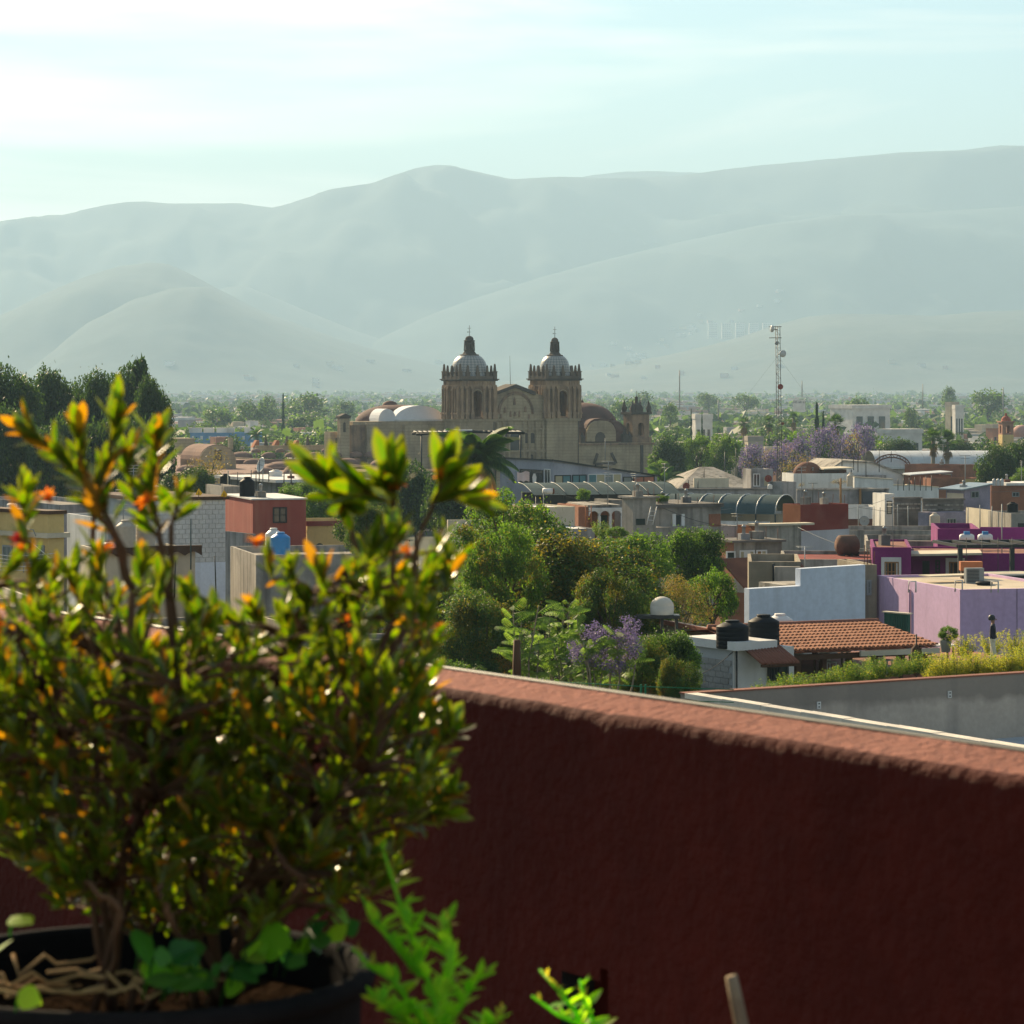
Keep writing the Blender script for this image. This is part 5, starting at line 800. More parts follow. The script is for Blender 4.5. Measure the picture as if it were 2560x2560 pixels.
# ---------------- vegetation ----------------
def leafmat(name,c,c2,tr=.45,tc=None,rough=.55,spec=.18,pos=0):
    if name in MATS: return MATS[name]
    m=bpy.data.materials.new(name); MATS[name]=m; m.use_nodes=True; t=m.node_tree; n=t.nodes; l=t.links; b=n['Principled BSDF']; b.inputs['Roughness'].default_value=rough; b.inputs['Specular IOR Level'].default_value=spec
    g=n.new('ShaderNodeNewGeometry'); oi=n.new('ShaderNodeObjectInfo'); ad=n.new('ShaderNodeMath'); ad.operation='ADD'; l.new(g.outputs['Random Per Island'],ad.inputs[0]); l.new(oi.outputs['Random'],ad.inputs[1]); fr=n.new('ShaderNodeMath'); fr.operation='FRACT'; l.new(ad.outputs[0],fr.inputs[0])
    rp=n.new('ShaderNodeValToRGB'); l.new(fr.outputs[0],rp.inputs[0]); e=rp.color_ramp.elements; e[0].color=(*c,1); e[1].color=(*c2,1); e[0].position=.25
    l.new(rp.outputs[0],b.inputs['Base Color']); tl=n.new('ShaderNodeBsdfTranslucent'); mx=n.new('ShaderNodeMixShader'); mx.inputs[0].default_value=tr
    k=n.new('ShaderNodeMix'); k.data_type='RGBA'; k.blend_type='MULTIPLY'; k.inputs[0].default_value=1; l.new(rp.outputs[0],k.inputs[6]); k.inputs[7].default_value=(*(tc or (2.6,2.4,.8)),1); l.new(k.outputs[2],tl.inputs['Color'])
    l.new(b.outputs[0],mx.inputs[1]); l.new(tl.outputs[0],mx.inputs[2]); l.new(mx.outputs[0],n['Material Output'].inputs['Surface']); return m
leafmat('leaf_dark',(.022,.05,.022),(.04,.08,.03),.35); leafmat('leaf_mid',(.04,.085,.025),(.07,.125,.03),.4); leafmat('leaf_bright',(.055,.13,.025),(.11,.19,.03),.45); leafmat('leaf_olive',(.08,.10,.025),(.14,.14,.03),.45,(2.6,2.,.7)); leafmat('leaf_rust',(.15,.10,.03),(.2,.12,.03),.45); leafmat('leaf_yellow',(.22,.24,.04),(.32,.30,.05),.5); leafmat('blossom',(.14,.115,.205),(.22,.185,.29),.35,(1.3,1.2,1.5)); leafmat('dry_twig',(.16,.12,.07),(.22,.17,.1),.3); leafmat('leaf_bluegreen',(.03,.065,.04),(.045,.09,.05),.3); leafmat('palm_green',(.035,.085,.03),(.06,.12,.035),.35); leafmat('pinnate',(.10,.17,.05),(.17,.24,.07),.5,(2.2,2.3,.9)); leafmat('dead_frond',(.42,.26,.08),(.5,.3,.1),.4,(1.5,1.3,.8)); leafmat('dead_fan',(.15,.105,.055),(.22,.15,.07),.3,(1.4,1.2,.8))
mat('bark',(.11,.085,.06),.95,(.07,.055,.04),2,bump=.4,bsc=6); mat('bark_pale',(.26,.22,.16),.95)
def leaves_np(P,Nn,size,rs,asp=.55,rsd=.35):
    n=len(P); s=size*(1+rsd*rs.uniform(-1,1,n))[:,None]; r=rs.normal(size=(n,3)); a=np.cross(Nn,r); a/=np.linalg.norm(a,axis=1)[:,None]+1e-9; b=np.cross(Nn,a); b/=np.linalg.norm(b,axis=1)[:,None]+1e-9
    V=np.stack([P-a*s,P+b*s*asp,P+a*s,P-b*s*asp],1).reshape(-1,3); return V,np.arange(n*4).reshape(-1,4)
def blobs(seed,n,zc=.62,rx=.36,rz=.3,r0=.11,r1=.2,low=0.):
    g=random.Random(seed); L=[]
    for i in range(n):
        while 1:
            v=Vector((g.gauss(0,1),g.gauss(0,1),g.gauss(0,1))).normalized()
            if v.z>-.75: break
        k=g.uniform(.55,1.)**.6; L.append((Vector((v.x*rx*k,v.y*rx*k,zc+v.z*rz*k)),g.uniform(r0,r1)))
    return L
def crown_mesh(name,seed,bl,n,size,mats,w,shell=.5,up=.25,asp=.55):
    rs=np.random.RandomState(seed); C=np.array([b[0][:] for b in bl]); Rr=np.array([b[1] for b in bl]); pr=Rr**2; pr/=pr.sum()
    k=rs.choice(len(bl),n,p=pr); d=rs.normal(size=(n,3)); d/=np.linalg.norm(d,axis=1)[:,None]; rad=Rr[k]*(shell+(1.08-shell)*rs.rand(n)**.6); P=C[k]+d*rad[:,None]*np.array([1,1,.82]); P=P+rs.normal(size=(n,3))*(.035*(rs.rand(n)<.22))[:,None]; f1=P*23.; P=P+.012*np.sin(f1[:,[1,2,0]]+np.cos(f1[:,[2,0,1]]*1.7))
    Nn=d*.6+rs.normal(size=(n,3))*.6+np.array([0,0,up]); V,Q=leaves_np(P,Nn,size,rs,asp)
    base=rs.choice(len(mats),len(bl),p=w); mi=np.where(rs.rand(n)<.68,base[k],rs.choice(len(mats),n,p=w)); return npmesh(name,V,Q,[MATS[m] for m in mats],mi)
def trunk_mesh(name,seed,bl,top=.55,r=.03,m='bark'):
    g=random.Random(seed); B=MB(); pts=[Vector((0,0,-.06)),Vector((.01,0,.15)),Vector((g.uniform(-.04,.04),g.uniform(-.04,.04),top*.7)),Vector((g.uniform(-.03,.03),0,top))]; B.tube(pts,[r*1.3,r,r*.75,r*.35],8)
    for i,(c,_) in enumerate(bl[::2]):
        t=g.uniform(.3,.95); p=pts[1].lerp(pts[3],t); q=p.lerp(c,.5)+Vector((g.uniform(-.03,.03),g.uniform(-.03,.03),.02)); B.tube([p,q,c],[r*.45,r*.28,r*.1],5)
    return B.mesh(name,MATS[m])
TV={}
def variant(key,seed,n,size,mats,w,nb=26,m='bark',tr=.03,**k):
    bl=blobs(seed,nb,**k); TV[key]=(trunk_mesh('trunk',seed,bl,r=tr,m=m),crown_mesh('crown',seed,bl,n,size,mats,w))
for i in range(3): variant('far%d'%i,20+i,1500,.034,['leaf_mid','leaf_dark','leaf_bright'],[.55,.3,.15])
for i in range(3): variant('dark%d'%i,30+i,15000,.021,['leaf_dark','leaf_mid'],[.8,.2],34,r0=.14,r1=.22)
for i in range(2): variant('green%d'%i,40+i,9000,.017,['leaf_bright','leaf_mid'],[.6,.4],42,r0=.06,r1=.15,rx=.41)
for i in range(3): variant('jac%d'%i,50+i,4500,.018,['blossom','leaf_dark','dry_twig'],[.74,.16,.1],24,r0=.09,r1=.17,m='bark')
variant('dry0',60,1500,.014,['dry_twig','leaf_olive'],[.8,.2],24,r0=.1,r1=.18)
for i in range(2): variant('big%d'%i,70+i,52000,.0088,['leaf_olive','leaf_mid','leaf_dark','leaf_rust'],[.34,.42,.22,.02],54,r0=.06,r1=.14,rx=.41,rz=.34)
variant('bright_big',75,30000,.010,['leaf_bright','leaf_mid','leaf_olive'],[.5,.3,.2],64,r0=.05,r1=.11,rx=.42,rz=.36)
variant('deep_big',77,30000,.0115,['leaf_dark','leaf_mid','leaf_bright'],[.5,.3,.2],48,r0=.07,r1=.15,rx=.41)
variant('drybush',79,9000,.010,['dry_twig','leaf_olive','leaf_mid'],[.55,.3,.15],30)
# columnar conifer, araucaria
def cypress(seed,n=2600):
    rs=np.random.RandomState(seed); z=rs.rand(n)**.8; rr=.13*np.sqrt(np.clip(1-z,0,1))*(.35+.65*np.clip(z*6,0,1))*(.75+.25*np.sin(z*37+seed)); a=rs.rand(n)*6.283; q=rs.rand(n)**.35
    P=np.stack([np.cos(a)*rr*q,np.sin(a)*rr*q,.05+z*.95],1); Nn=np.stack([np.cos(a),np.sin(a),.2+0*a],1)+rs.normal(size=(n,3))*.4; V,Q=leaves_np(P,Nn,.022,rs); B=MB(); B.tube([(0,0,-.03),(0,0,.5),(0,0,.9)],[.02,.012,.003],6)
    return B.mesh('trunk',MATS['bark']),npmesh('crown',V,Q,[MATS['leaf_bluegreen']])
TV['cyp']=cypress(3); TV['cyp2']=cypress(8)
def norfolk(seed):
    rs=np.random.RandomState(seed); P=[]; 
    for j in range(24):
        z=.1+.885*j/24; L=min(.34,.95*(1-z)+.015)
        for k in range(7):
            a=k*6.283/7+j*.5
            for q in range(26): f=rs.rand(); P.append((math.cos(a)*L*f+rs.normal()*.006,math.sin(a)*L*f+rs.normal()*.006,z+.05*f*f-.015+rs.normal()*.005))
    P=np.array(P); V,Q=leaves_np(P,rs.normal(size=P.shape)*.6+np.array([0,0,.9]),.034,rs,.45); B=MB(); B.tube([(0,0,-.03),(0,0,.6),(0,0,1)],[.016,.009,.002],6); return B.mesh('trunk',MATS['bark']),npmesh('crown',V,Q,[MATS['leaf_dark']])
TV['nor']=norfolk(5)
TREE_N={}
def tree(name,label,cat,x0,x1,yt,yb,Y,key,group=None,base=None,rz=None,fill=False):
    """crown spans pixels x0..x1, from yt down to yb; the trunk goes on to the ground"""
    g=random.Random(int(x0*7+Y)); p=W((x0+x1)/2,yt,Y); z0=gz(Y) if base is None else base; wd=(x1-x0)/F*Y
    ch=(yb-yt)/F*Y; tot=p.z-z0
    e=empty(name,(p.x,Y,z0),g.random()*6.28 if rz is None else rz,label,cat,group); tm,cm=TV[key]
    if key[:3] in('cyp','nor'): sz=tot; sx=wd/(.26 if key[:3]=='cyp' else .5); zo=0; s3=(sx,sx,sz)
    elif fill: s3=(wd/.95,wd/.95,tot/.97); zo=0
    else: s3=(wd/.98,wd/.98,ch/.62); s3=(s3[0],s3[1],min(s3[2],tot/.95)); zo=tot-.95*s3[2]
    c=bpy.data.objects.new('crown',cm); c.scale=s3; c.location=(0,0,max(zo,-.02*s3[2]) if key[:3] not in('cyp','nor') else 0); link(c,e)
    t=bpy.data.objects.new('trunk',tm); zo=c.location.z; t.scale=(s3[0],s3[1],s3[2]); t.location=(0,0,zo); link(t,e)
    if zo>.5: B=MB(); B.tube([(0,0,-.3),(0,0,zo+.05*s3[2])],[.035*s3[0],.03*s3[0]],8); B.build('lower_trunk',MATS['bark'],e)
    return e
def T(*a,**k): return tree(*a,**k)
# dark grove on the left
for i,(x0,x1,yt,yb,Y,l) in enumerate(((-70,110,942,1130,330,'dark broad tree at the very edge of the grove'),(60,220,948,1130,345,'dark round tree in the grove, second from the edge'),(170,300,958,1130,325,'dark tree in the middle of the grove'),(250,400,938,1120,350,'tall dark tree before the tiered conifer'),(330,432,968,1140,315,'dark tree ending the grove beside the convent'),(-60,100,1050,1250,300,'low dark tree at the foot of the grove by the edge'),(70,230,1060,1260,295,'low dark tree at the foot of the grove, middle'),(200,350,1050,1270,298,'low dark tree behind the flower shoots'),(310,440,1080,1260,290,'low dark tree behind the block house'))):
    T('dark_tree',l,'tree',x0,x1,yt,yb,Y,'dark%d'%(i%3),'trees of the dark grove')
T('tiered_conifer','tall slim tiered conifer rising above the dark grove','tree',300,402,893,1200,348,'nor')
T('bare_twig_tree','thin bare tree poking above the dark grove','tree',30,75,925,990,352,'dry0')
T('sparse_tree','sparse olive tree in front of the barrel-roofed hall','tree',450,600,1120,1230,345,'dry0'); T('dark_shrub_tree','dark bushy tree under the sparse olive tree','tree',400,545,1180,1260,280,'dark1')
T('bright_green_tree','bright green tree right behind the red house','tree',735,860,1228,1310,255,'green0'); T('bright_bush_tree','yellow-green bush by the grey flat-roofed house','tree',690,800,1205,1260,268,'green1')
T('backdrop_tree','dark tree between the convent and the feathery palm','tree',960,1120,1175,1330,290,'dark0'); T('backdrop_tree','dark tree just below the steel pergola','tree',1050,1200,1195,1340,270,'dark1')
T('glossy_dark_tree','dark glossy tree behind the yellow house','tree',820,1015,1216,1350,185,'deep_big'); T('shade_tree','dark tree left of the palm trunk','tree',860,1000,1270,1420,160,'big1')
# central garden trees
T('feathery_tree','light green feathery tree above the garden wall','tree',1110,1420,1245,1480,128,'bright_big'); T('olive_tree','broad olive-brown tree in the middle of the garden','tree',1120,1640,1335,1680,112,'big0'); T('rusty_tree','brownish-green tree joining the olive tree','tree',1330,1690,1370,1660,118,'big1'); T('glossy_tree','deep green glossy tree below the stained concrete house','tree',1640,1830,1322,1480,150,'deep_big'); T('vivid_shrub','vivid green broad-leaved shrub before the terrace wall','tree',1500,1700,1330,1450,142,'green1'); T('leafy_tree','bright leafy tree beside the dry bush','tree',1710,1850,1425,1560,128,'green0'); T('dry_bush','dry greyish bush behind the white dome tank','bush',1620,1790,1440,1580,125,'drybush')
T('canopy_tree','bright green broad tree filling the gap beside the potted bush','tree',1150,1380,1330,1560,104,'bright_big'); T('canopy_tree','mid green tree in front of the brownish one','tree',1420,1640,1440,1640,104,'big0')
T('ivy_tree','dense dark green tree next to the grey block wall','tree',1590,1760,1580,1740,84,'deep_big'); T('ivy_tree','leafy dark green tree left of the block wall tree','tree',1530,1690,1610,1760,80,'big1'); T('ivy_tree','low dark bush at the foot of the block wall','bush',1640,1760,1650,1790,78,'big0'); T('shadow_tree','dark tree in the shade under the olive tree','tree',1080,1330,1500,1800,100,'big1'); T('left_shade_tree','green tree behind the flowering bush and left of the garden','tree',1010,1230,1440,1700,120,'bright_big'); T('dim_tree','dim green tree low behind the potted bush','tree',880,1120,1420,1650,118,'big0')
# low growth and small houses under the garden trees
gu=random.Random(44)
for i,(px,pt,Y,wd,k) in enumerate(((1000,1690,86,170,'big1'),(1110,1700,80,170,'green0'),(1220,1690,84,150,'big0'),(1340,1690,90,160,'green1'),(1440,1700,82,150,'deep_big'),(1540,1700,88,150,'big1'),(1640,1705,92,140,'green0'),(1180,1650,98,190,'deep_big'),(1320,1640,102,190,'big0'),(1480,1650,100,180,'big1'),(1060,1640,96,180,'deep_big'),(1600,1660,96,150,'big0'))):
    T('garden_shrub','leafy shrub at the foot of the garden trees, %s counted along the red wall'%['second','fourth','sixth','eighth','tenth','eleventh','twelfth','fifth','seventh','ninth','third','last'][i],'shrub',px-wd/2,px+wd/2,pt,pt+110,Y,k,'shrubs of the garden',fill=True)
for xl,xc,xr,yt,Y,m,nm,l in ((-260,-120,90,1500,126,'cream','house','cream house behind the shoots of the potted bush'),(60,120,330,1560,112,'brick_wall','house','low brick house hidden behind the potted bush'),(330,400,640,1570,118,'concrete','house','grey stained house hidden behind the potted bush'),(650,700,900,1555,128,'oldbeige','house','old beige house low behind the potted bush'),(860,910,1040,1600,112,'grey','house','small grey house at the edge of the garden')):
    b_=Fr('low_house',l,nm,xc,yt,Y,xl=xl,xr=xr,a=20); b_.body(MATS[m],par=.3); z=b_.H-1.9; n_=max(1,int(b_.L/2.4))
    for k in range(n_): b_.winl('f',.6+k*2.3,z-.4,1.6+k*2.3,z+.9,2,1,'frame_steel')
# far right
for i,(x0,x1,yt,yb,Y,k,n,l) in enumerate(((1700,1790,1085,1180,520,'green0','green_tree','bright green tree behind the hipped shed, near the church'),(1760,1860,1083,1190,515,'green1','green_tree','bright green tree behind the hipped shed, by the purple trees'),(1620,1720,1105,1200,500,'dark0','green_tree','shaded green tree right beside the chapel'),(1620,1680,1150,1200,480,'green0','green_tree','pale green bush at the foot of the chapel'),(1840,1960,1110,1200,505,'jac0','purple_tree','purple blossoming tree in front of the mast'),(1920,2040,1085,1190,520,'jac1','purple_tree','purple blossoming tree just behind the mast'),(2010,2130,1065,1180,540,'jac2','purple_tree','purple blossoming tree under the conifers'),(2090,2200,1060,1185,545,'jac0','purple_tree','greyish purple tree beside the fan palms'),(1940,2060,1130,1200,480,'dry0','bare_tree','leafless brown tree at the foot of the mast'),(2180,2300,1105,1160,600,'dark1','dark_tree','dark tree row over the arched roof'),(2440,2545,1130,1230,395,'dark2','dark_tree','big dark tree beside the brick workshop'),(2500,2640,1110,1220,405,'dark0','dark_tree','tall dark tree cut by the picture edge'),(2530,2640,1165,1220,380,'green0','green_tree','lighter green tree before the dark one at the edge'),(2350,2440,1105,1150,590,'dark1','dark_tree','dark round tree right of the fan palms'))):
    T(n,l,'tree',x0,x1,yt,yb,Y,k)
T('conifer','tall dark conifer spire rising behind the purple trees','tree',2028,2056,1008,1120,600,'cyp'); T('conifer','shorter conifer spire next to the tall one','tree',2048,2068,1030,1120,605,'cyp2'); T('cypress','slim cypress in the valley, farther from the mast','tree',1722,1734,1024,1070,760,'cyp'); T('cypress','slim cypress in the valley, nearer the mast','tree',1750,1760,1026,1070,770,'cyp2'); T('cypress','hazy cypress spire above the far trees by the convent','tree',700,716,985,1050,950,'cyp')
# ---- palms ----
def frond_mesh(name,L,n,leafL,droop,m,w=.035):
    B=MB(); pts=[]
    for i in range(9): t=i/8; pts.append(Vector((L*(t-.12*t*t),0,L*(.55*t-droop*t*t))))
    B.tube(pts,[.035*L*.6*(1-.8*i/8) for i in range(9)],4)
    for i in range(n):
        t=.12+.88*i/n; k=t*8; j=min(7,int(k)); p=pts[j].lerp(pts[j+1],k-j); l=leafL*(math.sin(math.pi*(.15+.8*t)))**.6
        for s_ in (-1,1): q=p+Vector((l*.35,s_*l*.75,-l*.55)); o=Vector((w*L,0,0)); B.add([p,p+o,q+o*.3,q],[(0,1,2,3)] if s_>0 else [(3,2,1,0)])
    return B.mesh(name,MATS[m])
def palm(name,label,px,yt,Y,n,L,mesh,dead=None,base=None,tr=.22,seed=1,nd=6):
    p=W(px,yt,Y); z0=gz(Y); e=empty(name,(p.x,Y,z0),0,label,'palm'); h=p.z-z0; B=MB(); B.tube([(0,0,-.3),(.1,0,h*.5),(0,0,h)],[tr*1.2,tr,tr*.8],8); B.build('trunk',MATS['bark_pale'],e); g=random.Random(seed)
    for i in range(n): o=shared('frond',mesh,e,(0,0,h),i*2.4+g.uniform(-.3,.3)); o.rotation_euler=(0,g.uniform(.75,-.85) if i>n*.2 else g.uniform(-.9,-.5),i*2.399); s_=g.uniform(.8,1.1); o.scale=(s_,s_,s_)
    if dead:
        for i in range(nd): o=shared('dead_frond',dead,e,(0,0,h-.1)); o.rotation_euler=(0,g.uniform(1.0,1.3),i*1.05+.3); o.scale=(.85,.85,.85)
    return e
RF=frond_mesh('frond',3.0,26,.75,.62,'palm_green'); DF=frond_mesh('dead_frond',3.0,22,.7,.5,'dead_frond')
RF2=frond_mesh('frond',4.4,30,1.15,.62,'palm_green'); DF2=frond_mesh('dead_frond',4.2,26,1.0,.5,'dead_frond')
palm('feather_palm','large feathery palm with hanging golden dead fronds',1192,1150,255,46,3.,RF2,DF2,nd=8)
palm('feather_palm','small feather palm in the haze by the blue building',640,1088,700,16,3.,RF,seed=4)
palm('feather_palm','low palm rosette left of the hipped shed',1655,1205,360,16,3.,RF,seed=6); palm('feather_palm','bright little palm between the purple trees',1985,1098,560,14,3.,frond_mesh('frond',2.6,20,.6,.6,'leaf_bright'),seed=9)
def fan_mesh(name,L,m):
    B=MB(); B.tube([(0,0,0),(L*.5,0,L*.08)],[.03,.02],4)
    for i in range(13):
        a=(i-6)/6*1.9; c=Vector((L*.5,0,L*.08)); d=Vector((math.cos(a),math.sin(a),.05)); s_=Vector((-math.sin(a),math.cos(a),0)); l=L*.5*(1-.25*abs(i-6)/6); q=c+d*l+Vector((0,0,-l*.18)); B.add([c,c+d*l*.55+s_*.07,q,c+d*l*.55-s_*.07],[(0,1,2,3)])
    return B.mesh(name,MATS[m])
FM=fan_mesh('fan_frond',2.1,'palm_green'); FD=fan_mesh('dead_frond',2.1,'dead_fan')
def fanpalm(label,px,yt,Y,seed,s=1.):
    p=W(px,yt,Y); z0=gz(Y); h=p.z-z0-1.2*s; e=empty('fan_palm',(p.x,Y,z0),0,label,'palm'); B=MB(); B.tube([(0,0,-.3),(0,0,h)],[.35*s,.26*s],8); B.build('trunk',MATS['bark_pale'],e); g=random.Random(seed)
    for i in range(34): o=shared('fan_frond',FM,e,(0,0,h)); o.rotation_euler=(g.uniform(-.3,.3),g.uniform(-1.45,1.0),i*2.4); o.scale=(s*g.uniform(.75,1.05),)*3
    for i in range(14): o=shared('dead_frond',FD,e,(0,0,h-.2-g.random()*1.3*s)); o.rotation_euler=(g.uniform(-.3,.3),g.uniform(.9,1.4),i*2.4); o.scale=(s*.7,)*3
for px,yt,Y,l,s in ((2333,1078,500,'fan palm in front of the arched roof, closer to the mast',1.15),(2368,1084,498,'fan palm in front of the arched roof, closer to the dark trees',1.2),(2088,1042,590,'sunlit fan palm beside the conifer spire',1.2),(1860,1044,720,'hazy fan palm in the valley left of the mast',1.2),(1922,1042,740,'hazy fan palm in the valley right beside the mast',1.1),(1984,1034,800,'faint fan palm beyond the mast',1.2)): fanpalm(l,px,yt,Y,px,s)
# pinnate young trees and the near jacaranda
PF=frond_mesh('pinnate_leaf',.55,11,.17,.35,'pinnate',.06)
def stemtree(name,label,px0,px1,yt,yb,Y,n,leafm,seed,flowers=0,scale=1.):
    g=random.Random(seed); c=W((px0+px1)/2,yb,Y); e=empty(name,c,0,label,'tree'); B=MB(); wd=(px1-px0)/F*Y; h=(yb-yt)/F*Y
    for i in range(n):
        x=(g.random()-.5)*wd; zt=h*(.45+.55*g.random()**.7); tip=Vector((x,g.uniform(-.5,.5),zt)); b0=Vector((x*.35,0,-.8)); m=b0.lerp(tip,.55)+Vector((g.uniform(-.15,.15),0,0)); B.tube([b0,m,tip],[.03,.022,.01],5)
        for k in range(g.randint(9,13)):
            o=shared('pinnate_leaf',leafm,e,m.lerp(tip,.1+.9*k/11)); o.rotation_euler=(g.uniform(-.3,.3),g.uniform(-.7,.5),g.uniform(0,6.28)); s_=g.uniform(.7,1.15)*scale; o.scale=(s_,)*3
    B.build('stem',MATS['bark_pale'],e)
    if flowers:
        rs=np.random.RandomState(seed); 
        bl=[(Vector(((g.random()-.5)*wd*.9,g.uniform(-.4,.4),h*g.uniform(.35,.98))),g.uniform(.12,.26)) for i in range(flowers)]; o=bpy.data.objects.new('blossom',crown_mesh('blossom',seed,bl,flowers*170,.022,['blossom'],[1.],.3)); link(o,e,kind='stuff')
    return e
stemtree('young_tree','young tree with pale feathery leaves behind the red wall',1270,1350,1505,1730,66,7,PF,2); stemtree('young_tree','taller young feathery tree beside the purple jacaranda',1360,1460,1500,1730,68,9,PF,5); stemtree('near_jacaranda','slender jacaranda full of violet blossom behind the red wall',1425,1600,1535,1740,64,9,PF,7,34,.8)
pole(1292,1600,1712,60,'dark bare trunk stump among the feathery leaves',.09,'wood_dark','tree_stump','stump',group=None)
# hedge plants on the neighbour's terrace
def clump(name,label,px,yb,Y,wpx,hpx,key,cat='plant',group=None,seed=0): return tree(name,label,cat,px-wpx/2,px+wpx/2,yb-hpx,yb+hpx*.3,Y,key,group,base=W(px,yb,Y).z-.2,fill=True)
def spray_mesh(seed,n,mats,w):
    rs=np.random.RandomState(seed); P=[];Nn=[]
    for i in range(46):
        a=rs.rand()*6.283; r=.5*rs.rand()**.5; h=.4+.6*rs.rand(); d=np.array([math.cos(a)*r,math.sin(a)*r,h])
        for k in range(n): t=rs.rand()**.8; q=np.array([d[0]*(.35+.65*t),d[1]*(.35+.65*t),d[2]*t])+rs.normal(size=3)*np.array([.03,.03,.02]); P.append(q); Nn.append(rs.normal(size=3))
    P=np.array(P); V,Q=leaves_np(P,np.array(Nn),.021,rs,.4); return npmesh('crown',V,Q,[MATS[m] for m in mats],rs.choice(len(mats),len(P),p=w))
def stalks(seed):
    g=random.Random(seed); B=MB()
    for i in range(12): a=g.random()*6.28; r=.3*g.random(); B.tube([(math.cos(a)*r*.4,math.sin(a)*r*.4,0),(math.cos(a)*r,math.sin(a)*r,.8)],[.008,.003],4)
    return B.mesh('trunk',MATS['leaf_mid'])
TV['fern']=(stalks(1),spray_mesh(85,90,['leaf_bright','leaf_mid','leaf_yellow'],[.5,.35,.15])); TV['gold']=(stalks(2),spray_mesh(86,90,['leaf_yellow','leaf_bright'],[.78,.22]))
fl=['first','second','third','fourth','fifth','sixth','seventh','eighth','ninth','tenth']
fl+=['eleventh','twelfth','thirteenth','fourteenth','fifteenth','sixteenth']; gp=random.Random(8)
for i in range(14): clump('feathery_plant','green feathery plant along the grey parapet, %s from the white house'%fl[i],1918+29*i,1724-4.6*i,88-.25*i+gp.uniform(-1,1),gp.uniform(62,96),gp.uniform(22,42),'fern',group='feathery plants along the parapet')
for i,(px,yb,wd,hh) in enumerate([(2325+20*q+gp.uniform(-6,6),1682-1.6*q,gp.uniform(70,104),gp.uniform(26,56)) for q in range(13)]+[(2410,1625,80,40),(2480,1622,80,45),(2540,1622,80,45)]): clump('golden_plant','yellow-green feathery plant near the person, %s from the parasol'%fl[i],px,yb,90+gp.uniform(-1.2,1.2) if i<13 else 96,wd,hh,'gold',group='golden plants around the person')
clump('potted_tree','small bright round tree in a pot beside the tiled roof',2372,1606,97,52,42,'green0','tree'); B=MB(); B.lathe([(.14,0),(.2,.35),(.2,.4),(.16,.4)],12); B.build('plant_pot',M_['concrete'],None,'grey pot on a stand under the small round tree','pot',loc=W(2364,1630,97)); clump('roof_plant','tiny leafy plant in the terracotta planter',2427,1438,PLANTER.location.y,24,22,'green1'); clump('roof_fern','small bright fern on the stained concrete house roof',1653,1258,226,44,22,'green1'); clump('bougainvillea','orange and pink flowering shrub before the arches',1506,1336,195,60,36,'fern'); clump('broadleaf_plant','bright plant beside the flowering shrub',1540,1350,185,60,34,'green0')
clump('dry_roof_weed','dry spindly weeds on the roof by the white wall',2100,1217,392,50,22,'dry0'); clump('dry_roof_weed','dry round bush against the white wall',2005,1222,392,20,18,'dry0'); clump('roof_tree','small tree in front of the awning seams',1458,1260,240,40,40,'green1')
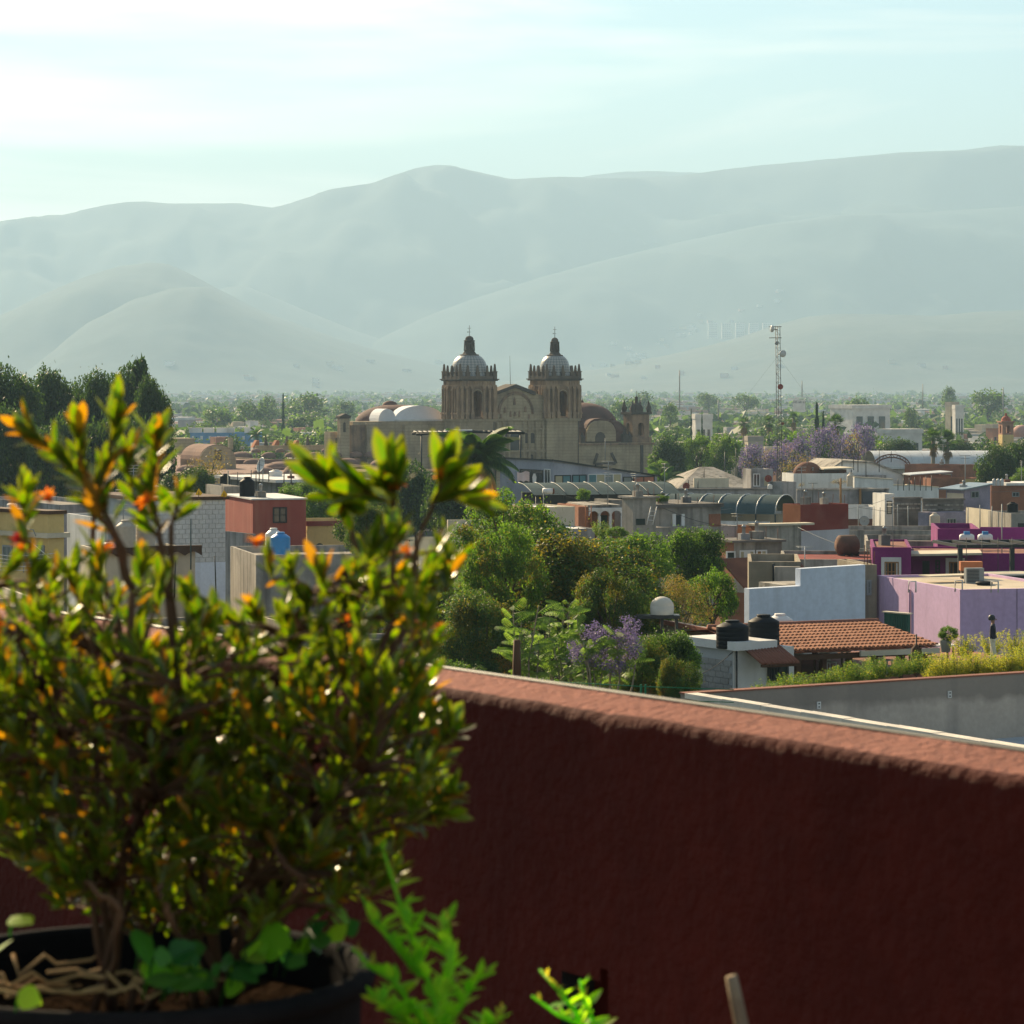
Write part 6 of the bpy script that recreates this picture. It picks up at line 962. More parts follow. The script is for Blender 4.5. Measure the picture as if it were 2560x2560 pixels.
# ---------------- person on the terrace ----------------
def person():
    e=empty('person',W(2482,1678,92.3),R(75),'person in dark top and pale trousers walking among golden plants','person'); s_=.98
    me=bpy.data.meshes.new('body'); J=dict(pel=(0,0,.95),spi=(0,0,1.15),che=(0,.01,1.35),nek=(0,0,1.48),hed=(.01,0,1.6),top=(.01,0,1.68),ls=(-.17,0,1.40),le=(-.22,.02,1.14),lh=(-.2,-.08,.92),rs=(.17,0,1.40),re=(.23,-.02,1.14),rh=(.22,-.12,.93),lk=(-.1,-.08,.5),lf=(-.1,-.02,.06),lt=(-.1,-.14,.03),rk=(.1,.03,.5),rf=(.1,.14,.07),rt=(.1,.03,.03),lp=(-.1,0,.9),rp=(.1,0,.9))
    ks=list(J); E=[('pel','spi'),('spi','che'),('che','nek'),('nek','hed'),('hed','top'),('che','ls'),('ls','le'),('le','lh'),('che','rs'),('rs','re'),('re','rh'),('pel','lp'),('lp','lk'),('lk','lf'),('lf','lt'),('pel','rp'),('rp','rk'),('rk','rf'),('rf','rt')]
    me.from_pydata([J[k] for k in ks],[(ks.index(a),ks.index(b)) for a,b in E],[]); o=bpy.data.objects.new('body',me); link(o,e); sk=o.modifiers.new('s','SKIN'); 
    rad=dict(pel=.14,spi=.12,che=.14,nek=.055,hed=.095,top=.07,ls=.065,le=.045,lh=.035,rs=.065,re=.045,rh=.035,lk=.06,lf=.045,lt=.04,rk=.06,rf=.045,rt=.04,lp=.085,rp=.085)
    sv=me.skin_vertices[0].data
    for i,k in enumerate(ks): sv[i].radius=(rad[k],rad[k]*.85); sv[i].use_root=(k=='pel')
    ss=o.modifiers.new('u','SUBSURF'); ss.levels=2; ss.render_levels=2
    m=bpy.data.materials.new('skin_and_clothes'); m.use_nodes=True; t=m.node_tree; b=t.nodes['Principled BSDF']; tc=t.nodes.new('ShaderNodeTexCoord'); sp=t.nodes.new('ShaderNodeSeparateXYZ'); t.links.new(tc.outputs['Object'],sp.inputs[0]); r=t.nodes.new('ShaderNodeValToRGB'); r.color_ramp.interpolation='CONSTANT'; mr=t.nodes.new('ShaderNodeMath'); mr.operation='DIVIDE'; mr.inputs[1].default_value=1.8; t.links.new(sp.outputs[2],mr.inputs[0]); t.links.new(mr.outputs[0],r.inputs[0]); el=r.color_ramp.elements; el[0].color=(.02,.02,.02,1); el[1].position=.05; el[1].color=(.6,.55,.42,1)
    for p_,c_ in ((.56,(.015,.018,.03)),(.815,(.25,.13,.08))): q=el.new(p_); q.color=(*c_,1)
    t.links.new(r.outputs[0],b.inputs['Base Color']); b.inputs['Roughness'].default_value=.8; o.data.materials.append(m)
    B=MB(); B.lathe([(.098,-.06),(.112,.0),(.1,.06),(.06,.105),(0,.115)],12,(.01,.035,1.635)); B.build('hair',M_['steel_dark'],e)
    B=MB(); B.lathe([(.02,-.02),(.02,.02),(0,.03)],6,(.01,-.1,1.6)); B.build('nose',m,e)
person()
# ---------------- the hazy valley ----------------
g=random.Random(12)
mat('far_white',(.62,.60,.56),.85); mat('far_cream',(.55,.47,.34),.85); mat('far_brick',(.38,.20,.14),.9); mat('far_grey',(.34,.34,.34),.9); mat('far_blue',(.14,.30,.48),.85); mat('far_pink',(.48,.30,.25),.9); mat('far_roof',(.42,.36,.30),.9)
HM={}
for k in ('white','cream','brick','grey','pink'):
    for v in range(2):
        B=MB(); B.box(-.5,-.5,0,.5,.5,.92,0); B.box(-.53,-.53,.92,.53,.53,1.,1)
        if v: B.box(-.1,-.3,1.0,.25,.1,1.3,0)
        for i in range(3): B.box(-.4+.3*i,-.515,.45,-.24+.3*i,-.503,.75,2)
        HM[k,v]=B.mesh('far_house',[MATS['far_'+k],MATS['far_roof'] if k!='white' else MATS['far_white'],MATS['glass']])
def fhouse(px,pyt,Y,wpx,k,label,group,h=None,v=None):
    p=W(px,pyt,Y); z0=gz(Y)-.5; hh=h or p.z-z0
    o=bpy.data.objects.new('house',HM[k,g.randint(0,1) if v is None else v]); o.location=(p.x,Y,p.z-hh); w_=wpx/F*Y; o.scale=(w_,w_*g.uniform(.7,1.1),hh); o.rotation_euler=(0,0,R(g.choice((22,26,30,12))))
    return link(o,None,label=label,category='house',group=group)
adj={'white':'white','cream':'cream','brick':'brick-red','grey':'grey','pink':'faded pink'}
def near(px,s_):
    w_=next(t for l,t in ((560,'above the dark grove\'s edge'),(700,'over the blue building'),(820,'beyond the convent roofs'),(1090,'behind the nave'),(1560,'behind the brown dome'),(1700,'beside the corner belfry'),(1830,'left of the mast'),(1960,'right by the mast'),(2120,'behind the purple trees'),(2240,'by the large white hall'),(2340,'over the arched roof'),(2450,'near the cream tower'),(9999,'near the red-domed church')) if px<l)
    return ('low','middling','tall')[min(2,int(s_*3))],w_
used=[]
def ok(px,Y): return 430<px<2600 and not (820<px<1640 and Y<900)
N_=0
for band,(Ya,Yb,n,nm) in enumerate(((640,860,75,'in the near valley'),(860,1300,85,'in the middle distance'),(1400,7000,70,'far off in haze'))):
    for i in range(n):
        Y=g.uniform(Ya,Yb); px=g.uniform(440,2590)
        if 800<px<1660 and band==0: continue
        if 1090<px<1470: continue
        k=g.choice(('white','cream','brick','grey','white','grey','pink')); hh=g.uniform(4,8); z=gz(Y)+hh; py=HY+(CZ-z)/Y*F
        fhouse(px,py,Y,g.uniform(7,15)/Y*F,k,'%s %s flat-roofed house %s, %s'%(near(px,(hh-4)/4)[0],adj[k],near(px,0)[1],nm),'%s houses %s'%(adj[k],nm),hh+.5)
for i,(px,py,Y,wp,k,l) in enumerate(((2150,1012,1150,110,'white','large white hall with a row of windows in the haze'),(2380,1005,1000,26,'cream','tall cream apartment tower in the haze'),(2395,1012,990,22,'white','pale blue-white block beside the cream tower'),(1755,1035,800,44,'white','white house with a curved roof line behind the cypresses'),(1885,1090,640,40,'cream','small house with a sunlit tan roof before the mast'),(1690,1105,620,70,'cream','low beige warehouse to the right of the chapel'),(2250,1072,720,90,'white','long white factory wall behind the fan palms'),(2490,1060,800,40,'brick','brick-coloured house near the little domed church'))): fhouse(px,py,Y,wp,k,l,None,v=0)
# blue building left
bb=Fr('blue_building','long blue building with white window dots beyond the convent','building',475,1082,820,xr=655,D=14,a=6); bb.body(MATS['far_blue'],MATS['far_white'],par=.3)
for i in range(8): bb.win('f',480+21*i,1090,486+21*i,1099,1,1,'frame_white','lightpaint',.2)
b_=Fr('teal_block','pale bluish block beside the long blue building','building',445,1050,1050,xr=490,D=10,a=6); b_.body(MATS['far_grey'])
for i in range(6): p=W(478+g.random()*180,1082,g.uniform(822,832)); B=MB(); B.box(-1.4,-1,0,1.4,1,1.2); B.box(-1.6,-1.1,1.2,1.6,1.1,1.4); B.build('roof_cabin',MATS['far_white'],None,'small white cabin on the long blue building, %s of six'%['first','second','third','fourth','fifth','sixth'][i],'roof cabin','cabins on the blue building roof',loc=p)
# little domed church at the far right
dc=Fr('far_church','small church with a red dome and belfry arches in the valley','church',2506,1075,640,xr=2534,D=2.6,a=10); w_=dc.L; cc=Vector((w_/2,w_/2,0)); zb=dc.H-1; dc.body(MATS['yellow'],z1=zb)
for k in range(4): M=Matrix.Translation(cc)@Matrix.Rotation(k*math.pi/2,4,'Z'); B=MB(); arch_wall(B,-w_/2+(.3 if k%2 else 0),w_/2-(.3 if k%2 else 0),zb,zb+2.6,0,w_*.4,zb+.3,zb+1.5,-w_/2,-w_/2+.3,0,M); dc.part('belfry_wall',B,MATS['far_brick'])
B=MB(); B.box(-.3,-.3,zb+2.6,w_+.3,w_+.3,zb+2.9); dc.part('cornice',B,MATS['far_brick']); B=MB(); r=w_*.42; B.lathe([(r,0)]+[(r*math.cos(math.pi/2*i/7),r*1.1*math.sin(math.pi/2*i/7)) for i in range(7)]+[(.25,r*1.12),(.25,r*1.5),(0,r*1.7)],14,(cc.x,cc.y,zb+2.9)); dc.part('red_dome',B,mat('reddome',(.38,.10,.06),.8)); B=MB(); B.lathe([(2.6,0)]+[(2.6*math.cos(math.pi/2*i/6),2.6*math.sin(math.pi/2*i/6)) for i in range(1,7)],14,(w_+4,6,zb-.6)); dc.part('pink_dome',B,MATS['far_pink'])
# far trees
cls={0:'in the near valley',1:'in the middle distance',2:'far off in haze'}
for i in range(270):
    band=i%3; Ya,Yb=((620,860),(860,1300),(1400,7500))[band]; Y=g.uniform(Ya,Yb); px=g.uniform(440,2590)
    if 1090<px<1470 or (band==0 and 800<px<1640): continue
    hh=g.uniform(6,12); z=gz(Y)+hh; py=HY+(CZ-z)/Y*F; w_=g.uniform(8,16)/Y*F; T('valley_tree','%s rounded tree %s, %s'%(near(px,(hh-6)/6)[0],near(px,0)[1],cls[band]),'tree',px-w_/2,px+w_/2,py,py+hh*.75/Y*F,Y,'far%d'%g.randint(0,2),'round trees %s'%cls[band])
for i,(x0,x1,yt,yb,Y,l) in enumerate(((495,590,1020,1085,860,'dark hazy tree just above the blue building'),(570,680,1010,1075,900,'broad hazy tree beyond the blue building'),(690,830,988,1070,980,'largest hazy tree mass left of the church'),(700,835,1035,1085,800,'lower hazy tree in front of the largest one'),(640,700,995,1060,1000,'pale tall tree beside the hazy cypress'),(820,900,1005,1060,1050,'faint tree behind the bell gable'),(1520,1600,1000,1060,900,'hazy tree behind the corner belfry'),(1560,1650,985,1040,1150,'fainter tree above the corner belfry'),(1735,1810,985,1020,1250,'broad flat hazy tree left of the mast'),(1820,1905,987,1025,1200,'broad flat hazy tree nearer the mast'),(2100,2190,1000,1060,900,'hazy round tree near the large white hall'),(2350,2395,970,1020,1150,'tall hazy tree beside the cream tower'),(2415,2530,978,1040,1000,'wide hazy tree crown at the right'),(2255,2300,1022,1065,850,'dark pointed hazy tree in front of the white hall'),(1650,1700,1010,1060,850,'light hazy tree by the cypresses'))): T('hazy_tree',l,'tree',x0,x1,yt,yb,Y*1.9-400,'far%d'%(i%3))
# billboard with a phone number and a lattice pole
e=empty('billboard',W(1998,1030,1250),0,'pale hazy billboard with a phone number beyond the mast','billboard'); B=MB(); B.box(-2.6,0,.0,2.6,.3,5.2); B.build('panel',MATS['far_white'],e); 
tcu=bpy.data.curves.new('lettering','FONT'); tcu.body='545 68 63'; tcu.size=1.35; tcu.align_x='CENTER'; tcu.extrude=.01; to=bpy.data.objects.new('lettering',tcu); to.location=(0,-.03,3.7); to.rotation_euler=(R(90),0,0); tcu.materials.append(MATS['frame_dark']); 
bpy.context.view_layer.update(); lm=bpy.data.meshes.new_from_object(to); lo_=bpy.data.objects.new('lettering',lm); lo_.location=to.location; lo_.rotation_euler=to.rotation_euler; link(lo_,e); bpy.data.objects.remove(to)
for px,yt,yb,Y,l in ((1699,925,1020,1100,'thin tall mast in the haze above the cypresses'),(2307,960,1020,1200,'thin mast over the large white hall'),(2508,968,1035,1100,'thin mast near the picture edge in the haze'),(2005,952,990,1300,'thick short lattice pole behind the billboard'),(1796,1000,1045,900,'street lamp post in the valley')): pole(px,yt,yb,Y,l,.25,'frame_steel',group=None)
# apartment blocks on the hillside and scattered hillside houses
B=MB(); B.box(-.5,-.4,0,.5,.4,1)
for i in range(4):
    for j in range(3): B.box(-.4+.22*i,-.42,.15+.28*j,-.26+.22*i,-.401,.3+.28*j,1)
ap=B.mesh('apartment_block',[MATS['far_white'],MATS['far_grey']])
for j in range(2):
    for i in range(5):
        p=W(1782+34*i,(826,846)[j],10000 if j==0 else 9800); o=bpy.data.objects.new('apartment_block',ap); o.location=p; o.scale=(31,24,25); link(o,None,label='white apartment block on the hillside, %s in the %s row'%(['first','second','third','fourth','fifth'][i],('upper','lower')[j]),category='apartment block',group='apartment blocks on the hillside')
dg=bpy.context.evaluated_depsgraph_get(); bpy.context.view_layer.update(); dg=bpy.context.evaluated_depsgraph_get()
hn=0
for i in range(900):
    px=g.uniform(380,2560) if i%2 else g.uniform(1380,1960); py=g.uniform(905,985) if i%2 else 960-(px-1380)*.38+g.gauss(0,26)
    d=Vector(((px-1280)/F,1,-(py-HY)/F)).normalized(); hit,loc,nn,_,ob,_2=sc.ray_cast(dg,Vector((0,0,CZ))+d*7600,d)
    if not hit or ob.name.split('.')[0] not in('hill','ground','mountain_range') or loc.y>12500: continue
    k=g.choice(('white','cream','white','pink','grey')); o=bpy.data.objects.new('house',HM[k,0]); o.location=loc-Vector((0,0,2)); s_=g.uniform(10,22); o.scale=(s_,s_,g.uniform(8,13)); o.rotation_euler=(0,0,g.random()*3)
    link(o,None,label='tiny %s house on the hillside %s'%(adj[k],near(px,0)[1]),category='house',group='%s houses on the hillsides'%adj[k]); hn+=1
    if hn>=80: break

# the rest of the valley town and its trees: too many and too far to count
def valley_mass():
    rs=np.random.RandomState(9); n=4200; Y=900*(8600/900)**rs.rand(n); px=rs.uniform(380,2700,n); X=(px-1280)/F*Y
    patch=np.array([noise.noise(Vector((x*.004,y*.0016,2.))) for x,y in zip(X,Y)]); k=(patch+rs.normal(size=n)*.25>-.12)&~((Y<1400)&(px>1080)&(px<1480)); X,Y=X[k],Y[k]; n=len(X)
    H=rs.uniform(3.5,9,n)*(1+Y/9000); Wd=H*rs.uniform(.6,1.3,n); Z=np.array([gz(y) for y in Y]); m=16
    d=rs.normal(size=(n,m,3)); d/=np.linalg.norm(d,axis=2)[:,:,None]; P=np.stack([X[:,None]+d[:,:,0]*Wd[:,None]*.5,Y[:,None]+d[:,:,1]*Wd[:,None]*.5,Z[:,None]+H[:,None]*(.52+.45*d[:,:,2])],2).reshape(-1,3)
    Nn=d.reshape(-1,3)+rs.normal(size=(n*m,3))*.5; V,Q=leaves_np(P,Nn,np.repeat(Wd*.30,m)[:,None] if 0 else 1.,rs,.8); c=np.repeat(P,4,0); V=c+(V-c)*np.repeat(Wd*.26,m*4)[:,None]
    o=bpy.data.objects.new('valley_trees',npmesh('valley_trees',V,Q,[MATS['leaf_mid'],MATS['leaf_dark']],rs.choice(2,len(Q)))); link(o,label='far mass of small trees spread over the valley floor',category='trees',kind='stuff')
    B=MB(); n=2600; Y=1000*(8000/1000)**rs.rand(n); px=rs.uniform(400,2680,n)
    for y,p in zip(Y,px):
        if y<1500 and 1080<p<1480: continue
        x=(p-1280)/F*y; w_=rs.uniform(4,9)*(1+y/9000); h=rs.uniform(3,6)*(1+y/12000); z=gz(y); a=rs.rand(); M=Matrix.Translation((x,y,z))@Matrix.Rotation(.4+a*.3,4,'Z'); B.box(-w_,-w_*.7,-1,w_,w_*.7,h,int(rs.choice(4)),M)
    B.build('valley_houses',[MATS['far_white'],MATS['far_cream'],MATS['far_grey'],MATS['far_brick']],None,'far mass of small pale houses spread over the valley floor','houses',kind='stuff')
valley_mass()
# ---------------- foreground: terrace wall ----------------
hW=.75; A_=Vector((-.363*hW,10.03*hW)); Bq=Vector((1.304*hW,7.607*hW)); dW=(Bq-A_).normalized(); nW=Vector((-dW.y,dW.x))      # nW points away from the camera
if nW.y<0: nW=-nW
zt=CZ-hW; thk=.30
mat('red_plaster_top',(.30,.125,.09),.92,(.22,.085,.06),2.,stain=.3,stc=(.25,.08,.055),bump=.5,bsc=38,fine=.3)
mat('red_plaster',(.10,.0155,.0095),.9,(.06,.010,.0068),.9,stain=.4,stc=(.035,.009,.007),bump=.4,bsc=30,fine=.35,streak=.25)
def terrace_wall():
    t0,t1=-5.5,4.6; n=330; prof=[]     # (offset from inner face away, height below/above zt)
    for i in range(34): prof.append((0,-1.05+1.02*i/33))
    prof+=[(.003,-.016),(.009,-.007),(.02,-.002),(.04,0)]+[(.04+.14*i/7,.002*i) for i in range(1,8)]+[(.195,.01),(.20,-.004),(.206,-.004),(.212,.014)]+[(.212+.10*i/5,.016-.004*i) for i in range(1,6)]+[(.315,-.02),(.319,-.06),(.319,-.9)]
    V=[]; m=len(prof)
    for j in range(n+1):
        t=t0+(t1-t0)*j/n; b0=A_+dW*t
        for o,h in prof:
            p=Vector((b0.x+nW.x*o,b0.y+nW.y*o,zt+h)); a=noise.fractal(Vector((t*3,o*6,h*3+5)),1.,2.,4)*.003+noise.fractal(Vector((t*19,o*14,h*17)),1.,2.,3)*.0022
            edge=math.exp(-(((o-.02)/.04)**2)-((h+.02)/.05)**2)*noise.noise(Vector((t*16,1.7,h*9)))*.004
            p.x-=nW.x*(a+edge); p.y-=nW.y*(a+edge); p.z+=(a+edge*.8) if h>-.05 else 0
            V.append(p)
    # dark square drain opening low in the wall
    def px_of(p): return 1280+p.x/p.y*F, HY-(p.z-CZ)/p.y*F
    F_=[]; hole=[]; MI=[]
    for j in range(n):
        for i in range(m-1):
            q=(j*m+i,(j+1)*m+i,(j+1)*m+i+1,j*m+i+1); c=(V[q[0]]+V[q[2]])/2; x,y=px_of(c)
            if i<33 and 1404<x<1530 and 2438<y: hole.append(c); continue
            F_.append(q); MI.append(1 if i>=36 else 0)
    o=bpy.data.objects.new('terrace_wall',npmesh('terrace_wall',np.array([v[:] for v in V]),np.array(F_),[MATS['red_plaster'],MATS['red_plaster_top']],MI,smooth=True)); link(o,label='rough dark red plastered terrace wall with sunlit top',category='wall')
    if hole:
        ts=[(Vector((c.x,c.y))-A_).dot(dW) for c in hole]; ta,tb=min(ts)-.02,max(ts)+.02; za,zb=min(c.z for c in hole)-.05,max(c.z for c in hole)+.02; M=Matrix(((dW.x,nW.x,0,A_.x),(dW.y,nW.y,0,A_.y),(0,0,1,0),(0,0,0,1))); B=MB()
        k=[(ta,.004,za),(tb,.004,za),(tb,.004,zb),(ta,.004,zb),(ta,.2,za),(tb,.2,za),(tb,.2,zb),(ta,.2,zb)]; B.add([M@Vector(v) for v in k],[(4,5,6,7),(0,1,5,4),(1,2,6,5),(2,3,7,6),(3,0,4,7)]); B.build('drain_opening',MATS['steel_dark'],o)
    B=MB(); P=[]
    for j in range(60): t=-5.4+9.9*j/59; q=A_+dW*t+nW*.205; P.append((q.x,q.y,zt+.012))
    B.tube(P,.0075,6); B.build('wall_cable',MATS['steel_dark'],None,'thin dark cable lying along the top of the red wall','cable')
terrace_wall()
B=MB(); V=[]; q=[A_+dW*-5.5,A_+dW*4.6]; B.add([(q[0].x,q[0].y+.0,zt-1.05),(q[1].x,q[1].y,zt-1.05),(6,-3,zt-1.05),(-9,-3,zt-1.05)],[(0,1,2,3)]); B.build('terrace_floor',mat('terrace_tile',(.18,.10,.07),.9),None,kind='structure')
# house below the terrace
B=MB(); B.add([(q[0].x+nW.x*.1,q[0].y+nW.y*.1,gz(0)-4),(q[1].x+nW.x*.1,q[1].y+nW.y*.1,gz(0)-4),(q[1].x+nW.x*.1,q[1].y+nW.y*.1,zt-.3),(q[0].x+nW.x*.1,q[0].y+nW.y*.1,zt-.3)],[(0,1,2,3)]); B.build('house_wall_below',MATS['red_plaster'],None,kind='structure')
# ---------------- pot ----------------
PY=4.5; pc=W(345,2412,PY); RX=590/F*PY; zf=zt-1.05
mat('pot_dark',(.022,.022,.026),.42,(.03,.028,.03),3,spec=.5,fine=.15,sc_=3) if 0 else mat('pot_dark',(.012,.012,.013),.85,(.02,.018,.018),3,spec=.02,fine=.3); mat('soil',(.022,.014,.009),1,(.014,.009,.006),14,bump=.6,bsc=40,fine=.4,spec=0)
e=empty('plant_pot',(pc.x,pc.y,zf),0,'large round black plastic pot holding the flowering bush','pot'); ph=pc.z-zf
B=MB(); B.lathe([(RX*.70,0),(RX*.93,ph*.8),(RX*.95,ph-.03)],48); B.lathe([(RX*.90,ph-.03),(RX*.88,ph*.8),(RX*.86,ph*.7)],48); B.build('pot_wall',MATS['pot_dark'],e)
B=MB(); B.lathe([(RX*.95,ph-.035),(RX*1.0,ph-.03),(RX*1.01,ph-.012),(RX*.99,ph),(RX*.95,ph),(RX*.925,ph-.01),(RX*.92,ph-.04)],48); B.build('rim',MATS['pot_dark'],e)
B=MB(); nn=24; B.lathe([(RX*.885,ph-.075)]+[(RX*.885*(1-i/8),ph-.075+.01*math.sin(i*2.1)) for i in range(1,9)],36); B.build('soil',MATS['soil'],e)
soil_z=pc.z-.07
# ---------------- flowering bush ----------------
leafmat('bush_leaf',(.014,.062,.007),(.062,.115,.010),.40,(4.2,4.8,.25),.3,.5); leafmat('bush_leaf_gold',(.2,.11,.013),(.32,.19,.016),.5,(2.6,2.1,.3),.45,.3); leafmat('petal',(.62,.16,.02),(.7,.3,.03),.5,(1.4,1.2,.6)); leafmat('petal_red',(.45,.03,.05),(.5,.05,.03),.4,(1.4,1,.8)); leafmat('weed_leaf',(.14,.34,.02),(.3,.42,.05),.58,(2.4,2.8,.4)); leafmat('round_leaf',(.02,.10,.025),(.045,.15,.025),.45,(3.4,3.6,.4),.4,.3); mat('twig',(.13,.075,.04),.85,(.09,.05,.03),6)
EDGE=[]
def leaf_geo(L,w_,fold=.25,curl=.25,nseg=5,shape='ob'):
    V=[];Fs=[]; EDGE.clear()
    for i in range(nseg+1):
        t=i/nseg; wd=w_*(math.sin(math.pi*t**1.35)**.8 if shape=='ob' else math.sin(math.pi*t**.75)**.9)*.5 if 0<t<1 else .0006; z=-curl*L*t*t; x=L*t
        V+=[(x,-wd,z+fold*wd),(x,0,z),(x,wd,z+fold*wd)]; EDGE.extend([1,max(0,1-3.2*t) if t<.9 else 1,1])
    for i in range(nseg):
        a=3*i; Fs+=[(a,a+3,a+4,a+1),(a+1,a+4,a+5,a+2)]
    return np.array(V),np.array(Fs)
LV,LF=leaf_geo(.044,.0128,.4,-.10); LE=list(EDGE)
def lmesh(name,V,Fs,m,E=None):
    me=npmesh(name,V,Fs,[MATS[m]],smooth=True)
    if E is not None: a=me.attributes.new('rim_light','FLOAT','POINT'); a.data.foreach_set('value',np.asarray(E,np.float32))
    return me
def rim_light(m,c,k):      # sunlight at the leaf rims painted gold, over reddish-brown margins and bases
    t=MATS[m].node_tree; n=t.nodes; at=n.new('ShaderNodeAttribute'); at.attribute_name='rim_light'; mu=n.new('ShaderNodeMath'); mu.operation='MULTIPLY'; mu.inputs[1].default_value=k; t.links.new(at.outputs['Fac'],mu.inputs[0]); rp=[x for x in n if x.type=='VALTORGB'][0]; mx=n.new('ShaderNodeMix'); mx.data_type='RGBA'; t.links.new(mu.outputs[0],mx.inputs[0]); mx.inputs[7].default_value=(*c,1)
    for l in list(rp.outputs[0].links): t.links.new(mx.outputs[2],l.to_socket)
    t.links.new(rp.outputs[0],mx.inputs[6])
rim_light('bush_leaf',(.22,.10,.010),.34)
def bush():
    g=random.Random(77); e=empty('flowering_bush',(pc.x,pc.y,soil_z),0,'leafy bush with orange buds growing in the black pot','bush'); O=Vector(e.location); stems=MB(); Ls=[]; tips=[]
    def path(a,b,sag=.0,n=7,j=.012):
        m=[]; 
        for i in range(n): t=i/(n-1); p=a.lerp(b,t); k=math.sin(math.pi*t); p+=Vector((g.uniform(-j,j)*k,g.uniform(-j,j)*k,sag*k)); m.append(p)
        return m
    def spray(P,start,dens,s=1.,gold=.3):
        for i in range(len(P)-1):
            d=(P[i+1]-P[i]); seg=d.length; d=d.normalized(); n=max(1,int(seg*dens))
            for k in range(n):
                t=(i+k/n)/(len(P)-1)
                if t<start: continue
                p=P[i].lerp(P[i+1],k/n); add_leaf(p,d,g.uniform(28,58),s*(1.05-.25*t),gold)
    def add_leaf(p,d,ang,s,gold):
        a=d.cross(Vector((g.gauss(0,1),g.gauss(0,1),g.gauss(0,1)))).normalized(); ax=(d*math.cos(R(ang))+a*math.sin(R(ang))).normalized(); nz=(d-ax*d.dot(ax)).normalized(); y=nz.cross(ax); s*=g.uniform(.6,1.25); M=Matrix((( ax.x*s,y.x*s,nz.x*s,p.x),(ax.y*s,y.y*s,nz.y*s,p.y),(ax.z*s,y.z*s,nz.z*s,p.z),(0,0,0,1))); Ls.append((M,1 if g.random()<gold else 0))
    def whorl(p,d,n,s=1.,gold=.25):
        for k in range(n): add_leaf(p-d*g.uniform(0,.04),d,g.uniform(12,55),s,gold)
    base=W(560,2330,4.5); base.z=soil_z; base2=W(280,2340,4.45); base2.z=soil_z
    # leggy shoots that stand clear of the crown
    SH=[((330,1480),(300,1345),(215,1205),(75,1075),4.45,1.25),((330,1480),(270,1315),(225,1225),(195,1090),4.45,1.2),((230,1500),(235,1315),(250,1195),(292,1045),4.45,1.25),((420,1500),(400,1345),(385,1245),(388,1090),4.5,1.2),((420,1500),(395,1345),(320,1225),(325,1130),4.5,1.1),((120,1560),(90,1420),(60,1315),(55,1225),4.4,1.2),((980,1560),(985,1395),(988,1275),(985,1210),4.4,1.3),((1020,1560),(1040,1365),(1080,1265),(1110,1195),4.4,1.25),((900,1520),(890,1365),(865,1275),(845,1220),4.45,1.25),((430,1500),(425,1315),(440,1275),(455,1225),4.55,1.),((810,2060),(1000,1960),(1080,1890),(1135,1820),4.4,1.05),((810,2090),(1000,2040),(1080,2010),(1140,1965),4.4,1.05),((820,2110),(960,2075),(1040,2055),(1110,2030),4.42,1.),((760,2200),(700,2140),(680,2090),(660,2050),4.25,1.),((420,2280),(400,2220),(420,2170),(440,2110),4.2,1.),((300,2280),(240,2220),(180,2180),(130,2150),4.2,1.)]
    for a,b,c,d_,Y,s in SH:
        s*=1.08
        P=[W(*a,Y),W(*b,Y),W(*c,Y+.02),W(*d_,Y)]; Q=[]
        for i in range(13): t=i/12*3; k=min(2,int(t)); Q.append(P[k].lerp(P[k+1],t-k)+Vector((g.uniform(-.003,.003),)*3))
        stems.tube([p-O for p in Q],[.0055*(1-.6*i/12) for i in range(13)],6)
        stems.tube([(x-O) for x in path(base if a[0]>350 else base2,P[0],0,6)],[.007,.0065,.006,.006,.0055,.0055],6)
        if a[0]>850 : spray(Q,.85,170,s,.1); whorl(Q[-1],(Q[-1]-Q[-3]).normalized(),13,s*1.35,.06); tips.append((Q[-1],.6))
        else: spray(Q,.34,260,s,.16); whorl(Q[-1],(Q[-1]-Q[-3]).normalized(),9,s,.12)
        if a[0]>850:
            for k in range(2): sp=Q[-2]+Vector((g.uniform(-.05,.05),g.uniform(-.03,.03),g.uniform(-.02,.03))); stems.tube([Q[-4]-O,sp-O],[.003,.002],5); whorl(sp,(sp-Q[-4]).normalized(),10,s*1.2,.08)
    for px,py in ((125,1220),(368,1225),(55,1325),(270,1350),(640,1330)): tips.append((W(px,py+30,4.42),.6))
    # main limbs
    limbs=[]
    for i in range(12):
        a=base if i%3 else base2; x=g.uniform(-60,1120); y=g.uniform(1480,1950); b=W(x,y,4.5+g.uniform(-.24,.24)); P=path(a+Vector((g.uniform(-.05,.05),g.uniform(-.04,.04),0)),b,.02,9,.02); limbs.append(P); stems.tube([p-O for p in P],[.0065*(1-.5*k/8) for k in range(9)],6)
    E=[(-150,1480),(0,1440),(150,1430),(430,1440),(540,1570),(640,1430),(800,1480),(900,1400),(1100,1360),(1150,1440),(1150,1540),(1090,1630),(1040,1720),(1090,1840),(1090,2030),(1000,2090),(960,2240),(760,2330),(400,2340),(160,2270),(0,2140),(-150,1950)]
    def inside(x,y):
        c=False; n=len(E)
        for i in range(n):
            (x1,y1),(x2,y2)=E[i],E[(i+1)%n]
            if (y1>y)!=(y2>y) and x<(x2-x1)*(y-y1)/(y2-y1)+x1: c=not c
        return c
    n=0
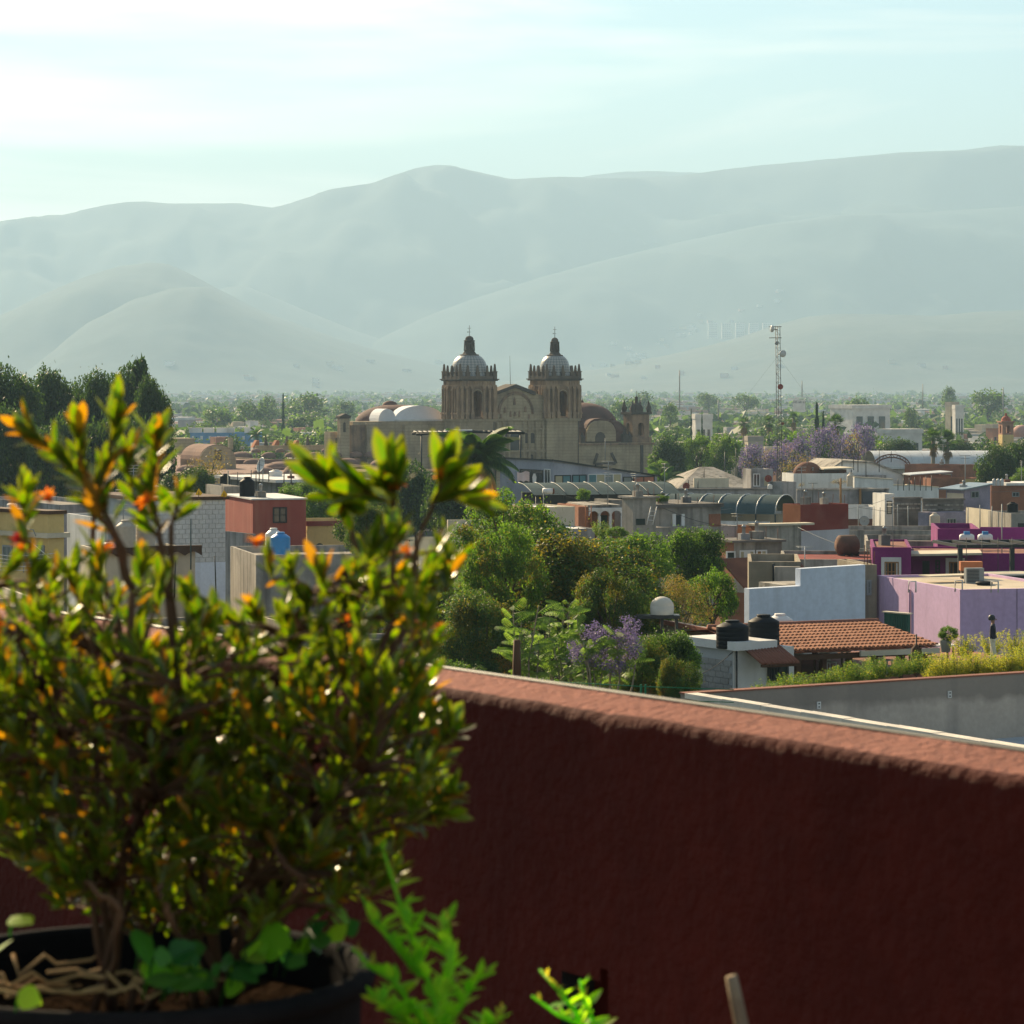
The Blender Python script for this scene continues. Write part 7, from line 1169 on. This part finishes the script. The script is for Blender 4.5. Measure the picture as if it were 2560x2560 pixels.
    while n<720:
        x,y=g.uniform(-150,1190),g.uniform(1310,2340)
        if not inside(x,y) or (y<1720 and g.random()<.5) or (y>2180 and g.random()<.25): continue
        Y=4.5+g.uniform(-.30,.30)*min(1,.35+ (y-1300)/500); tip=W(x,y,Y); L=g.choice(limbs); best=min((q for P in limbs for q in P[2:]),key=lambda q:(q-tip).length+(.25 if q.z>tip.z else 0)); P=path(best,tip,.01,5,.01); stems.tube([p-O for p in P],[.004,.0034,.003,.0025,.002],4)
        up=((tip-P[-2]).normalized()*.6+Vector((g.uniform(-.4,.4),g.uniform(-.4,.4),1.1))).normalized(); P2=[tip,tip+up*.03]; whorl(P2[1],up,g.randint(10,14),g.uniform(.75,1.25),.08); spray(P,.6,50,.9,.08); n+=1
        if g.random()<.06: tips.append((P2[1]+up*.02,g.uniform(.35,.7)))
    stems.build('stem',MATS['twig'],e)
    Ls.sort(key=lambda l:l[0].translation.y); ms=[lmesh('leaf',LV,LF,'bush_leaf',LE),lmesh('leaf',LV,LF,'bush_leaf_gold',LE)]; Oi=Matrix.Translation(-O)
    # the 300 nearest leaves singly
    step=[i for i in range(len(Ls)) if i<600 and i%2==0]; ss=set(step)
    for i in step: o=bpy.data.objects.new('leaf',ms[Ls[i][1]]); o.matrix_basis=Oi@Ls[i][0]; link(o,e)
    for k in (0,1):
        MM=np.array([np.array(Oi@l[0]) for i,l in enumerate(Ls) if i not in ss and l[1]==k]); H=np.c_[LV,np.ones(len(LV))]; V=np.einsum('nij,vj->nvi',MM,H)[:,:,:3].reshape(-1,3); Q=(LF[None]+np.arange(len(MM))[:,None,None]*len(LV)).reshape(-1,4); o=bpy.data.objects.new('foliage',lmesh('foliage',V,Q,('bush_leaf','bush_leaf_gold')[k],np.tile(LE,len(MM)))); link(o,e,kind='stuff')
    PV,PF_=leaf_geo(.026,.015,.3,.5,3,'ov'); pm=[lmesh('petal',PV,PF_,'petal'),lmesh('petal',PV,PF_,'petal_red')]
    for i,(p,s) in enumerate(tips):
        f=bpy.data.objects.new('flower',MB().lathe([(0,-.006),(.005,0),(.004,.006),(0,.008)],6).mesh('flower',MATS['petal'])); f.location=p-O; f.rotation_euler=(g.uniform(-.8,.8),g.uniform(-.8,.8),0); link(f,e)
        for k in range(7): o=shared('petal',pm[1 if i%6==5 else 0],f,(0,0,0),0,(s*1.2,)*3); o.rotation_euler=(0,g.uniform(-1.3,-.5),k*.9)
    print('bush leaves',len(Ls))
bush()
# dry roots and stems on the soil
e=empty('dry_roots',W(170,2480,4.33),0,'tangle of dry pale roots lying on the soil in the pot','roots'); g2=random.Random(5)
for i in range(11):
    x=g2.uniform(-.16,.10); y=g2.uniform(-.1,.14); P=[Vector((x+.03*k+g2.uniform(-.015,.015),y+g2.uniform(-.02,.02),.0+.018*abs(math.sin(k*1.3+i))*(.4+1.2*(i%3)/2)+.008)) for k in range(6)]; B=MB(); B.tube(P,[.003,.0034,.003,.0026,.0026,.0015],6); B.build('root',mat('dry_root',(.42,.27,.12),.8,(.3,.18,.08),8),e)
# round-leaved creepers in the pot
RV,RF_=leaf_geo(.056,.058,-.15,.2,9,'ov')
def creeper(name,label,spots,m='round_leaf'):
    c=W(spots[0][0],spots[0][1],4.3); c.z=soil_z; e=empty(name,c,0,label,'plant'); me=lmesh('leaf',RV,RF_,m); me2=lmesh('leaf',RV,RF_,'weed_leaf'); gg=random.Random(int(spots[0][0]))
    for px,py,Y,s in spots:
        p=W(px,py,Y)-c; B=MB(); B.tube([p+Vector((-.01,.04,-.035)),p+Vector((-.004,.02,-.012)),p],[.0018,.0016,.0012],4); B.build('leaf_stalk',MATS['round_leaf'],e); o=shared('leaf',me if gg.random()<.6 else me2,e,p,0,(s*gg.uniform(.55,.95),)*3); o.rotation_euler=(R(gg.uniform(10,80)),gg.uniform(-.8,.4),gg.uniform(-1.2,1.2))
gc_=random.Random(21); creeper('round_leaved_creeper','round green creeper leaves along the front rim of the pot',[(430,2440,4.25,1.1)]+[(x:=gc_.uniform(330,900),lerp(2440,2290,max(0,(x-560)/340))+gc_.uniform(-60,30),lerp(4.17,4.42,(x-330)/600)+gc_.uniform(-.05,.05),gc_.uniform(.6,1.25)) for _ in range(46)])
creeper('edge_creeper','bright yellow-green round leaves at the edge of the view',[(30,2290,4.2,1.1),(45,2480,4.1,.9),(-25,2390,4.2,1.)],'weed_leaf')
# spiky weed right of the pot
WV,WF=leaf_geo(.05,.02,.3,.05,5,'ov'); SV,SF=leaf_geo(.03,.009,.3,.1,3,'ov')
def weed(name,label,stems_,Y,seed,dens=1.,big=1.):
    gg=random.Random(seed); c=W(*stems_[0][0],Y); c.z=zf; e=empty(name,c,0,label,'plant'); B=MB(); ml=lmesh('leaf',WV,WF,'weed_leaf'); ms=lmesh('spikelet',SV,SF,'leaf_yellow')
    for P in stems_:
        Q=[W(*p,Y+gg.uniform(-.05,.05))-c for p in P]; B.tube(Q,[.005,.004,.003,.002][:len(Q)] if len(Q)<=4 else .003,5)
        for i in range(len(Q)-1):
            seg=(Q[i+1]-Q[i]).length; n=int(seg*150*dens)
            for k in range(n):
                t=k/n; p=Q[i].lerp(Q[i+1],t); top=(i==len(Q)-2); o=shared('spikelet' if top and gg.random()<.75 else 'leaf',ms if top else ml,e,p); o.data=ms if o.name.startswith('spikelet') else ml; s_=gg.uniform(.6,1.15)*big*(1-.4*t if top else 1); o.scale=(s_,)*3; o.rotation_euler=(gg.uniform(-.4,.4),gg.uniform(-1.2,-.2),gg.uniform(0,6.28))
    B.build('stem',MATS['weed_leaf'],e)
weed('spiky_weed','bright green spiky weed standing beside the black pot',[[(1130,2640),(1060,2420),(1000,2260),(955,2115)],[(1060,2560),(980,2450),(930,2420),(880,2370)],[(1100,2600),(1160,2500),(1190,2450),(1235,2430)],[(1080,2620),(1130,2420),(1100,2330),(1125,2290)],[(1050,2440),(960,2330),(930,2300),(905,2240)],[(1130,2640),(1020,2560),(960,2520),(935,2500)],[(1150,2660),(1200,2600),(1240,2560),(1260,2520)]],4.15,3,1.5,.78)
weed('small_sprig','small green sprig in front of the drain opening',[[(1480,2640),(1440,2530),(1400,2480),(1350,2425)],[(1500,2640),(1480,2550),(1460,2500),(1450,2450)],[(1520,2640),(1500,2580),(1400,2540),(1330,2490)]],4.6,9,.8,.75)
p0=W(1862,2600,4.4); p1=W(1828,2440,4.4); e=empty('wooden_stake',(p0.x,p0.y,zf),0,'weathered wooden stake leaning in front of the red wall','stake'); B=MB(); o_=Vector(e.location); d_=(p1-p0); B.tube([p1-d_*6.5-o_ if 0 else Vector((p0.x+.12-o_.x,0,0)),p0-o_,p0.lerp(p1,.6)-o_,p1-o_],[.012,.011,.01,.009],8); B.build('stake_shaft',mat('weathered_wood',(.3,.23,.15),.9,(.2,.15,.1),20,fine=.4),e)
